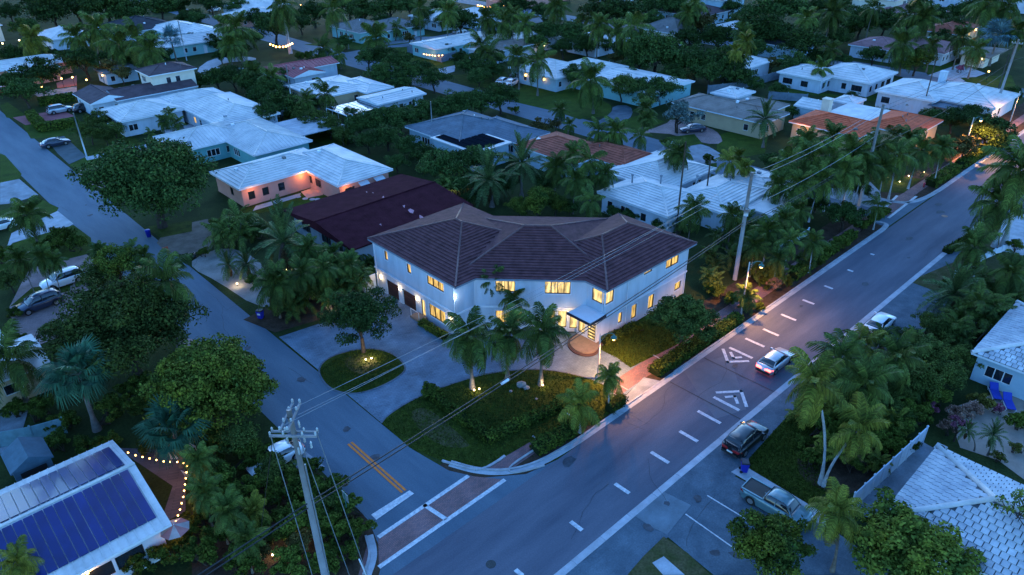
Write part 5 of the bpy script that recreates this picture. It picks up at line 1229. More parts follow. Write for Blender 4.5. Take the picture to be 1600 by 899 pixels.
# ------------------------------------------------------------------ street lamps
M_LAMPT = mat('lamp_teal', (0.02, 0.1, 0.1), 0.5, var=0.15); M_LAMPP = mat('lamp_post_pale', (0.4, 0.36, 0.34), 0.7, var=0.1)
def street_lamp(label, base, h, adir, power, col=AMBER):
    r = thing('street_lamp', label, 'street lamp', (base[0], base[1], 0), 'globe street lamps along the avenue')
    x, y = base[:2]; d = Vector((math.cos(adir), math.sin(adir), 0))
    b = MB(); b.lathe((x, y, 0), [(.2, 0), (.2, .3), (.11, .45), (.09, 1), (.065, h), (.02, h + .1)], 10); b.build('lamp_post', M_LAMPP, r, True)
    P = [Vector((x, y, h - .3)) + d * (1.25 * t) + Vector((0, 0, .45 * math.sin(t * math.pi * .75))) for t in [k / 8 for k in range(9)]]
    b = MB(); b.tube(P, .04, 6); b.tube([Vector((x, y, h - .9)), P[4]], .025, 5); b.build('bracket', M_LAMPT, r)
    e = P[-1]; b = MB(); b.lathe((e.x, e.y, e.z - .42), [(.3, 0), (.27, .12), (.1, .26), (.05, .42)], 12); hd = b.build('lamp_shade', M_LAMPT, r, True)
    b = MB(); b.ball((e.x, e.y, e.z - .48), .17, 10); b.build('bulb', M_BULBA, r, True)
    lamp('lamp_light', (e.x, e.y, e.z - .72), power, col, r, .18, 'SPOT', rad(158), (0, 0, -1))
c = G(934, 592); street_lamp('street lamp above the two gold-lit palms at the corner house', (c.x, c.y), 5.0, rad(-45), 950)
c = G(1157, 496); street_lamp('street lamp between the corner house tree and the tall pole', (c.x, c.y), 6.6, rad(-45), 950)
c = G(1503, 246); street_lamp('street lamp over the amber-lit bushes far along the avenue', (c.x, c.y), 6.6, rad(-45), 1700)
c = G(1575, 200); street_lamp('farthest street lamp of the avenue near the right edge', (c.x, c.y), 6.6, rad(-45), 800)
# lamp below the near pole that reddens its foot
# garden spotlights
def spot_light(px, label, power=6, h=.25, up=None):
    c = G(*px); r = thing('garden_light', label, 'garden light', (c.x, c.y, 0), 'small garden lights')
    b = MB(); b.tube([(c.x, c.y, 0), (c.x, c.y, h)], .03, 5); b.build('stake', M_BLACK, r)
    b = MB(); b.lathe((c.x, c.y, h), [(.03, 0), (.07, .04), (.07, .1), (.02, .14)], 8); b.build('lamp_head', M_BULB, r, True)
    lamp('garden_light_source', (c.x, c.y, h + .35), power, (1, .75, .42), r, .06)
for px, l, pw in [((572, 566), 'left lamp of the pair under the drive island tree', 14), ((581, 564), 'right lamp of the pair under the drive island tree', 14), ((741, 614), 'small lamp at the foot of the leftmost royal palm', 4), ((749, 612), 'second small lamp right of the leftmost royal palm', 3),
                   ((848, 606), 'small lamp at the foot of the rightmost royal palm', 4), ((371, 447), 'lamp below the small palms on the sandy plot', 14), ((511, 494), 'lamp lighting a thin trunk by the drive', 8), ((449, 425), 'lamp under the date palm', 5),
                   ((1386, 281), 'left lamp in the lawn bed by the crossing', 8), ((1405, 287), 'middle lamp in the lawn bed by the crossing', 8), ((1419, 278), 'right lamp in the lawn bed by the crossing', 8), ((1443, 272), 'lamp at the head of the paved path by the crossing', 10), ((1330, 330), 'lamp in the round tree by the avenue bend', 12),
                   ((462, 853), 'small lamp in the bushes by the junction pole', 4), ((427, 872), 'lamp in the bushes left of the junction pole', 4), ((709, 298), 'lamp behind the brown roofed house', 10), ((225, 520), 'amber lamp glowing inside the big dark tree', 25), ((172, 498), 'small lamp in the left tree canopy gap', 5)]:
    spot_light(px, l, pw, up=None)
# warm lights of far gardens
for i, (px, col, pw, l) in enumerate([((135, 125), AMBER, 40, 'amber garden lamp on the far red drive'), ((160, 118), AMBER, 60, 'amber lamp under the far palm by the red drive'), ((48, 108), WARM, 60, 'white lamp among trees at the left edge'), ((152, 100), WARM, 40, 'pale lamp beside the grey garage'), ((30, 63), WARM, 80, 'bright lamp by the pink house'), ((4, 68), WARM, 80, 'bright lamp at the left edge'),
        ((96, 123), AMBER, 30, 'left amber lamp of the far red drive'), ((113, 121), AMBER, 30, 'right amber lamp of the far red drive'), ((65, 136), AMBER, 30, 'amber lamp at the far street corner'), ((1366, 175), AMBER, 60, 'round lamp on the flat roof edge of the orange house'), ((1417, 186), AMBER, 60, 'right lamp behind the orange roof'), ((1249, 205), AMBER, 30, 'lamp at the wall of the orange-roofed house'),
        ((1535, 92), WARM, 90, 'bright lamp by the far carport'), ((1500, 45), AMBER, 90, 'left amber lamp at the far red-roofed house'), ((1525, 47), AMBER, 90, 'right amber lamp at the far red-roofed house'), ((1580, 28), AMBER, 120, 'amber lamp at the upper right edge'), ((850, 72), WARM, 40, 'small lamp in the dark trees, upper centre'), ((900, 48), WARM, 40, 'small lamp above the white roofs, upper centre'), ((470, 8), AMBER, 150, 'amber lights at the top left of centre'),
        ((1480, 113), AMBER, 40, 'small red bed lamp by the far drive'), ((1545, 112), AMBER, 40, 'second bed lamp by the far drive')]):
    c = G(*px, 2.2); r = thing('garden_lamp', l, 'garden lamp', (c.x, c.y, 0), 'far garden lamps')
    b = MB(); b.tube([(c.x, c.y, 0), (c.x, c.y, 2.05)], .05, 5); b.build('post', M_BLACK, r)
    b = MB(); b.ball((c.x, c.y, 2.2), .17, 8); b.build('globe', M_BULBA if col == AMBER else M_BULB, r, True)
    lamp('garden_lamp_light', (c.x, c.y, 2.75), pw, col, r, .1)
# ------------------------------------------------------------------ string lights and patio things
def string_lights(label, pts, n, light=True, r=.07, pw=3):
    root = thing('string_lights', label, 'string lights', tuple(pts[0]))
    P = [Vector(p) for p in pts]; b = MB(); b.tube(P, .012, 4); b.build('cord', M_CABLE, root)
    tot = [0]
    for a, c in zip(P, P[1:]): tot.append(tot[-1] + (c - a).length)
    ball = MB(); ball.ball((0, 0, 0), r, 8); bm_ = ball.mesh('bulb', M_BULBA, (0, 0, 0), True)
    for k in range(n):
        d = tot[-1] * (k + .5) / n
        for i in range(len(P) - 1):
            if tot[i] <= d <= tot[i + 1]:
                q = P[i].lerp(P[i + 1], (d - tot[i]) / (tot[i + 1] - tot[i])); break
        link('bulb', bm_, root, q - Vector((0, 0, .08)) - Vector(ORI[root.name]))
        if light and k % 3 == 1: lamp('bulb_light', q - Vector((0, 0, .25)), pw, AMBER, root, .05)
string_lights('string of amber bulbs round the patio of the solar house', [G(194, 704, 2.7), G(213, 711, 2.4), G(255, 720, 2.3), G(279, 721, 2.5), G(292, 724, 2.6), G(290, 745, 2.5), G(286, 775, 2.4), G(280, 798, 2.4), G(272, 820, 2.6), G(268, 830, 2.5)], 20, True, .06, 5)
string_lights('string of lights in the hedge near the top, left of centre', [G(420, 68, 2.5), G(432, 73, 2.2), G(445, 73, 2.6), G(458, 67, 2.4)], 9, True, .22, 40)
string_lights('string of lights along the grey fence top', [G(660, 84, 1.9), G(680, 87, 1.9), G(694, 86, 1.9)], 7, True, .12, 12)
string_lights('long string of lights before a far house at the top', [G(745, 8, 2.0), G(760, 11, 2.0), G(790, 9, 2.0)], 10, True, .2, 20)
# parasol at the corner of the solar house
c = G(270, 845); pr = thing('patio_parasol', 'pink and white octagonal parasol under the roof corner', 'parasol', (c.x, c.y, 0))
ctr_ = G(272, 822, 2.6); c = Vector((ctr_.x, ctr_.y, 0))
b = MB(); b.tube([(c.x, c.y, 0), (c.x, c.y, 2.75)], .03, 6); b.build('pole', M_TRIM, pr)
M_PAR = [mat('parasol_pink', (0.3, 0.12, 0.12), 0.8), mat('parasol_white', (0.3, 0.25, 0.25), 0.8)]
for k in range(8):
    a0, a1 = 2 * math.pi * k / 8, 2 * math.pi * (k + 1) / 8
    R0 = [(c.x + 1.0 * math.cos(t), c.y + 1.0 * math.sin(t), 2.3) for t in (a0, a1)]
    b = MB(); b.hexa([R0[0], R0[1], (c.x, c.y, 2.7)], [(x, y, z + .03) for x, y, z in (R0[0], R0[1], (c.x, c.y, 2.7))]); b.build('canopy_panel', M_PAR[k % 2], pr)
def chair(px, label, rz, m, group=None):
    c = G(*px); r = thing('patio_chair', label, 'chair', (c.x, c.y, .02), group, rz)
    def pt(mb, n): link(n, mb.mesh(n, m), r)
    b = MB(); b.box(-.27, -.27, .4, .27, .27, .45); pt(b, 'seat'); b = MB(); b.hexa([(-.27, .24, .45), (.27, .24, .45), (.27, .28, .45), (-.27, .28, .45)], [(-.27, .36, .95), (.27, .36, .95), (.27, .4, .95), (-.27, .4, .95)]); pt(b, 'backrest')
    for x in (-.24, .24):
        for y in (-.24, .24): b = MB(); b.tube([(x, y, 0), (x, y, .41)], .02, 5); pt(b, 'leg')
M_CHAIR = mat('chair_white', (0.5, 0.55, 0.56), 0.5)
chair((300, 705), 'pale patio chair at the far side of the lit patio', .3, M_CHAIR); chair((297, 747), 'pale patio chair at the right side of the lit patio', 1.8, M_CHAIR); chair((276, 720), 'pale patio chair in the lit corner of the patio', .8, M_CHAIR)
M_LOUNGE = mat('lounger_blue', (0.015, 0.04, 0.32), 0.7, var=0.1)
for (px, l) in (((1553, 618), 'blue sun lounger nearer the house wall'), ((1574, 634), 'blue sun lounger nearer the path')):
    c = G(*px); r = thing('sun_lounger', l, 'sun lounger', (c.x, c.y, .02), 'blue sun loungers on the terrace', rad(-60))
    def pt(mb, n, m): return link(n, mb.mesh(n, m), r)
    b = MB(); b.box(-.35, -1.0, .3, .35, .35, .4); pt(b, 'cushion', M_LOUNGE); b = MB(); b.hexa([(-.35, .36, .3), (.35, .36, .3), (.35, .95, .75), (-.35, .95, .75)], [(-.35, .3, .38), (.35, .3, .38), (.35, .89, .83), (-.35, .89, .83)]); pt(b, 'backrest', M_LOUNGE)
    b = MB(); b.box(-.4, -1.02, .22, -.36, .9, .3); b.box(.36, -1.02, .22, .4, .9, .3); pt(b, 'frame', M_TRIM)
    for x in (-.37, .37):
        for y in (-.9, .7): b = MB(); b.tube([(x, y, 0), (x, y, .25)], .025, 5); pt(b, 'leg', M_TRIM)
# boulders on the lawn, kerb bollards, small things
def rock(px, s, label):
    c = G(*px); b = MB(); b.ball((0, 0, 0), s, 9, 0, .6); rr = random.Random(px[0])
    b.v = [(x * rr.uniform(.8, 1.25), y * rr.uniform(.8, 1.2), z * rr.uniform(.8, 1.2)) for x, y, z in b.v]
    o = link('boulder', b.mesh('boulder', mat('boulder_grey', (0.2, 0.21, 0.21), 0.9, var=0.3, scale=3)), None, (c.x, c.y, s * .3)); tag(o, label, 'boulder', 'boulders on the lawn')
rock((815, 603), .45, 'larger pale boulder on the lawn before the royal palms'); rock((822, 607), .32, 'smaller pale boulder on the lawn right of the larger one'); rock((798, 612), .16, 'flat stone on the lawn left of the boulders'); rock((838, 624), .14, 'small stone low on the lawn before the palms')
for px, l in (((466, 308), 'first'), ((477, 311), 'second'), ((488, 312), 'third'), ((496, 312), 'fourth')):
    c = G(*px); b = MB(); b.lathe((c.x, c.y, 0), [(.42, 0), (.42, .06), (.38, .08), (.02, .08)], 10); tag(b.build('stepping_stone', M_CONC), l + ' pale stepping stone from the left before the salmon house', 'stepping stone', 'stepping stones')
b = MB(); q = G(258, 392); b.hexa([(q.x - .4, q.y - .05, .0), (q.x + .4, q.y - .05, .0), (q.x + .4, q.y + .05, .0), (q.x - .4, q.y + .05, .0)], [(q.x - .35, q.y - .3, .6), (q.x + .35, q.y - .3, .6), (q.x + .35, q.y - .22, .6), (q.x - .35, q.y - .22, .6)])
tag(b.build('red_board', mat('red_orange', (0.5, 0.1, 0.06), 0.7)), 'small red-orange board at the verge of the side street', 'board')
b = MB(); q = G(233, 370); b.lathe((q.x, q.y, 0), [(.28, 0), (.33, .9), (.36, .92), (.3, 1.0)], 10); tag(b.build('round_bin', M_BIN, None, True), 'round blue bin under the big oak at the street edge', 'bin')
b = MB(); q = G(1443, 293); b.lathe((q.x, q.y, 0), [(.1, 0), (.1, .5), (.16, .52), (.14, .7), (.04, .8)], 8); b.tube([(q.x - .2, q.y, .45), (q.x + .2, q.y, .45)], .06, 6); tag(b.build('fire_hydrant', mat('hydrant_red', (0.35, 0.04, 0.08), 0.5), None, True), 'small red fire hydrant by the far crossing path', 'hydrant')
c = G(1466, 710); b = MB(); b.box(c.x - .45, c.y - .4, 0, c.x + .45, c.y + .4, .75); r = tag(b.build('air_conditioner', M_STEEL, None, loc=(c.x, c.y, 0)), 'grey air conditioner box behind the white vinyl fence', 'air conditioner')
b = MB(); b.lathe((c.x, c.y, .75), [(.32, 0), (.32, .03), (.1, .04), (.02, .05)], 12); b.build('fan_grille', M_BLACK, r)
# ------------------------------------------------------------------ vegetation
def leafmat(n, c1, c2, spec=0.03, rough=0.7, isl=0.6, ov=0.32):
    return mat('leaf_' + n, c1, rough, col2=c2, scale=0.55, island=isl, objvar=ov, spec=spec)
L_OAK = leafmat('oak', (0.043, 0.074, 0.018), (0.018, 0.037, 0.011))
L_MANGO = leafmat('mango', (0.105, 0.12, 0.015), (0.034, 0.062, 0.014))
L_OLIVE = leafmat('olive', (0.064, 0.088, 0.019), (0.029, 0.047, 0.013))
L_RUST = leafmat('rust', (0.10, 0.07, 0.02), (0.045, 0.05, 0.018))
L_SILVER = leafmat('silver', (0.10, 0.14, 0.13), (0.05, 0.08, 0.075))
L_HEDGE = leafmat('hedge', (0.066, 0.09, 0.013), (0.028, 0.046, 0.009))
L_GOLD = leafmat('gold', (0.12, 0.10, 0.02), (0.05, 0.06, 0.015))
L_PINK = leafmat('flower_pink', (0.3, 0.09, 0.15), (0.1, 0.04, 0.06))
L_BLOSSOM = leafmat('blossom', (0.24, 0.14, 0.11), (0.09, 0.06, 0.045))
L_PALM = leafmat('palm', (0.07, 0.098, 0.018), (0.031, 0.054, 0.014), 0.06, 0.55, 0.5)
L_PALMY = leafmat('palm_yellow', (0.15, 0.145, 0.02), (0.056, 0.078, 0.014), 0.05, 0.55, 0.5)
L_FAN = leafmat('fan_palm', (0.03, 0.092, 0.05), (0.018, 0.054, 0.03), 0.06, 0.55, 0.5)
L_DATE = leafmat('date_palm', (0.075, 0.112, 0.036), (0.034, 0.062, 0.022), 0.06, 0.55, 0.5)
L_BISM = leafmat('bismarck', (0.06, 0.12, 0.14), (0.035, 0.075, 0.09), 0.06, 0.55, 0.5)
L_DEAD = leafmat('dead_frond', (0.12, 0.075, 0.035), (0.06, 0.04, 0.02), 0.1, 0.8)
M_BARK = mat('bark', (0.05, 0.04, 0.032), 0.95, var=0.4, scale=3, bump=0.5, bscale=14, spec=0.05)
M_PTRUNK = mat('palm_trunk', (0.13, 0.115, 0.1), 0.9, var=0.35, scale=2.5, bump=0.5, bscale=9, spec=0.1)
M_PTRUNKW = mat('palm_trunk_pale', (0.3, 0.31, 0.32), 0.85, var=0.3, scale=2.0, bump=0.3, bscale=8, spec=0.1)
M_CORE = mat('foliage_shade_core', (0.012, 0.02, 0.008), 0.95, var=0.3, spec=0.02)

def quads_mesh(name, V, m, extra=None):
    """V: (n,4,3) array -> mesh of n quads; extra = MB appended"""
    n = len(V); me = bpy.data.meshes.new(name)
    v = V.reshape(-1, 3)
    me.vertices.add(n * 4); me.vertices.foreach_set('co', v.astype(np.float32).ravel())
    me.loops.add(n * 4); me.loops.foreach_set('vertex_index', np.arange(n * 4, dtype=np.int32))
    me.polygons.add(n); me.polygons.foreach_set('loop_start', np.arange(0, n * 4, 4, dtype=np.int32))
    me.materials.append(m); me.update(calc_edges=True); me.validate()
    return me
def unit(a): return a / np.maximum(np.linalg.norm(a, axis=-1, keepdims=True), 1e-9)
def leaves(rng, cen, rad_, n, size, up=0.35, squash=0.8, shell=0.55):
    """leaf quads about clump centres"""
    cen = np.asarray(cen); K = len(cen); rad_ = np.broadcast_to(np.asarray(rad_), (K,))
    idx = rng.integers(0, K, n)
    d = unit(rng.normal(size=(n, 3))); d[:, 2] = np.where(rng.random(n) < 0.7, np.abs(d[:, 2]), d[:, 2])
    r = rad_[idx] * (shell + (1 - shell) * rng.random(n) ** 0.5) * (1 + 0.25 * rng.normal(size=n) * 0.5)
    p = cen[idx] + d * r[:, None] * np.array([1, 1, squash])
    nrm = unit(d * 0.7 + np.array([0, 0, up]) + rng.normal(size=(n, 3)) * 0.55)
    t = unit(np.cross(nrm, rng.normal(size=(n, 3)))); w = np.cross(nrm, t)
    s = size * (0.6 + 0.8 * rng.random(n))[:, None]
    return np.stack([p - t * s * .75, p + w * s * .42, p + t * s * .75, p - w * s * .42], axis=1)
def crown_proto(seed, R, Hh, K, n, size, flat=0.75, lobes=0.25, cr=(0.15, 0.36)):
    """clump centres in a domed crown of radius R and height 2*Hh around z=0, uneven outline"""
    rng = np.random.default_rng(seed); cen = []; rr = []
    while len(cen) < K:
        d = rng.normal(size=3); d /= np.linalg.norm(d); d[2] = abs(d[2]) if rng.random() < 0.75 else d[2]
        a = math.atan2(d[1], d[0])
        lob = 1 + lobes * (math.sin(3 * a + seed) * .5 + math.sin(5 * a + 2.1 * seed) * .5 + rng.normal() * .35)
        q = (rng.random() ** 0.42) * 0.86
        cen.append((d[0] * R * q * lob, d[1] * R * q * lob, d[2] * Hh * q * (1 if d[2] > 0 else flat * .6)))
        rr.append(R * rng.uniform(*cr))
    return leaves(rng, cen, rr, n, size), cen
PROTO = {}
def tree_proto(kind, variant, R, Hh, K, n, size, m, trunk_h, tr, multi=1, flat=.75, lobes=.42, cr=(.14, .34)):
    V, cen = crown_proto(hash((kind, variant)) % 9973 if False else (sum(map(ord, kind)) * 7 + variant * 31), R, Hh, K, n, size, flat, lobes, cr)
    V = V + np.array([0, 0, trunk_h + Hh * .55])
    crown = quads_mesh('crown', V, m)
    rnd = random.Random(variant + 5); tb = MB()
    for s in range(multi):
        ox, oy = (rnd.uniform(-.4, .4), rnd.uniform(-.4, .4)) if multi > 1 else (0, 0)
        top = (ox * 2 + rnd.uniform(-.3, .3), oy * 2 + rnd.uniform(-.3, .3), trunk_h)
        tb.tube([(ox, oy, -.05), (ox * 1.3, oy * 1.3, trunk_h * .5), top], [tr * 1.25, tr, tr * .8], 7)
        for k in range(6):
            cx, cy, cz = cen[(k * 7 + s * 3) % len(cen)]
            e = (cx * .8, cy * .8, cz * .7 + trunk_h + Hh * .5)
            mid_ = ((top[0] + e[0]) / 2 + rnd.uniform(-.2, .2), (top[1] + e[1]) / 2, (top[2] + e[2]) / 2 + .15)
            tb.tube([top, mid_, e], [tr * .55, tr * .35, tr * .12], 5)
    PROTO.setdefault(kind, []).append((tb.mesh('trunk', M_BARK, (0, 0, 0), True), crown, R, trunk_h + Hh * .55))
for v in range(4): tree_proto('oak', v, 4.0, 3.0, 60, 9000, .24, L_OAK, 1.7, .24)
for v in range(3): tree_proto('olive', v, 3.0, 2.6, 46, 8000, .16, L_OLIVE, 1.3, .15)
for v in range(2): tree_proto('mango', v, 4.0, 3.4, 60, 11000, .2, L_MANGO, 1.6, .25, cr=(.16, .28))
for v in range(2): tree_proto('rust', v, 2.6, 2.2, 36, 2600, .24, L_RUST, 1.2, .13)
for v in range(2): tree_proto('silver', v, 3.0, 2.4, 36, 3000, .22, L_SILVER, 1.4, .14, 2)
for v in range(2): tree_proto('blossom', v, 1.3, 1.0, 24, 1500, .13, L_BLOSSOM, .5, .06, 3)
for v in range(3): tree_proto('shrub', v, 1.4, 1.1, 26, 4200, .12, L_HEDGE, .25, .06, 3)
for v in range(2): tree_proto('shrubgold', v, 1.3, 1.0, 24, 1600, .16, L_GOLD, .25, .06, 3)
for v in range(2): tree_proto('flower', v, 1.3, 1.0, 24, 1500, .15, L_PINK, .3, .06, 3)
tree_proto('bigoak', 1, 6.4, 4.4, 190, 42000, .2, L_OAK, 2.0, .42, 1, lobes=.3, cr=(.14, .24))
tree_proto('bigdark', 2, 6.2, 4.6, 170, 36000, .18, L_OLIVE, 2.2, .4, 1, cr=(.14, .24))
tree_proto('bigmango', 3, 5.0, 4.2, 220, 46000, .16, L_MANGO, .7, .38, 1, lobes=.08, cr=(.12, .2))
tree_proto('driveoak', 4, 3.6, 3.2, 90, 19000, .14, L_OAK, 1.8, .2, 1, lobes=.42, cr=(.12, .26))
tree_proto('housetree', 5, 3.6, 3.3, 110, 24000, .14, L_OLIVE, 1.2, .22, 1, lobes=.2, cr=(.1, .24))
tree_proto('seagrape', 6, 4.2, 3.2, 90, 13000, .2, L_MANGO, 1.8, .2, 2, lobes=.35, cr=(.13, .22))

# ---- palms: fronds are separate leaves that share a few meshes
def frond_arr(seed, L, droop, lift, npair, ll, hang, wide=.042, vee=.35):
    """pinnate leaf along +X; returns quads (n,4,3)"""
    rng = np.random.default_rng(seed); Q = []
    T = np.linspace(0, 1, 9)
    def at(t):
        return np.array([L * (t - .12 * droop * t * t), 0.0, L * (lift * t - droop * t * t)])
    for a, c in zip(T, T[1:]):
        p, q = at(a), at(c); w0, w1 = .035 * (1 - a * .7), .035 * (1 - c * .7); o = np.array([0, 1, 0])
        Q.append([p - o * w0, p + o * w0, q + o * w1, q - o * w1])
        up = np.array([0, 0, 1.]); Q.append([p - up * w0, p + up * w0, q + up * w1, q - up * w1])
    for k in range(npair):
        t = .12 + .88 * (k + .5) / npair; p = at(t); tg = at(min(1, t + .02)) - at(t - .02); tg /= np.linalg.norm(tg)
        l = ll * (math.sin(math.pi * (.12 + .84 * t)) ** .7) * rng.uniform(.85, 1.1)
        for s in (-1, 1):
            d = np.array([0, s, 0]) * .82 + tg * .55 + np.array([0, 0, vee]) + rng.normal(size=3) * .07; d /= np.linalg.norm(d)
            wv = tg * wide * rng.uniform(.8, 1.3) * (1 + .6 * (npair < 24))
            m1 = p + d * l * .5; e = p + d * l * .95 + np.array([0, 0, -hang * l])
            Q.append([p - wv * .5, p + wv * .5, m1 + wv * 1.0, m1 - wv * 1.0]); Q.append([m1 - wv, m1 + wv, e + wv * .25, e - wv * .25])
    return np.array(Q)
def fan_arr(seed, L, petiole, nb=22, droop=.35):
    rng = np.random.default_rng(seed); Q = []
    o = np.array([petiole, 0, -petiole * .08])
    Q.append([[0, -.03, 0], [0, .03, 0], o + [0, .02, 0], o - [0, .02, 0]])
    for k in range(nb):
        a = (k / (nb - 1) - .5) * rad(250) + rng.normal() * .03
        d = np.array([math.cos(a), math.sin(a), 0]); n = np.array([-d[1], d[0], 0]) * .05
        l = L * (1 - .25 * abs(a) / 2.2) * rng.uniform(.9, 1.05); m1 = o + d * l * .55 + [0, 0, .12 * l]; e = o + d * l + [0, 0, -droop * l * rng.uniform(.6, 1.3)]
        Q.append([o - n * .3, o + n * .3, m1 + n * 1.25, m1 - n * 1.25]); Q.append([m1 - n * 1.25, m1 + n * 1.25, e + n * .2, e - n * .2])
    return np.array(Q)
FR = {}
def frset(kind, arrs, m): FR[kind] = ([quads_mesh('frond', a, m) for a in arrs], arrs, m)
frset('coco', [frond_arr(i, 2.7, dr, li, 36, .78, .8, vee=v) for i, (dr, li, v) in enumerate(((.55, .75, .2), (.75, .45, .05), (.95, .25, -.1)))], L_PALM)
frset('cocoy', [frond_arr(i + 4, 2.6, dr, li, 36, .76, .8, vee=v) for i, (dr, li, v) in enumerate(((.55, .75, .2), (.8, .45, .05), (1.0, .2, -.1)))], L_PALMY)
frset('date', [frond_arr(i + 8, 2.9, dr, li, 34, .5, .08, .035, v) for i, (dr, li, v) in enumerate(((.25, .75, .5), (.4, .35, .4), (.55, .05, .3)))], L_DATE)
frset('areca', [frond_arr(i + 12, 1.9, dr, li, 24, .5, .4, .04, v) for i, (dr, li, v) in enumerate(((.55, .95, .25), (.75, .7, .1), (.85, .4, .0)))], L_PALM)
frset('arecay', [frond_arr(i + 16, 1.9, dr, li, 24, .5, .4, .04, v) for i, (dr, li, v) in enumerate(((.55, .95, .25), (.75, .7, .1), (.85, .4, .0)))], L_PALMY)
frset('fan', [fan_arr(i, 1.15, 1.2, 24, dr) for i, dr in enumerate((.15, .35, .6))], L_FAN)
frset('bism', [fan_arr(i + 5, 1.4, 1.1, 26, dr) for i, dr in enumerate((.05, .15, .3))], L_BISM)
def frond_xforms(kind, n, rnd):
    out = []
    for k in range(n):
        q = (k + .5) / n; az = k * 2.39996 + rnd.uniform(-.35, .35)
        if kind in ('fan', 'bism'): el = rad(80 - 115 * q) + rnd.uniform(-.1, .1)
        elif kind == 'date': el = rad(58 - 88 * q) + rnd.uniform(-.08, .08)
        elif kind in ('areca', 'arecay'): el = rad(28 - 40 * q) + rnd.uniform(-.1, .1)
        else: el = rad(50 - 92 * q) + rnd.uniform(-.2, .2)
        out.append((min(2, int(q * 3)), az, el, rnd.uniform(.75, 1.15)))
    return out
NF = {'coco': 27, 'cocoy': 24, 'date': 44, 'areca': 11, 'arecay': 11, 'fan': 30, 'bism': 24}
def crown_mesh(kind, seed, nscale=1.0):
    rnd = random.Random(seed); V = []
    for i, az, el, s in frond_xforms(kind, int(NF[kind] * nscale), rnd):
        a = FR[kind][1][i] * s; R_ = np.array((Matrix.Rotation(az, 3, 'Z') @ Matrix.Rotation(-el, 3, 'Y')))
        V.append(a.reshape(-1, 3) @ R_.T)
    return quads_mesh('crown', np.concatenate(V).reshape(-1, 4, 3), FR[kind][2])
CROWNS = {k: [crown_mesh(k, s, ns) for s, ns in enumerate((1.0, .7, 1.2, .85, .55))] for k in FR}
DEAD = {k: quads_mesh('dead_frond', FR[k][1][2], L_DEAD) for k in FR}
def areca_clump(kind, seed):
    """several stems with arching leaves: joined crown for a clump"""
    rnd = random.Random(seed); V = []
    for s in range(6):
        ox, oy, h = rnd.uniform(-.8, .8), rnd.uniform(-.8, .8), rnd.uniform(1.0, 2.8)
        for i, az, el, sc in frond_xforms(kind, 9, rnd):
            a = FR[kind][1][i] * sc; R_ = np.array((Matrix.Rotation(az, 3, 'Z') @ Matrix.Rotation(-el, 3, 'Y')))
            V.append(a.reshape(-1, 3) @ R_.T + np.array([ox * 1.6, oy * 1.6, h]))
    return quads_mesh('crown', np.concatenate(V).reshape(-1, 4, 3), FR[kind][2])
CLUMPS = {k: [areca_clump(k, s) for s in range(3)] for k in ('areca', 'arecay')}
stm = MB()
for s in range(6):
    rnd = random.Random(s); ox, oy = rnd.uniform(-.5, .5), rnd.uniform(-.5, .5); stm.tube([(ox, oy, 0), (ox * 2.2, oy * 2.2, rnd.uniform(1.2, 2.6))], [.06, .04], 5)
STEMS = stm.mesh('stems', M_PTRUNK, (0, 0, 0), True)
def trunk_mesh(h, r, lean, m, bulge=1.0):
    b = MB(); P = []; rr = []
    for k in range(9):
        t = k / 8; P.append((lean[0] * t * t, lean[1] * t * t, h * t - .05)); rr.append(r * (1.45 - .75 * min(1, t * 4)) if t < .25 else r * (.72 - .1 * t) * bulge)
    b.tube(P, rr, 9); return b.mesh('trunk', m, (0, 0, 0), True)

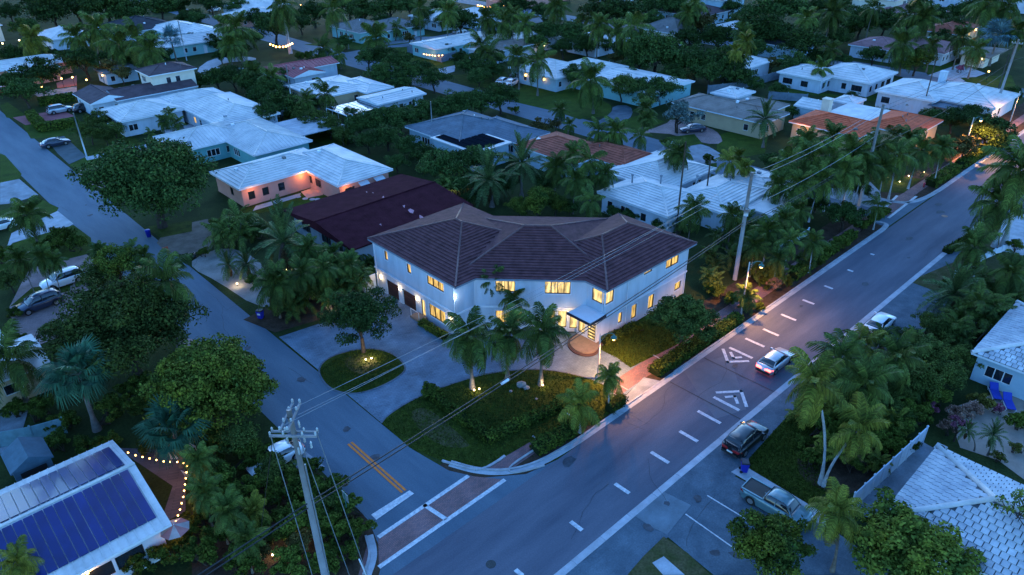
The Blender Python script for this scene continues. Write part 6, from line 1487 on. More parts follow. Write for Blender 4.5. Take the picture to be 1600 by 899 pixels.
REG = []   # (area, kindword, px, object) for the labels
def put_tree(kind, px, py, rpx, area, word, group, clear=None, name=None, label=None, rz=None, sq=1.0):
    pr = PROTO[kind][len(REG) % len(PROTO[kind])]; z = 4.0
    for _ in range(4):
        p = G(px, py, z); R = rpx * depth(p) / FPX; s = R / (pr[2] * 1.02); z = pr[3] * s * sq
    p = G(px, py, z)
    o = thing(name or word.split()[-1].replace('-', '_') if name is None else name, label or '', 'tree' if 'shrub' not in word and 'bush' not in word else 'shrub', (p.x, p.y, 0), group)
    o.rotation_euler = (0, 0, rz if rz is not None else random.uniform(0, 6.28)); o.scale = (s, s, s * sq)
    link('trunk', pr[0], o); link('crown', pr[1], o)
    if not label: REG.append((area, word, PX((p.x, p.y, z)), o))
    else: REG.append((None, word, (px, py), o))
    return o
def put_palm(kind, px, py, rpx, h, area, word, group, base=None, near=False, label=None, pale=False, tr=.16, name='palm_tree'):
    if base:
        b = G(*base); bx, by = b.x, b.y
        # height at which the crown appears where it should
        best = min((abs(PX((bx, by, hh))[1] - py), hh) for hh in np.arange(1.0, 22, .1)); h = best[1]
        q = G(px, py, h); lean = (max(-2.5, min(2.5, q.x - bx)), max(-2.5, min(2.5, q.y - by)))
    else:
        q = G(px, py, h); rl = random.Random(int(px * 7 + py)); lean = (rl.uniform(-.5, .5), rl.uniform(-.5, .5)); bx, by = q.x - lean[0], q.y - lean[1]
    top = Vector((bx + lean[0], by + lean[1], h)); R = rpx * depth(top) / FPX
    s = R / {'coco': 2.3, 'cocoy': 2.3, 'date': 2.6, 'areca': 1.8, 'arecay': 1.8, 'fan': 2.1, 'bism': 2.3}[kind]
    o = thing(name, label or '', 'palm', (bx, by, 0), group)
    link('trunk', trunk_mesh(h, tr * max(.8, min(1.5, s)), lean, M_PTRUNKW if pale else M_PTRUNK), o)
    rnd = random.Random(int(px * 13 + py))
    if near:
        for i, az, el, sc in frond_xforms(kind, int(NF[kind] * rnd.uniform(.7, 1.05)), rnd):
            link('frond', FR[kind][0][i], o, (lean[0], lean[1], h - .06), (0, -el, az), (s * sc,) * 3)
        if kind in ('coco', 'cocoy'):
            cs = MB(); cs.tube([(lean[0], lean[1], h - 1.1 * s), (lean[0], lean[1], h + .1)], [.13 * s, .1 * s], 7); link('crownshaft', cs.mesh('crownshaft', mat('crownshaft', (0.06, 0.1, 0.05), 0.5), (0, 0, 0), True), o)
        for k in range(rnd.choice([0, 2, 3]) if kind in ('coco', 'cocoy') else 0):
            link('dead_frond', DEAD[kind], o, (lean[0], lean[1], h - .15), (0, rad(rnd.uniform(40, 70)), rnd.uniform(0, 6.28)), (s * .8,) * 3)
        if kind in ('fan', 'date'):
            for k in range(8):
                link('dead_frond', DEAD[kind], o, (lean[0], lean[1], h - .3), (0, rad(62), k * .8), (s * .7,) * 3)
    else:
        link('crown', CROWNS[kind][int(px + py) % 5], o, (lean[0], lean[1], h - .05), (0, 0, rnd.uniform(0, 6.28)), (s,) * 3)
    if label: REG.append((None, word, (px, py), o))
    else: REG.append((area, word, (px, py), o))
    return o
def put_clump(kind, px, py, rpx, area, word, group, label=None):
    z = 2.0
    for _ in range(3):
        p = G(px, py, z); R = rpx * depth(p) / FPX; s = R / 2.1; z = 2.2 * s
    p = G(px, py, z); o = thing('palm_clump', label or '', 'palm clump', (p.x, p.y, 0), group); o.rotation_euler = (0, 0, random.uniform(0, 6.28)); o.scale = (s,) * 3
    link('stems', STEMS, o); link('crown', CLUMPS[kind][int(px) % 3], o)
    REG.append((None if label else area, word, (px, py), o)); return o
def hedge(pts, w, h, label, m=None, cat='hedge', group=None, dens=150, size=.15, closed=False, name='hedge'):
    P = [Vector(p) for p in pts]; rng = np.random.default_rng(int(abs(P[0].x * 10 + P[0].y))); V = []; core = MB()
    for a, c in zip(P, P[1:]):
        L = (c - a).length; t = (c - a) / L; n_ = Vector((-t.y, t.x)); q = (a + c) / 2
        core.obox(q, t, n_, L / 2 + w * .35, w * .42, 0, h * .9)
        cnt = int(dens * L * (w + 2 * h)); u = rng.random(cnt) * (L + w * .8) - w * .4
        # points over top and sides
        f = rng.random(cnt) * (w + 2 * h); x = np.where(f < h, -w / 2, np.where(f < h + w, f - h - w / 2, w / 2)); z = np.where(f < h, f, np.where(f < h + w, h, f - h - w))
        x = x + rng.normal(size=cnt) * .06; z = z + rng.normal(size=cnt) * .06 + .05 * np.sin(u * 2.3)
        nv = np.stack([np.where(f < h, -1, np.where(f < h + w, 0, 1)), np.where((f >= h) & (f < h + w), 1, 0)], 1)
        d = np.array([t.x, t.y]); nn = np.array([n_.x, n_.y])
        pos = np.stack([a.x + d[0] * u + nn[0] * x, a.y + d[1] * u + nn[1] * x, np.maximum(z, .03)], 1)
        nrm = unit(np.stack([nn[0] * nv[:, 0], nn[1] * nv[:, 0], nv[:, 1]], 1) + rng.normal(size=(cnt, 3)) * .5)
        tt = unit(np.cross(nrm, rng.normal(size=(cnt, 3)))); ww = np.cross(nrm, tt); s = size * (.6 + .8 * rng.random(cnt))[:, None]
        V.append(np.stack([pos - tt * s * .7, pos + ww * s * .45, pos + tt * s * .7, pos - ww * s * .45], 1))
    c0 = (P[0].x, P[0].y, 0); r = thing(name, label, cat, c0, group)
    V = np.concatenate(V) - np.array(c0)
    link('foliage', quads_mesh('foliage', V, m or L_HEDGE), r)
    core.build('branches_or_core', M_CORE, r)  # solid dark box; shade deep among the leaves put into its colour
    return r

for i, V in enumerate(TURF):
    o = link('grass', quads_mesh('grass', V, leafmat('turf', (0.05, 0.068, 0.01), (0.022, 0.035, 0.006)))); stuff(o)
# ------------------------------------------------------------------ planting plan
OAKW, PALMW = 'dark leafy tree', 'feathery palm'
def trees(area, kind, word, spec, group=None, name=None):
    for t in spec.split():
        a = t.split(','); put_tree(kind, float(a[0]), float(a[1]), float(a[2]), area, word, group or 'trees ' + area, name=name or 'broadleaf_tree', sq=float(a[3]) if len(a) > 3 else 1.0)
def palms(area, kind, word, spec, group=None, near=False, pale=False, tr=.15):
    """x,y,r,h  or  x,y,r@basex,basey"""
    for t in spec.split():
        if '@' in t:
            a, b = t.split('@'); x, y, r = map(float, a.split(',')); put_palm(kind, x, y, r, 0, area, word, group or 'palms ' + area, base=tuple(map(float, b.split(','))), near=near, pale=pale, tr=tr)
        else:
            x, y, r, h = map(float, t.split(',')); put_palm(kind, x, y, r, h, area, word, group or 'palms ' + area, near=near, pale=pale, tr=tr)
def clumps(area, kind, word, spec, group=None):
    for t in spec.split():
        x, y, r = map(float, t.split(',')); put_clump(kind, x, y, r, area, word, group or 'palm clumps ' + area)
# --- single plants that stand out
put_tree('bigoak', 237, 290, 104, None, 'tree', None, label='huge spreading dark oak overhanging the side street at the left', name='oak_tree', sq=1.02)
put_tree('bigdark', 195, 520, 112, None, 'tree', None, label='huge dark tree with a lamp glowing inside at the left', name='broadleaf_tree')
put_tree('bigmango', 328, 615, 103, None, 'tree', None, label='dense round tree with yellow-green top beside the side street', name='mango_tree', sq=1.05)
put_tree('driveoak', 562, 503, 60, None, 'tree', None, label='loose dark oak on the small drive island', name='oak_tree')
put_tree('housetree', 1068, 505, 58, None, 'tree', None, label='dense round green tree at the right end of the corner house', name='round_tree', sq=.95)
put_tree('seagrape', 1205, 858, 72, None, 'tree', None, label='loose yellow-green tree over the parking court at the bottom', name='sea_grape_tree')
put_tree('seagrape', 1425, 862, 105, None, 'tree', None, label='wide loose tree in front of the square-tiled roof', name='sea_grape_tree', sq=.8)
put_tree('silver', 1062, 182, 30, None, 'tree', None, label='grey-green silvery tree beside the dark sedan', name='silver_tree')
put_tree('oak', 720, 34, 30, None, 'tree', None, label='round dark tree before the white house near the top', name='round_tree')
put_tree('oak', 950, 18, 46, None, 'tree', None, label='broad flat oak above the white roofs at the top', name='oak_tree', sq=.8)
put_tree('mango', 1432, 97, 26, None, 'tree', None, label='yellowish tree with several trunks before the mauve roof', name='mango_tree')
put_tree('mango', 180, 418, 42, None, 'tree', None, label='bushy tree left of the big palm by the side street', name='broadleaf_tree')
put_palm('coco', 733, 527, 45, 0, None, 'palm', None, base=(738, 607), near=True, label='leftmost of the three tall palms on the front lawn', tr=.2, name='royal_palm')
put_palm('coco', 794, 524, 42, 0, None, 'palm', None, base=(793, 594), near=True, label='middle of the three tall palms on the front lawn', tr=.2, name='royal_palm')
put_palm('coco', 850, 519, 44, 0, None, 'palm', None, base=(845, 602), near=True, label='rightmost of the three tall palms on the front lawn', tr=.2, name='royal_palm')
put_palm('coco', 768, 438, 24, 5.6, None, 'palm', None, near=True, label='slender palm against the upper window of the corner house', tr=.09, name='slender_palm')
put_palm('coco', 803, 467, 24, 4.0, None, 'palm', None, near=True, label='shorter slender palm against the front wall of the corner house', tr=.09, name='slender_palm')
put_palm('cocoy', 905, 632, 36, 0, None, 'palm', None, base=(906, 676), near=True, label='palm with lamplight gold coloured in by the kerb under the street lamp, left one', tr=.15, pale=True, name='lamplit_palm')  # yellow leaf set puts the street lamp's gold into both kerb palms
put_palm('cocoy', 953, 590, 26, 0, None, 'palm', None, base=(950, 642), near=True, label='smaller palm with lamplight gold coloured in, right beside the street lamp', tr=.13, pale=True, name='lamplit_palm')
put_palm('coco', 1166, 462, 22, 0, None, 'palm', None, base=(1157, 495), near=True, label='small palm below the second street lamp', tr=.12, pale=True)
put_palm('coco', 1592, 268, 52, 0, None, 'palm', None, base=(1566, 388), near=True, label='tall royal palm with pale trunk cut by the right edge', tr=.24, pale=True, name='royal_palm')
put_palm('coco', 1560, 318, 42, 0, None, 'palm', None, base=(1553, 386), near=True, label='royal palm just left of the tallest one at the right edge', tr=.2, pale=True, name='royal_palm')
put_palm('coco', 1522, 388, 34, 0, None, 'palm', None, base=(1520, 432), near=True, label='smaller palm at the kerb below the right-edge royal palms', tr=.13, pale=True)
put_palm('date', 1492, 458, 46, 0, None, 'palm', None, base=(1497, 490), near=True, label='stiff dark date palm beside the avenue at the right', tr=.2, name='date_palm')
put_palm('coco', 1580, 425, 34, 0, None, 'palm', None, base=(1570, 478), near=True, label='leaning thin palm above the right-edge garden', tr=.12, pale=True)
put_palm('date', 443, 378, 58, 0, None, 'palm', None, base=(440, 432), near=True, label='large date palm before the brown roofed house', tr=.26, name='date_palm')
put_palm('date', 385, 412, 24, 1.8, None, 'palm', None, near=True, label='low palm at the sandy plot, right of its lamp', tr=.14, name='date_palm')
put_palm('date', 357, 414, 22, 1.6, None, 'palm', None, near=True, label='lowest palm at the sandy plot, left of its lamp', tr=.14, name='date_palm')
put_palm('fan', 122, 582, 52, 0, None, 'palm', None, base=(152, 672), near=True, label='fan palm with thick leaning trunk at the left', tr=.22, name='fan_palm')
put_palm('fan', 272, 672, 52, 0, None, 'palm', None, base=(286, 728), near=True, label='fan palm beside the string lights of the patio', tr=.22, name='fan_palm')
put_palm('coco', 258, 440, 58, 8.0, None, 'palm', None, near=True, label='big palm arching over the side street at the left', tr=.18)
put_palm('coco', 44, 335, 34, 0, None, 'palm', None, base=(62, 388), near=True, label='palm with dark bent trunk on the left lawn', tr=.16)
put_palm('coco', 12, 565, 58, 5.0, None, 'palm', None, near=True, label='palm whose leaves hang over the white metal roof at the left edge', tr=.16)
put_palm('cocoy', 1308, 800, 48, 0, None, 'palm', None, base=(1300, 893), near=True, label='yellowing palm leaning beside the pickup truck', tr=.16)
put_palm('cocoy', 1272, 598, 52, 0, None, 'palm', None, base=(1281, 757), near=True, label='tall yellow-green palm with pale trunk before the avenue', tr=.14, pale=True)
put_palm('cocoy', 1342, 672, 50, 0, None, 'palm', None, base=(1286, 760), near=True, label='curved pale-trunked palm leaning over the planting bed', tr=.14, pale=True)
put_palm('coco', 1312, 560, 46, 6.5, None, 'palm', None, near=True, label='dark palm behind the tall yellow-green one by the avenue', tr=.15)
put_palm('coco', 1352, 602, 48, 6.0, None, 'palm', None, near=True, label='full palm in the middle of the right-hand grove', tr=.15)
put_palm('coco', 1400, 560, 44, 5.5, None, 'palm', None, near=True, label='palm at the far side of the right-hand grove', tr=.15)
put_palm('cocoy', 1345, 540, 38, 5.0, None, 'palm', None, near=True, label='yellowish palm at the avenue edge of the right-hand grove', tr=.14)
put_palm('date', 1552, 680, 22, 0, None, 'palm', None, base=(1543, 712), near=True, label='small bushy palm on the tan terrace', tr=.1, name='date_palm')
put_palm('date', 1512, 672, 16, 0, None, 'palm', None, base=(1522, 705), near=True, label='smaller bushy palm on the tan terrace, left', tr=.08, name='date_palm')
put_palm('date', 764, 282, 42, 4.0, None, 'palm', None, near=True, label='large stiff palm behind the corner house roof peak', tr=.22, name='date_palm')
put_palm('date', 815, 255, 38, 5.0, None, 'palm', None, near=True, label='second stiff palm right of the large one behind the roof', tr=.2, name='date_palm')
put_palm('date', 1195, 186, 28, 5.0, None, 'palm', None, near=True, label='date palm at the right end of the tan bungalow', tr=.2, name='date_palm')
put_palm('bism', 1560, 55, 28, 7.0, None, 'palm', None, label='silvery blue fan palm at the upper right', tr=.2, name='bismarck_palm')
put_palm('bism', 266, 60, 22, 8.0, None, 'palm', None, label='silvery blue fan palm at the upper left', tr=.2, name='bismarck_palm')
put_palm('coco', 1408, 72, 28, 0, None, 'palm', None, base=(1404, 118), label='shaggy palm before the mauve roof', tr=.2)
put_palm('coco', 1283, 108, 20, 0, None, 'palm', None, base=(1280, 142), label='slim palm in front of the white bungalow windows', tr=.12)
put_palm('coco', 922, 128, 32, 0, None, 'palm', None, base=(927, 178), label='drooping palm on the big lawn of the white-roofed house', tr=.16)
put_palm('coco', 840, 96, 26, 0, None, 'palm', None, base=(840, 150), label='slim palm on the lawn, right of the silver SUV', tr=.13)
put_palm('coco', 808, 90, 22, 0, None, 'palm', None, base=(811, 140), label='slim palm next to the silver SUV', tr=.13)
put_palm('coco', 588, 62, 28, 0, None, 'palm', None, base=(590, 84), label='thick palm at the far street corner', tr=.2)
put_palm('coco', 440, 10, 28, 0, None, 'palm', None, base=(455, 84), label='very tall palm at the top left of centre', tr=.2, pale=True)
put_palm('coco', 152, 48, 28, 0, None, 'palm', None, base=(158, 103), label='tall palm above the grey garage', tr=.15, pale=True)
put_palm('cocoy', 50, 62, 25, 0, None, 'palm', None, base=(66, 110), label='pale green palm before the pink house', tr=.15, pale=True)
# --- far left
A = 'round the pink house at upper left'
trees(A, 'oak', OAKW, '20,88,24 60,118,34 132,98,34 38,145,30 15,130,24 100,95,20 75,85,16')
trees(A, 'rust', 'russet tree', '165,108,20 190,116,18')
A = 'along the top left edge'
trees(A, 'oak', OAKW, '82,20,36 40,45,24 120,12,34 165,12,40 205,20,32 250,10,30 280,8,24 15,20,20 60,4,24')
palms(A, 'coco', PALMW, '215,66,34,8 185,70,28,7 370,48,32,8 120,60,24,7 235,80,26,7')
trees(A, 'oak', 'smaller leafy tree', '308,30,16 290,28,14 340,70,14 190,82,22 210,95,22 255,88,18 330,66,16 375,78,18')
A = 'before the plum-roofed bungalow'
trees(A, 'shrub', 'leafy shrub', '225,150,16 250,149,16 275,147,16 210,160,14')
trees(A, 'rust', 'russet tree', '165,158,14 185,165,12')
A = 'in the garden of the white ranch house'
trees(A, 'olive', 'bushy tree', '150,192,22 140,208,22 172,188,16 180,205,18 165,214,16')
palms(A, 'coco', PALMW, '264,180,16,3.5 277,192,14,3 236,208,10,2.2 255,190,12,2.6')
A = 'behind the white ranch house'
trees(A, 'oak', OAKW, '340,124,26 365,122,26 390,130,26 312,130,18 405,150,24 395,118,20')
A = 'beside the weathered white roof'
trees(A, 'oak', OAKW, '420,142,28 437,166,30 415,180,26 470,172,20 445,120,18 490,160,16')
palms(A, 'coco', PALMW, '508,148,24,4.5 425,122,20,5 478,158,20,4 395,112,18,5')
A = 'by the far street, top left of centre'
trees(A, 'oak', OAKW, '428,42,34 470,38,20 490,22,26 570,20,30 610,14,28 640,10,22 545,10,24 400,30,20 395,60,18')
palms(A, 'coco', PALMW, '520,16,26,10 505,76,20,4 530,86,16,3.5 655,14,18,9 360,72,20,6 350,40,18,7 620,44,14,3.5')
trees(A, 'shrub', 'leafy shrub', '480,88,12 468,90,10 500,92,10 610,52,8')
A = 'in the row behind the weathered white roof'
trees(A, 'oak', OAKW, '575,92,22 600,90,24 622,98,26 600,118,26 640,116,28 678,126,24 660,108,20 625,130,20')
A = 'in the dense green wall above the blue-grey roof'
trees(A, 'oak', OAKW, '562,198,28 592,190,30 625,186,30 655,178,28 688,172,28 720,164,30 752,160,28 782,154,30 575,222,24 605,216,26 548,180,18')
A = 'round the hedged lawn'
trees(A, 'olive', 'bushy tree', '490,190,22 515,200,22 470,182,18 535,212,18')
A = 'in front of the white carport house'
trees(A, 'oak', OAKW, '735,104,24 748,122,22 772,92,20 720,92,16 770,112,18')
palms(A, 'coco', PALMW, '752,72,26,6 785,36,26,7 765,84,22,5')
# --- upper centre
A = 'among the white roofs at the upper centre'
trees(A, 'oak', OAKW, '812,10,26 830,52,20 858,54,26 898,56,30 918,72,24 840,68,20 880,76,20 800,62,16 780,20,18')
palms(A, 'coco', PALMW, '935,42,22,9 965,48,20,8 990,44,30,9 820,38,20,8 802,24,18,9')
A = 'in the tall mass right of the slim palms'
trees(A, 'oak', OAKW, '1025,84,44 1088,98,34 1132,100,34 1110,118,28 1062,100,30 1000,98,24 1150,120,26 1078,62,28 1122,62,30 975,80,24 1050,118,22')
trees(A, 'rust', 'olive-brown tree', '1096,38,30 1072,118,16')
palms(A, 'cocoy', 'pale feathery palm', '1166,66,18,9 1150,80,14,8')
A = 'at the top right of centre'
trees(A, 'oak', OAKW, '1048,10,30 1190,50,38 1172,28,26 1218,18,40 1212,58,34 1255,72,36 1010,10,24 1240,100,24 1180,80,26')
palms(A, 'coco', PALMW, '1300,22,24,9 1075,22,18,8')
A = 'behind the big lawn'
trees(A, 'oak', OAKW, '898,120,24 1000,140,26 1032,142,28 985,120,18 880,112,14')
trees(A, 'olive', 'bushy tree', '972,138,26 1060,132,16 1010,158,20')
A = 'along the street behind'
palms(A, 'coco', PALMW, '876,172,16,3.5 1008,172,18,5 1012,185,14,4 935,206,22,5 962,208,24,5 1000,214,18,4.5 1048,236,20,6 1062,240,22,6.5 890,196,14,3')
trees(A, 'rust', 'russet bush', '845,203,22 828,210,14 868,196,12')
trees(A, 'shrub', 'leafy shrub', '1107,250,11 805,172,9 1040,225,10')
# --- upper right
A = 'between the mauve roofs at the upper right'
trees(A, 'oak', OAKW, '1300,32,26 1345,36,30 1382,36,30 1330,26,22 1490,42,20 1470,60,18 1365,88,22 1295,92,14 1275,90,18 1310,60,20 1320,95,14 1460,25,22 1500,20,22 1540,75,16')
palms(A, 'coco', PALMW, '1420,26,26,9 1442,30,26,9 1545,8,32,10 1576,10,26,10 1456,72,18,6 1525,80,20,6 1300,78,16,5 1590,50,20,8')
trees(A, 'flower', 'reddish bush', '1490,62,10 1500,108,9')
A = 'beside the avenue near the far lamps'
trees(A, 'oak', OAKW, '1545,205,36 1520,182,24 1455,186,24 1490,188,26 1580,150,20 1425,196,18 1560,228,18')
trees(A, 'rust', 'amber-lit bush', '1510,232,26 1490,240,16')
palms(A, 'coco', PALMW, '1420,222,26,5 1395,214,24,6')
# --- palms over the orange house and along the avenue
A = 'in the palm belt along the avenue'
palms(A, 'coco', PALMW, '1230,256,30,7 1265,250,30,7 1300,244,32,8 1332,240,32,8 1215,290,24,5 1372,232,30,7 1402,242,30,6.5 1440,236,28,6 1470,232,22,5.5 1250,290,26,5.5 1285,282,26,6 1320,270,28,7 1350,262,26,6.5 1300,215,24,6 1260,222,24,6 1380,262,22,5', tr=.12, pale=True)
palms(A, 'cocoy', 'pale feathery palm', '1140,254,24,5.5 1165,262,16,4.5 1155,245,16,5')
trees(A, 'oak', OAKW, '1320,338,32 1345,300,18 1230,318,22 1275,318,20 1195,308,22 1205,255,20')
A = 'right of the tall pale pole'
palms(A, 'coco', PALMW, '1235,378,22,4.5 1270,378,22,4 1200,362,26,4.5 1225,345,24,5 1180,385,24,4 1245,330,22,5 1215,405,20,3.5 1372,322,20,3.5', tr=.12, pale=True)
clumps(A, 'areca', 'dark palm clump', '1190,420,22 1155,395,24 1120,400,24 1215,425,18 1135,370,22 1110,430,20 1175,345,22 1255,405,16')
trees(A, 'shrub', 'leafy shrub', '1120,455,18 1145,470,16 1200,445,14 1250,420,14 1290,392,16 1312,380,14 1345,352,14 1185,482,12 1230,440,12 1275,410,12')
trees(A, 'blossom', 'pinkish blossom bush', '1210,445,15 1346,345,12')
trees(A, 'shrubgold', 'yellowish shrub', '1310,385,10 1165,480,12')
# --- behind the corner house
A = 'behind the corner house'
palms(A, 'coco', PALMW, '1085,328,26,5.5 1145,338,24,5 922,252,32,7 900,282,24,5 945,272,20,5.5 925,314,24,4.5 870,262,24,5.5 895,240,20,5', tr=.12)
trees(A, 'mango', 'yellowish leafy tree', '840,315,30 812,325,22 868,322,22')
trees(A, 'oak', OAKW, '690,262,36 722,256,32 748,250,30 665,245,26 640,230,24 980,338,16 958,332,14 1005,340,14 890,325,16 715,290,22 735,310,14 1030,352,16 855,285,22 620,255,20 790,290,22')
clumps(A, 'areca', 'dark palm clump', '700,290,20 735,280,18 1060,350,16')
# --- left middle
A = 'beside the sandy plot'
clumps(A, 'areca', 'dark palm clump', '362,346,38 395,352,24 455,458,32 500,428,36 535,432,30 562,436,28 478,440,28 520,465,26 590,420,18 480,405,20 500,398,22 540,405,20 575,405,16')
palms(A, 'coco', PALMW, '432,445,36,4.0 470,428,28,4.5 508,420,26,4.5 545,415,22,4 480,390,24,4.5 520,398,22,4.2', tr=.11)
trees(A, 'shrub', 'leafy shrub', '340,355,16 318,395,10 470,480,14 545,478,12 430,478,14 395,440,14 575,470,10')
A = 'on the left lawns'
trees(A, 'shrub', 'leafy shrub', '92,374,26 120,382,18 70,392,18 22,490,14 30,530,12 5,400,20')
palms(A, 'coco', 'slim palm', '32,408,22,5 66,404,22,5.5 84,408,18,5 206,388,16,4 155,392,16,3.5 225,400,18,4', tr=.09)
trees(A, 'olive', 'bushy tree', '150,440,30 230,465,34 15,440,24 90,520,26')
A = 'under the fan palms at the left'
trees(A, 'shrub', 'leafy shrub', '60,640,26 100,660,24 180,640,34 215,610,30 240,640,28 90,690,22 135,700,24 25,640,20 170,690,20 230,700,18')
A = 'in the thicket by the junction pole'
trees(A, 'shrub', 'leafy shrub', '345,700,34 395,715,34 440,690,20 350,760,36 400,760,38 455,770,38 505,770,36 540,790,32 470,820,38 520,830,36 555,830,24 420,830,38 370,820,34 320,800,30 320,860,34 380,880,34 450,880,34 510,880,28 290,840,26 545,860,22 262,870,30 215,885,26 480,735,26')
trees(A, 'olive', 'bushy tree', '375,690,34 325,740,30 430,740,34 500,800,30')
trees(A, 'rust', 'russet bush', '470,850,24 540,815,16 410,860,22 530,755,14')
palms(A, 'coco', PALMW, '355,800,34,3.2 320,770,30,3.2 385,845,30,2.8 310,720,28,3.5', tr=.1)
palms(A, 'cocoy', 'pale feathery palm', '395,800,28,2.4 28,880,36,4.5', tr=.1)
# --- right lower
A = 'in the right-hand grove'
trees(A, 'shrub', 'leafy shrub', '1300,700,26 1330,720,24 1270,715,20 1375,690,26 1400,670,26 1440,650,24 1250,690,14 1420,700,18 1365,640,26 1290,670,26 1320,680,26 1350,690,26 1395,700,22 1410,640,28 1345,610,28 1300,640,24 1460,620,24 1385,570,24')
trees(A, 'olive', 'bushy tree', '1430,600,38 1455,560,36 1420,535,28 1470,520,28 1480,590,32 1395,620,32 1500,560,26 1450,505,22')
clumps(A, 'areca', 'dark palm clump', '1530,490,44 1500,512,32 1560,480,36 1400,640,30 1375,570,32 1440,540,28 1580,500,28 1320,640,30 1300,590,34 1340,570,32 1380,610,34 1410,590,32 1350,640,32 1460,540,28 1390,530,26 1315,620,28 1430,560,28')
clumps(A, 'arecay', 'yellowish palm clump', '1290,640,28 1300,700,24 1420,580,26 1365,720,22 1265,640,26 1335,600,30 1385,650,28')
trees(A, 'blossom', 'pinkish blossom bush', '1495,650,22 1520,640,18 1478,668,16')
trees(A, 'flower', 'magenta bush', '1455,640,14 1560,640,12')
trees(A, 'shrubgold', 'yellowish shrub', '1535,630,20 1590,700,14 1560,715,12')
A = 'at the right-edge garden'
trees(A, 'shrub', 'leafy shrub', '1590,430,22 1560,455,20 1530,455,18 1595,600,16 1592,660,20 1480,445,12 1585,385,14')
clumps(A, 'areca', 'dark palm clump', '1545,440,26 1590,460,26 1500,430,14')
# --- the far edge of the neighbourhood
A = 'in the far belt along the top edge'
trees(A, 'oak', OAKW, '330,8,20 372,12,18 600,36,18 665,28,18 690,12,20 770,60,16 800,6,22 850,20,20 985,22,22 1020,32,20 1100,6,22 1140,14,20 1280,12,22 1310,6,20 1400,8,18 1440,12,18 1520,12,20 1560,30,18')
trees(A, 'olive', 'bushy tree', '650,42,16 690,36,14 860,34,16 910,36,16 1150,38,18 1060,34,16 1270,45,18 1480,72,14 1330,48,14')
palms(A, 'coco', PALMW, '700,20,20,9 760,30,20,8 870,12,20,10 1085,8,20,10 1260,30,20,9 1365,14,20,9 1500,60,20,7 1160,52,18,7', tr=.14)
A = 'in the yards between the far roofs'
trees(A, 'oak', OAKW, '300,62,14 345,88,14 540,66,14 700,78,14 860,105,14 945,72,16 1180,132,16 1215,140,16 1330,152,12 1420,160,14 1240,175,12 1165,150,14')
trees(A, 'rust', 'russet tree', '640,60,12 960,92,14 1205,100,16')
# --- hedges
hedge(gp('672,618 705,645 762,688'), .8, .8, 'V-shaped garden hedge left arm on the front lawn'); hedge(gp('765,690 820,664 872,640'), .8, .8, 'V-shaped garden hedge right arm on the front lawn')
put_tree('shrub', 672, 612, 17, None, 'shrub', None, label='clipped round bush at the tip of the V-shaped hedge', name='round_bush')
hedge(gp('842,705 890,678'), 1.15, .9, 'low box hedge by the kerb left of the gold-lit palms'); hedge(gp('955,642 968,632'), 1.0, 1.0, 'short box hedge by the kerb right of the gold-lit palms')
hedge(gp('1026,583 1110,528'), 1.3, .8, 'long low hedge by the kerb below the round tree'); hedge(gp('1120,525 1150,503'), 1.1, .9, 'dark hedge by the kerb left of the second lamp')
hedge(gp('945,537 992,514'), .8, .7, 'low hedge along the right wall of the corner house'); hedge(gp('660,508 695,530'), .7, .6, 'low hedge under the lit ground-floor windows')
put_tree('shrub', 1000, 512, 13, None, 'shrub', None, label='clipped round bush at the wall of the corner house', name='round_bush')
hedge(gp('50,185 68,205 118,198'), 1.6, 1.5, 'L-shaped clipped hedge before the red drive', dens=60, size=.25); hedge(gp('68,165 112,158'), 1.8, 1.6, 'clipped hedge beyond the red drive', dens=50, size=.25)
hedge(gp('452,186 545,224'), 1.4, 1.4, 'clipped hedge inside the white garden wall', dens=60, size=.22); hedge(gp('450,210 500,200'), 1.2, 1.2, 'clipped hedge across the walled lawn', dens=60, size=.22)
hedge(gp('1455,290 1490,268'), 1.6, 1.0, 'clipped hedge beside the far crossing path', dens=70, size=.2); hedge(gp('1500,262 1570,222'), 1.4, 1.2, 'long dark hedge by the kerb far along the avenue', dens=60, size=.22)
hedge(gp('1240,435 1330,372'), 1.1, 1.0, 'dark hedge strip by the kerb right of the blossom bush', dens=80, size=.2)
hedge(gp('1345,355 1383,333'), 1.0, .7, 'low hedge at the kerb bend by the crossing', dens=80, size=.2)
hedge(gp('1480,395 1530,365'), .9, .6, 'low ragged hedge behind the picket fence at right', dens=60, size=.2)
hedge(gp('985,80 1005,60'), 2.0, 2.0, 'clipped hedge among the upper centre roofs', dens=30, size=.3); hedge(gp('670,45 700,42'), 2.0, 2.0, 'clipped hedge beside the grey hip-roofed house', dens=30, size=.3)
hedge(gp('1085,172 1135,190'), 1.2, .8, 'low flower hedge under the windows of the tan bungalow', m=L_RUST, dens=50, size=.25)
hedge(gp('245,20 285,16'), 2.4, 2.2, 'bright clipped hedge at the top left street', dens=26, size=.3); hedge(gp('288,32 310,30'), 3.0, 3.0, 'square clipped hedge at the top left street', dens=22, size=.3)
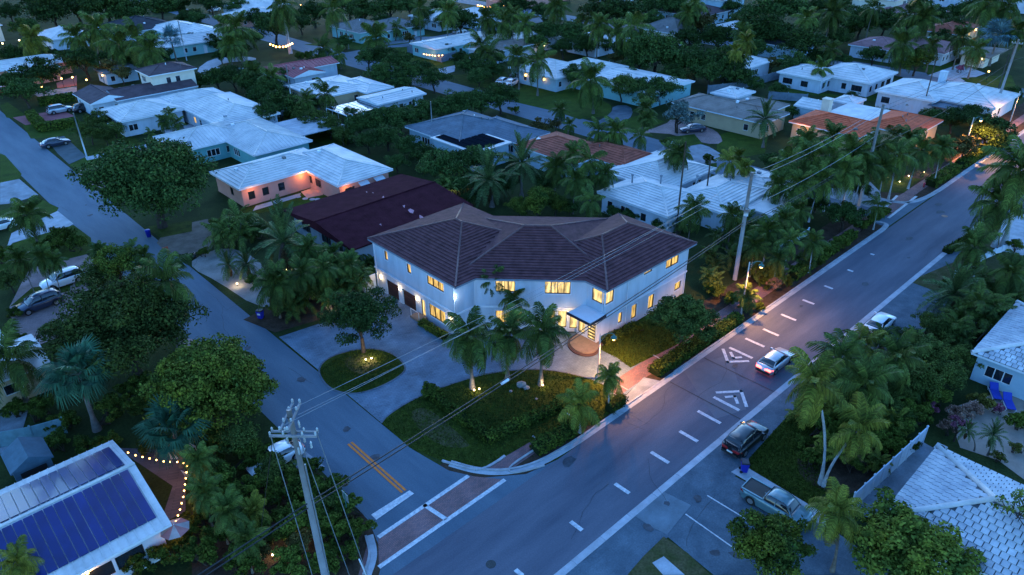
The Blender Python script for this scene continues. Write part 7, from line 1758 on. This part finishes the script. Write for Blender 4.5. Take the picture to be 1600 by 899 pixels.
hedge(gp('790,412 830,395'), .2, .2, 'strip of groundcover behind the roof', dens=40) if False else None
# frangipani twigs with blossom
fr = thing('frangipani', 'bare-twigged shrub with pink blossoms behind the loungers path', 'shrub', G(1490, 690)); rnd = random.Random(3)
b = MB(); tips = []
def twig(p, d, l, r, k):
    q = p + d * l; b.tube([p, q], [r, r * .7], 5)
    if k == 0: tips.append(q); return
    for _ in range(2 + (k > 1)): twig(q, (d + Vector((rnd.uniform(-.8, .8), rnd.uniform(-.8, .8), rnd.uniform(-.1, .5)))).normalized(), l * .75, r * .65, k - 1)
twig(Vector((0, 0, 0)), Vector((0, 0, 1)), .8, .09, 3)
link('branches_or_core', b.mesh('branches_or_core', M_BARK), fr)
rng = np.random.default_rng(5); link('blossom', quads_mesh('blossom', leaves(rng, [tuple(t) for t in tips], .2, 500, .12), L_PINK), fr)
bt = thing('bare_tree', 'bare twiggy tree over the tiled roof at the bottom right', 'tree', G(1560, 880, 0)); b = MB(); tips = []
twig(Vector((0, 0, 0)), Vector((0, 0, 1)), 2.2, .12, 4); link('branches_or_core', b.mesh('branches_or_core', M_BARK), bt)
link('crown', quads_mesh('crown', leaves(rng, [tuple(t) for t in tips], .3, 900, .14), L_MANGO), bt)
# --- labels: which one of its kind in its place
ORD = ['leftmost', 'second', 'third', 'fourth', 'fifth', 'sixth', 'seventh', 'eighth', 'ninth', 'tenth', 'eleventh', 'twelfth', 'thirteenth', 'fourteenth', 'fifteenth', 'sixteenth', 'seventeenth', 'eighteenth', 'nineteenth', 'twentieth', 'twenty-first', 'twenty-second', 'twenty-third', 'twenty-fourth', 'twenty-fifth', 'twenty-sixth']
groups = {}
for area, word, px, o in REG:
    if area: groups.setdefault((area, word), []).append((px[0], o))
for (area, word), L_ in groups.items():
    L_.sort(key=lambda t: t[0])
    for i, (x, o) in enumerate(L_):
        o['label'] = f'{word} {area}' if len(L_) == 1 else f'{word} {area}, ' + ('leftmost' if i == 0 else 'rightmost' if i == len(L_) - 1 else ORD[i] + ' from the left')
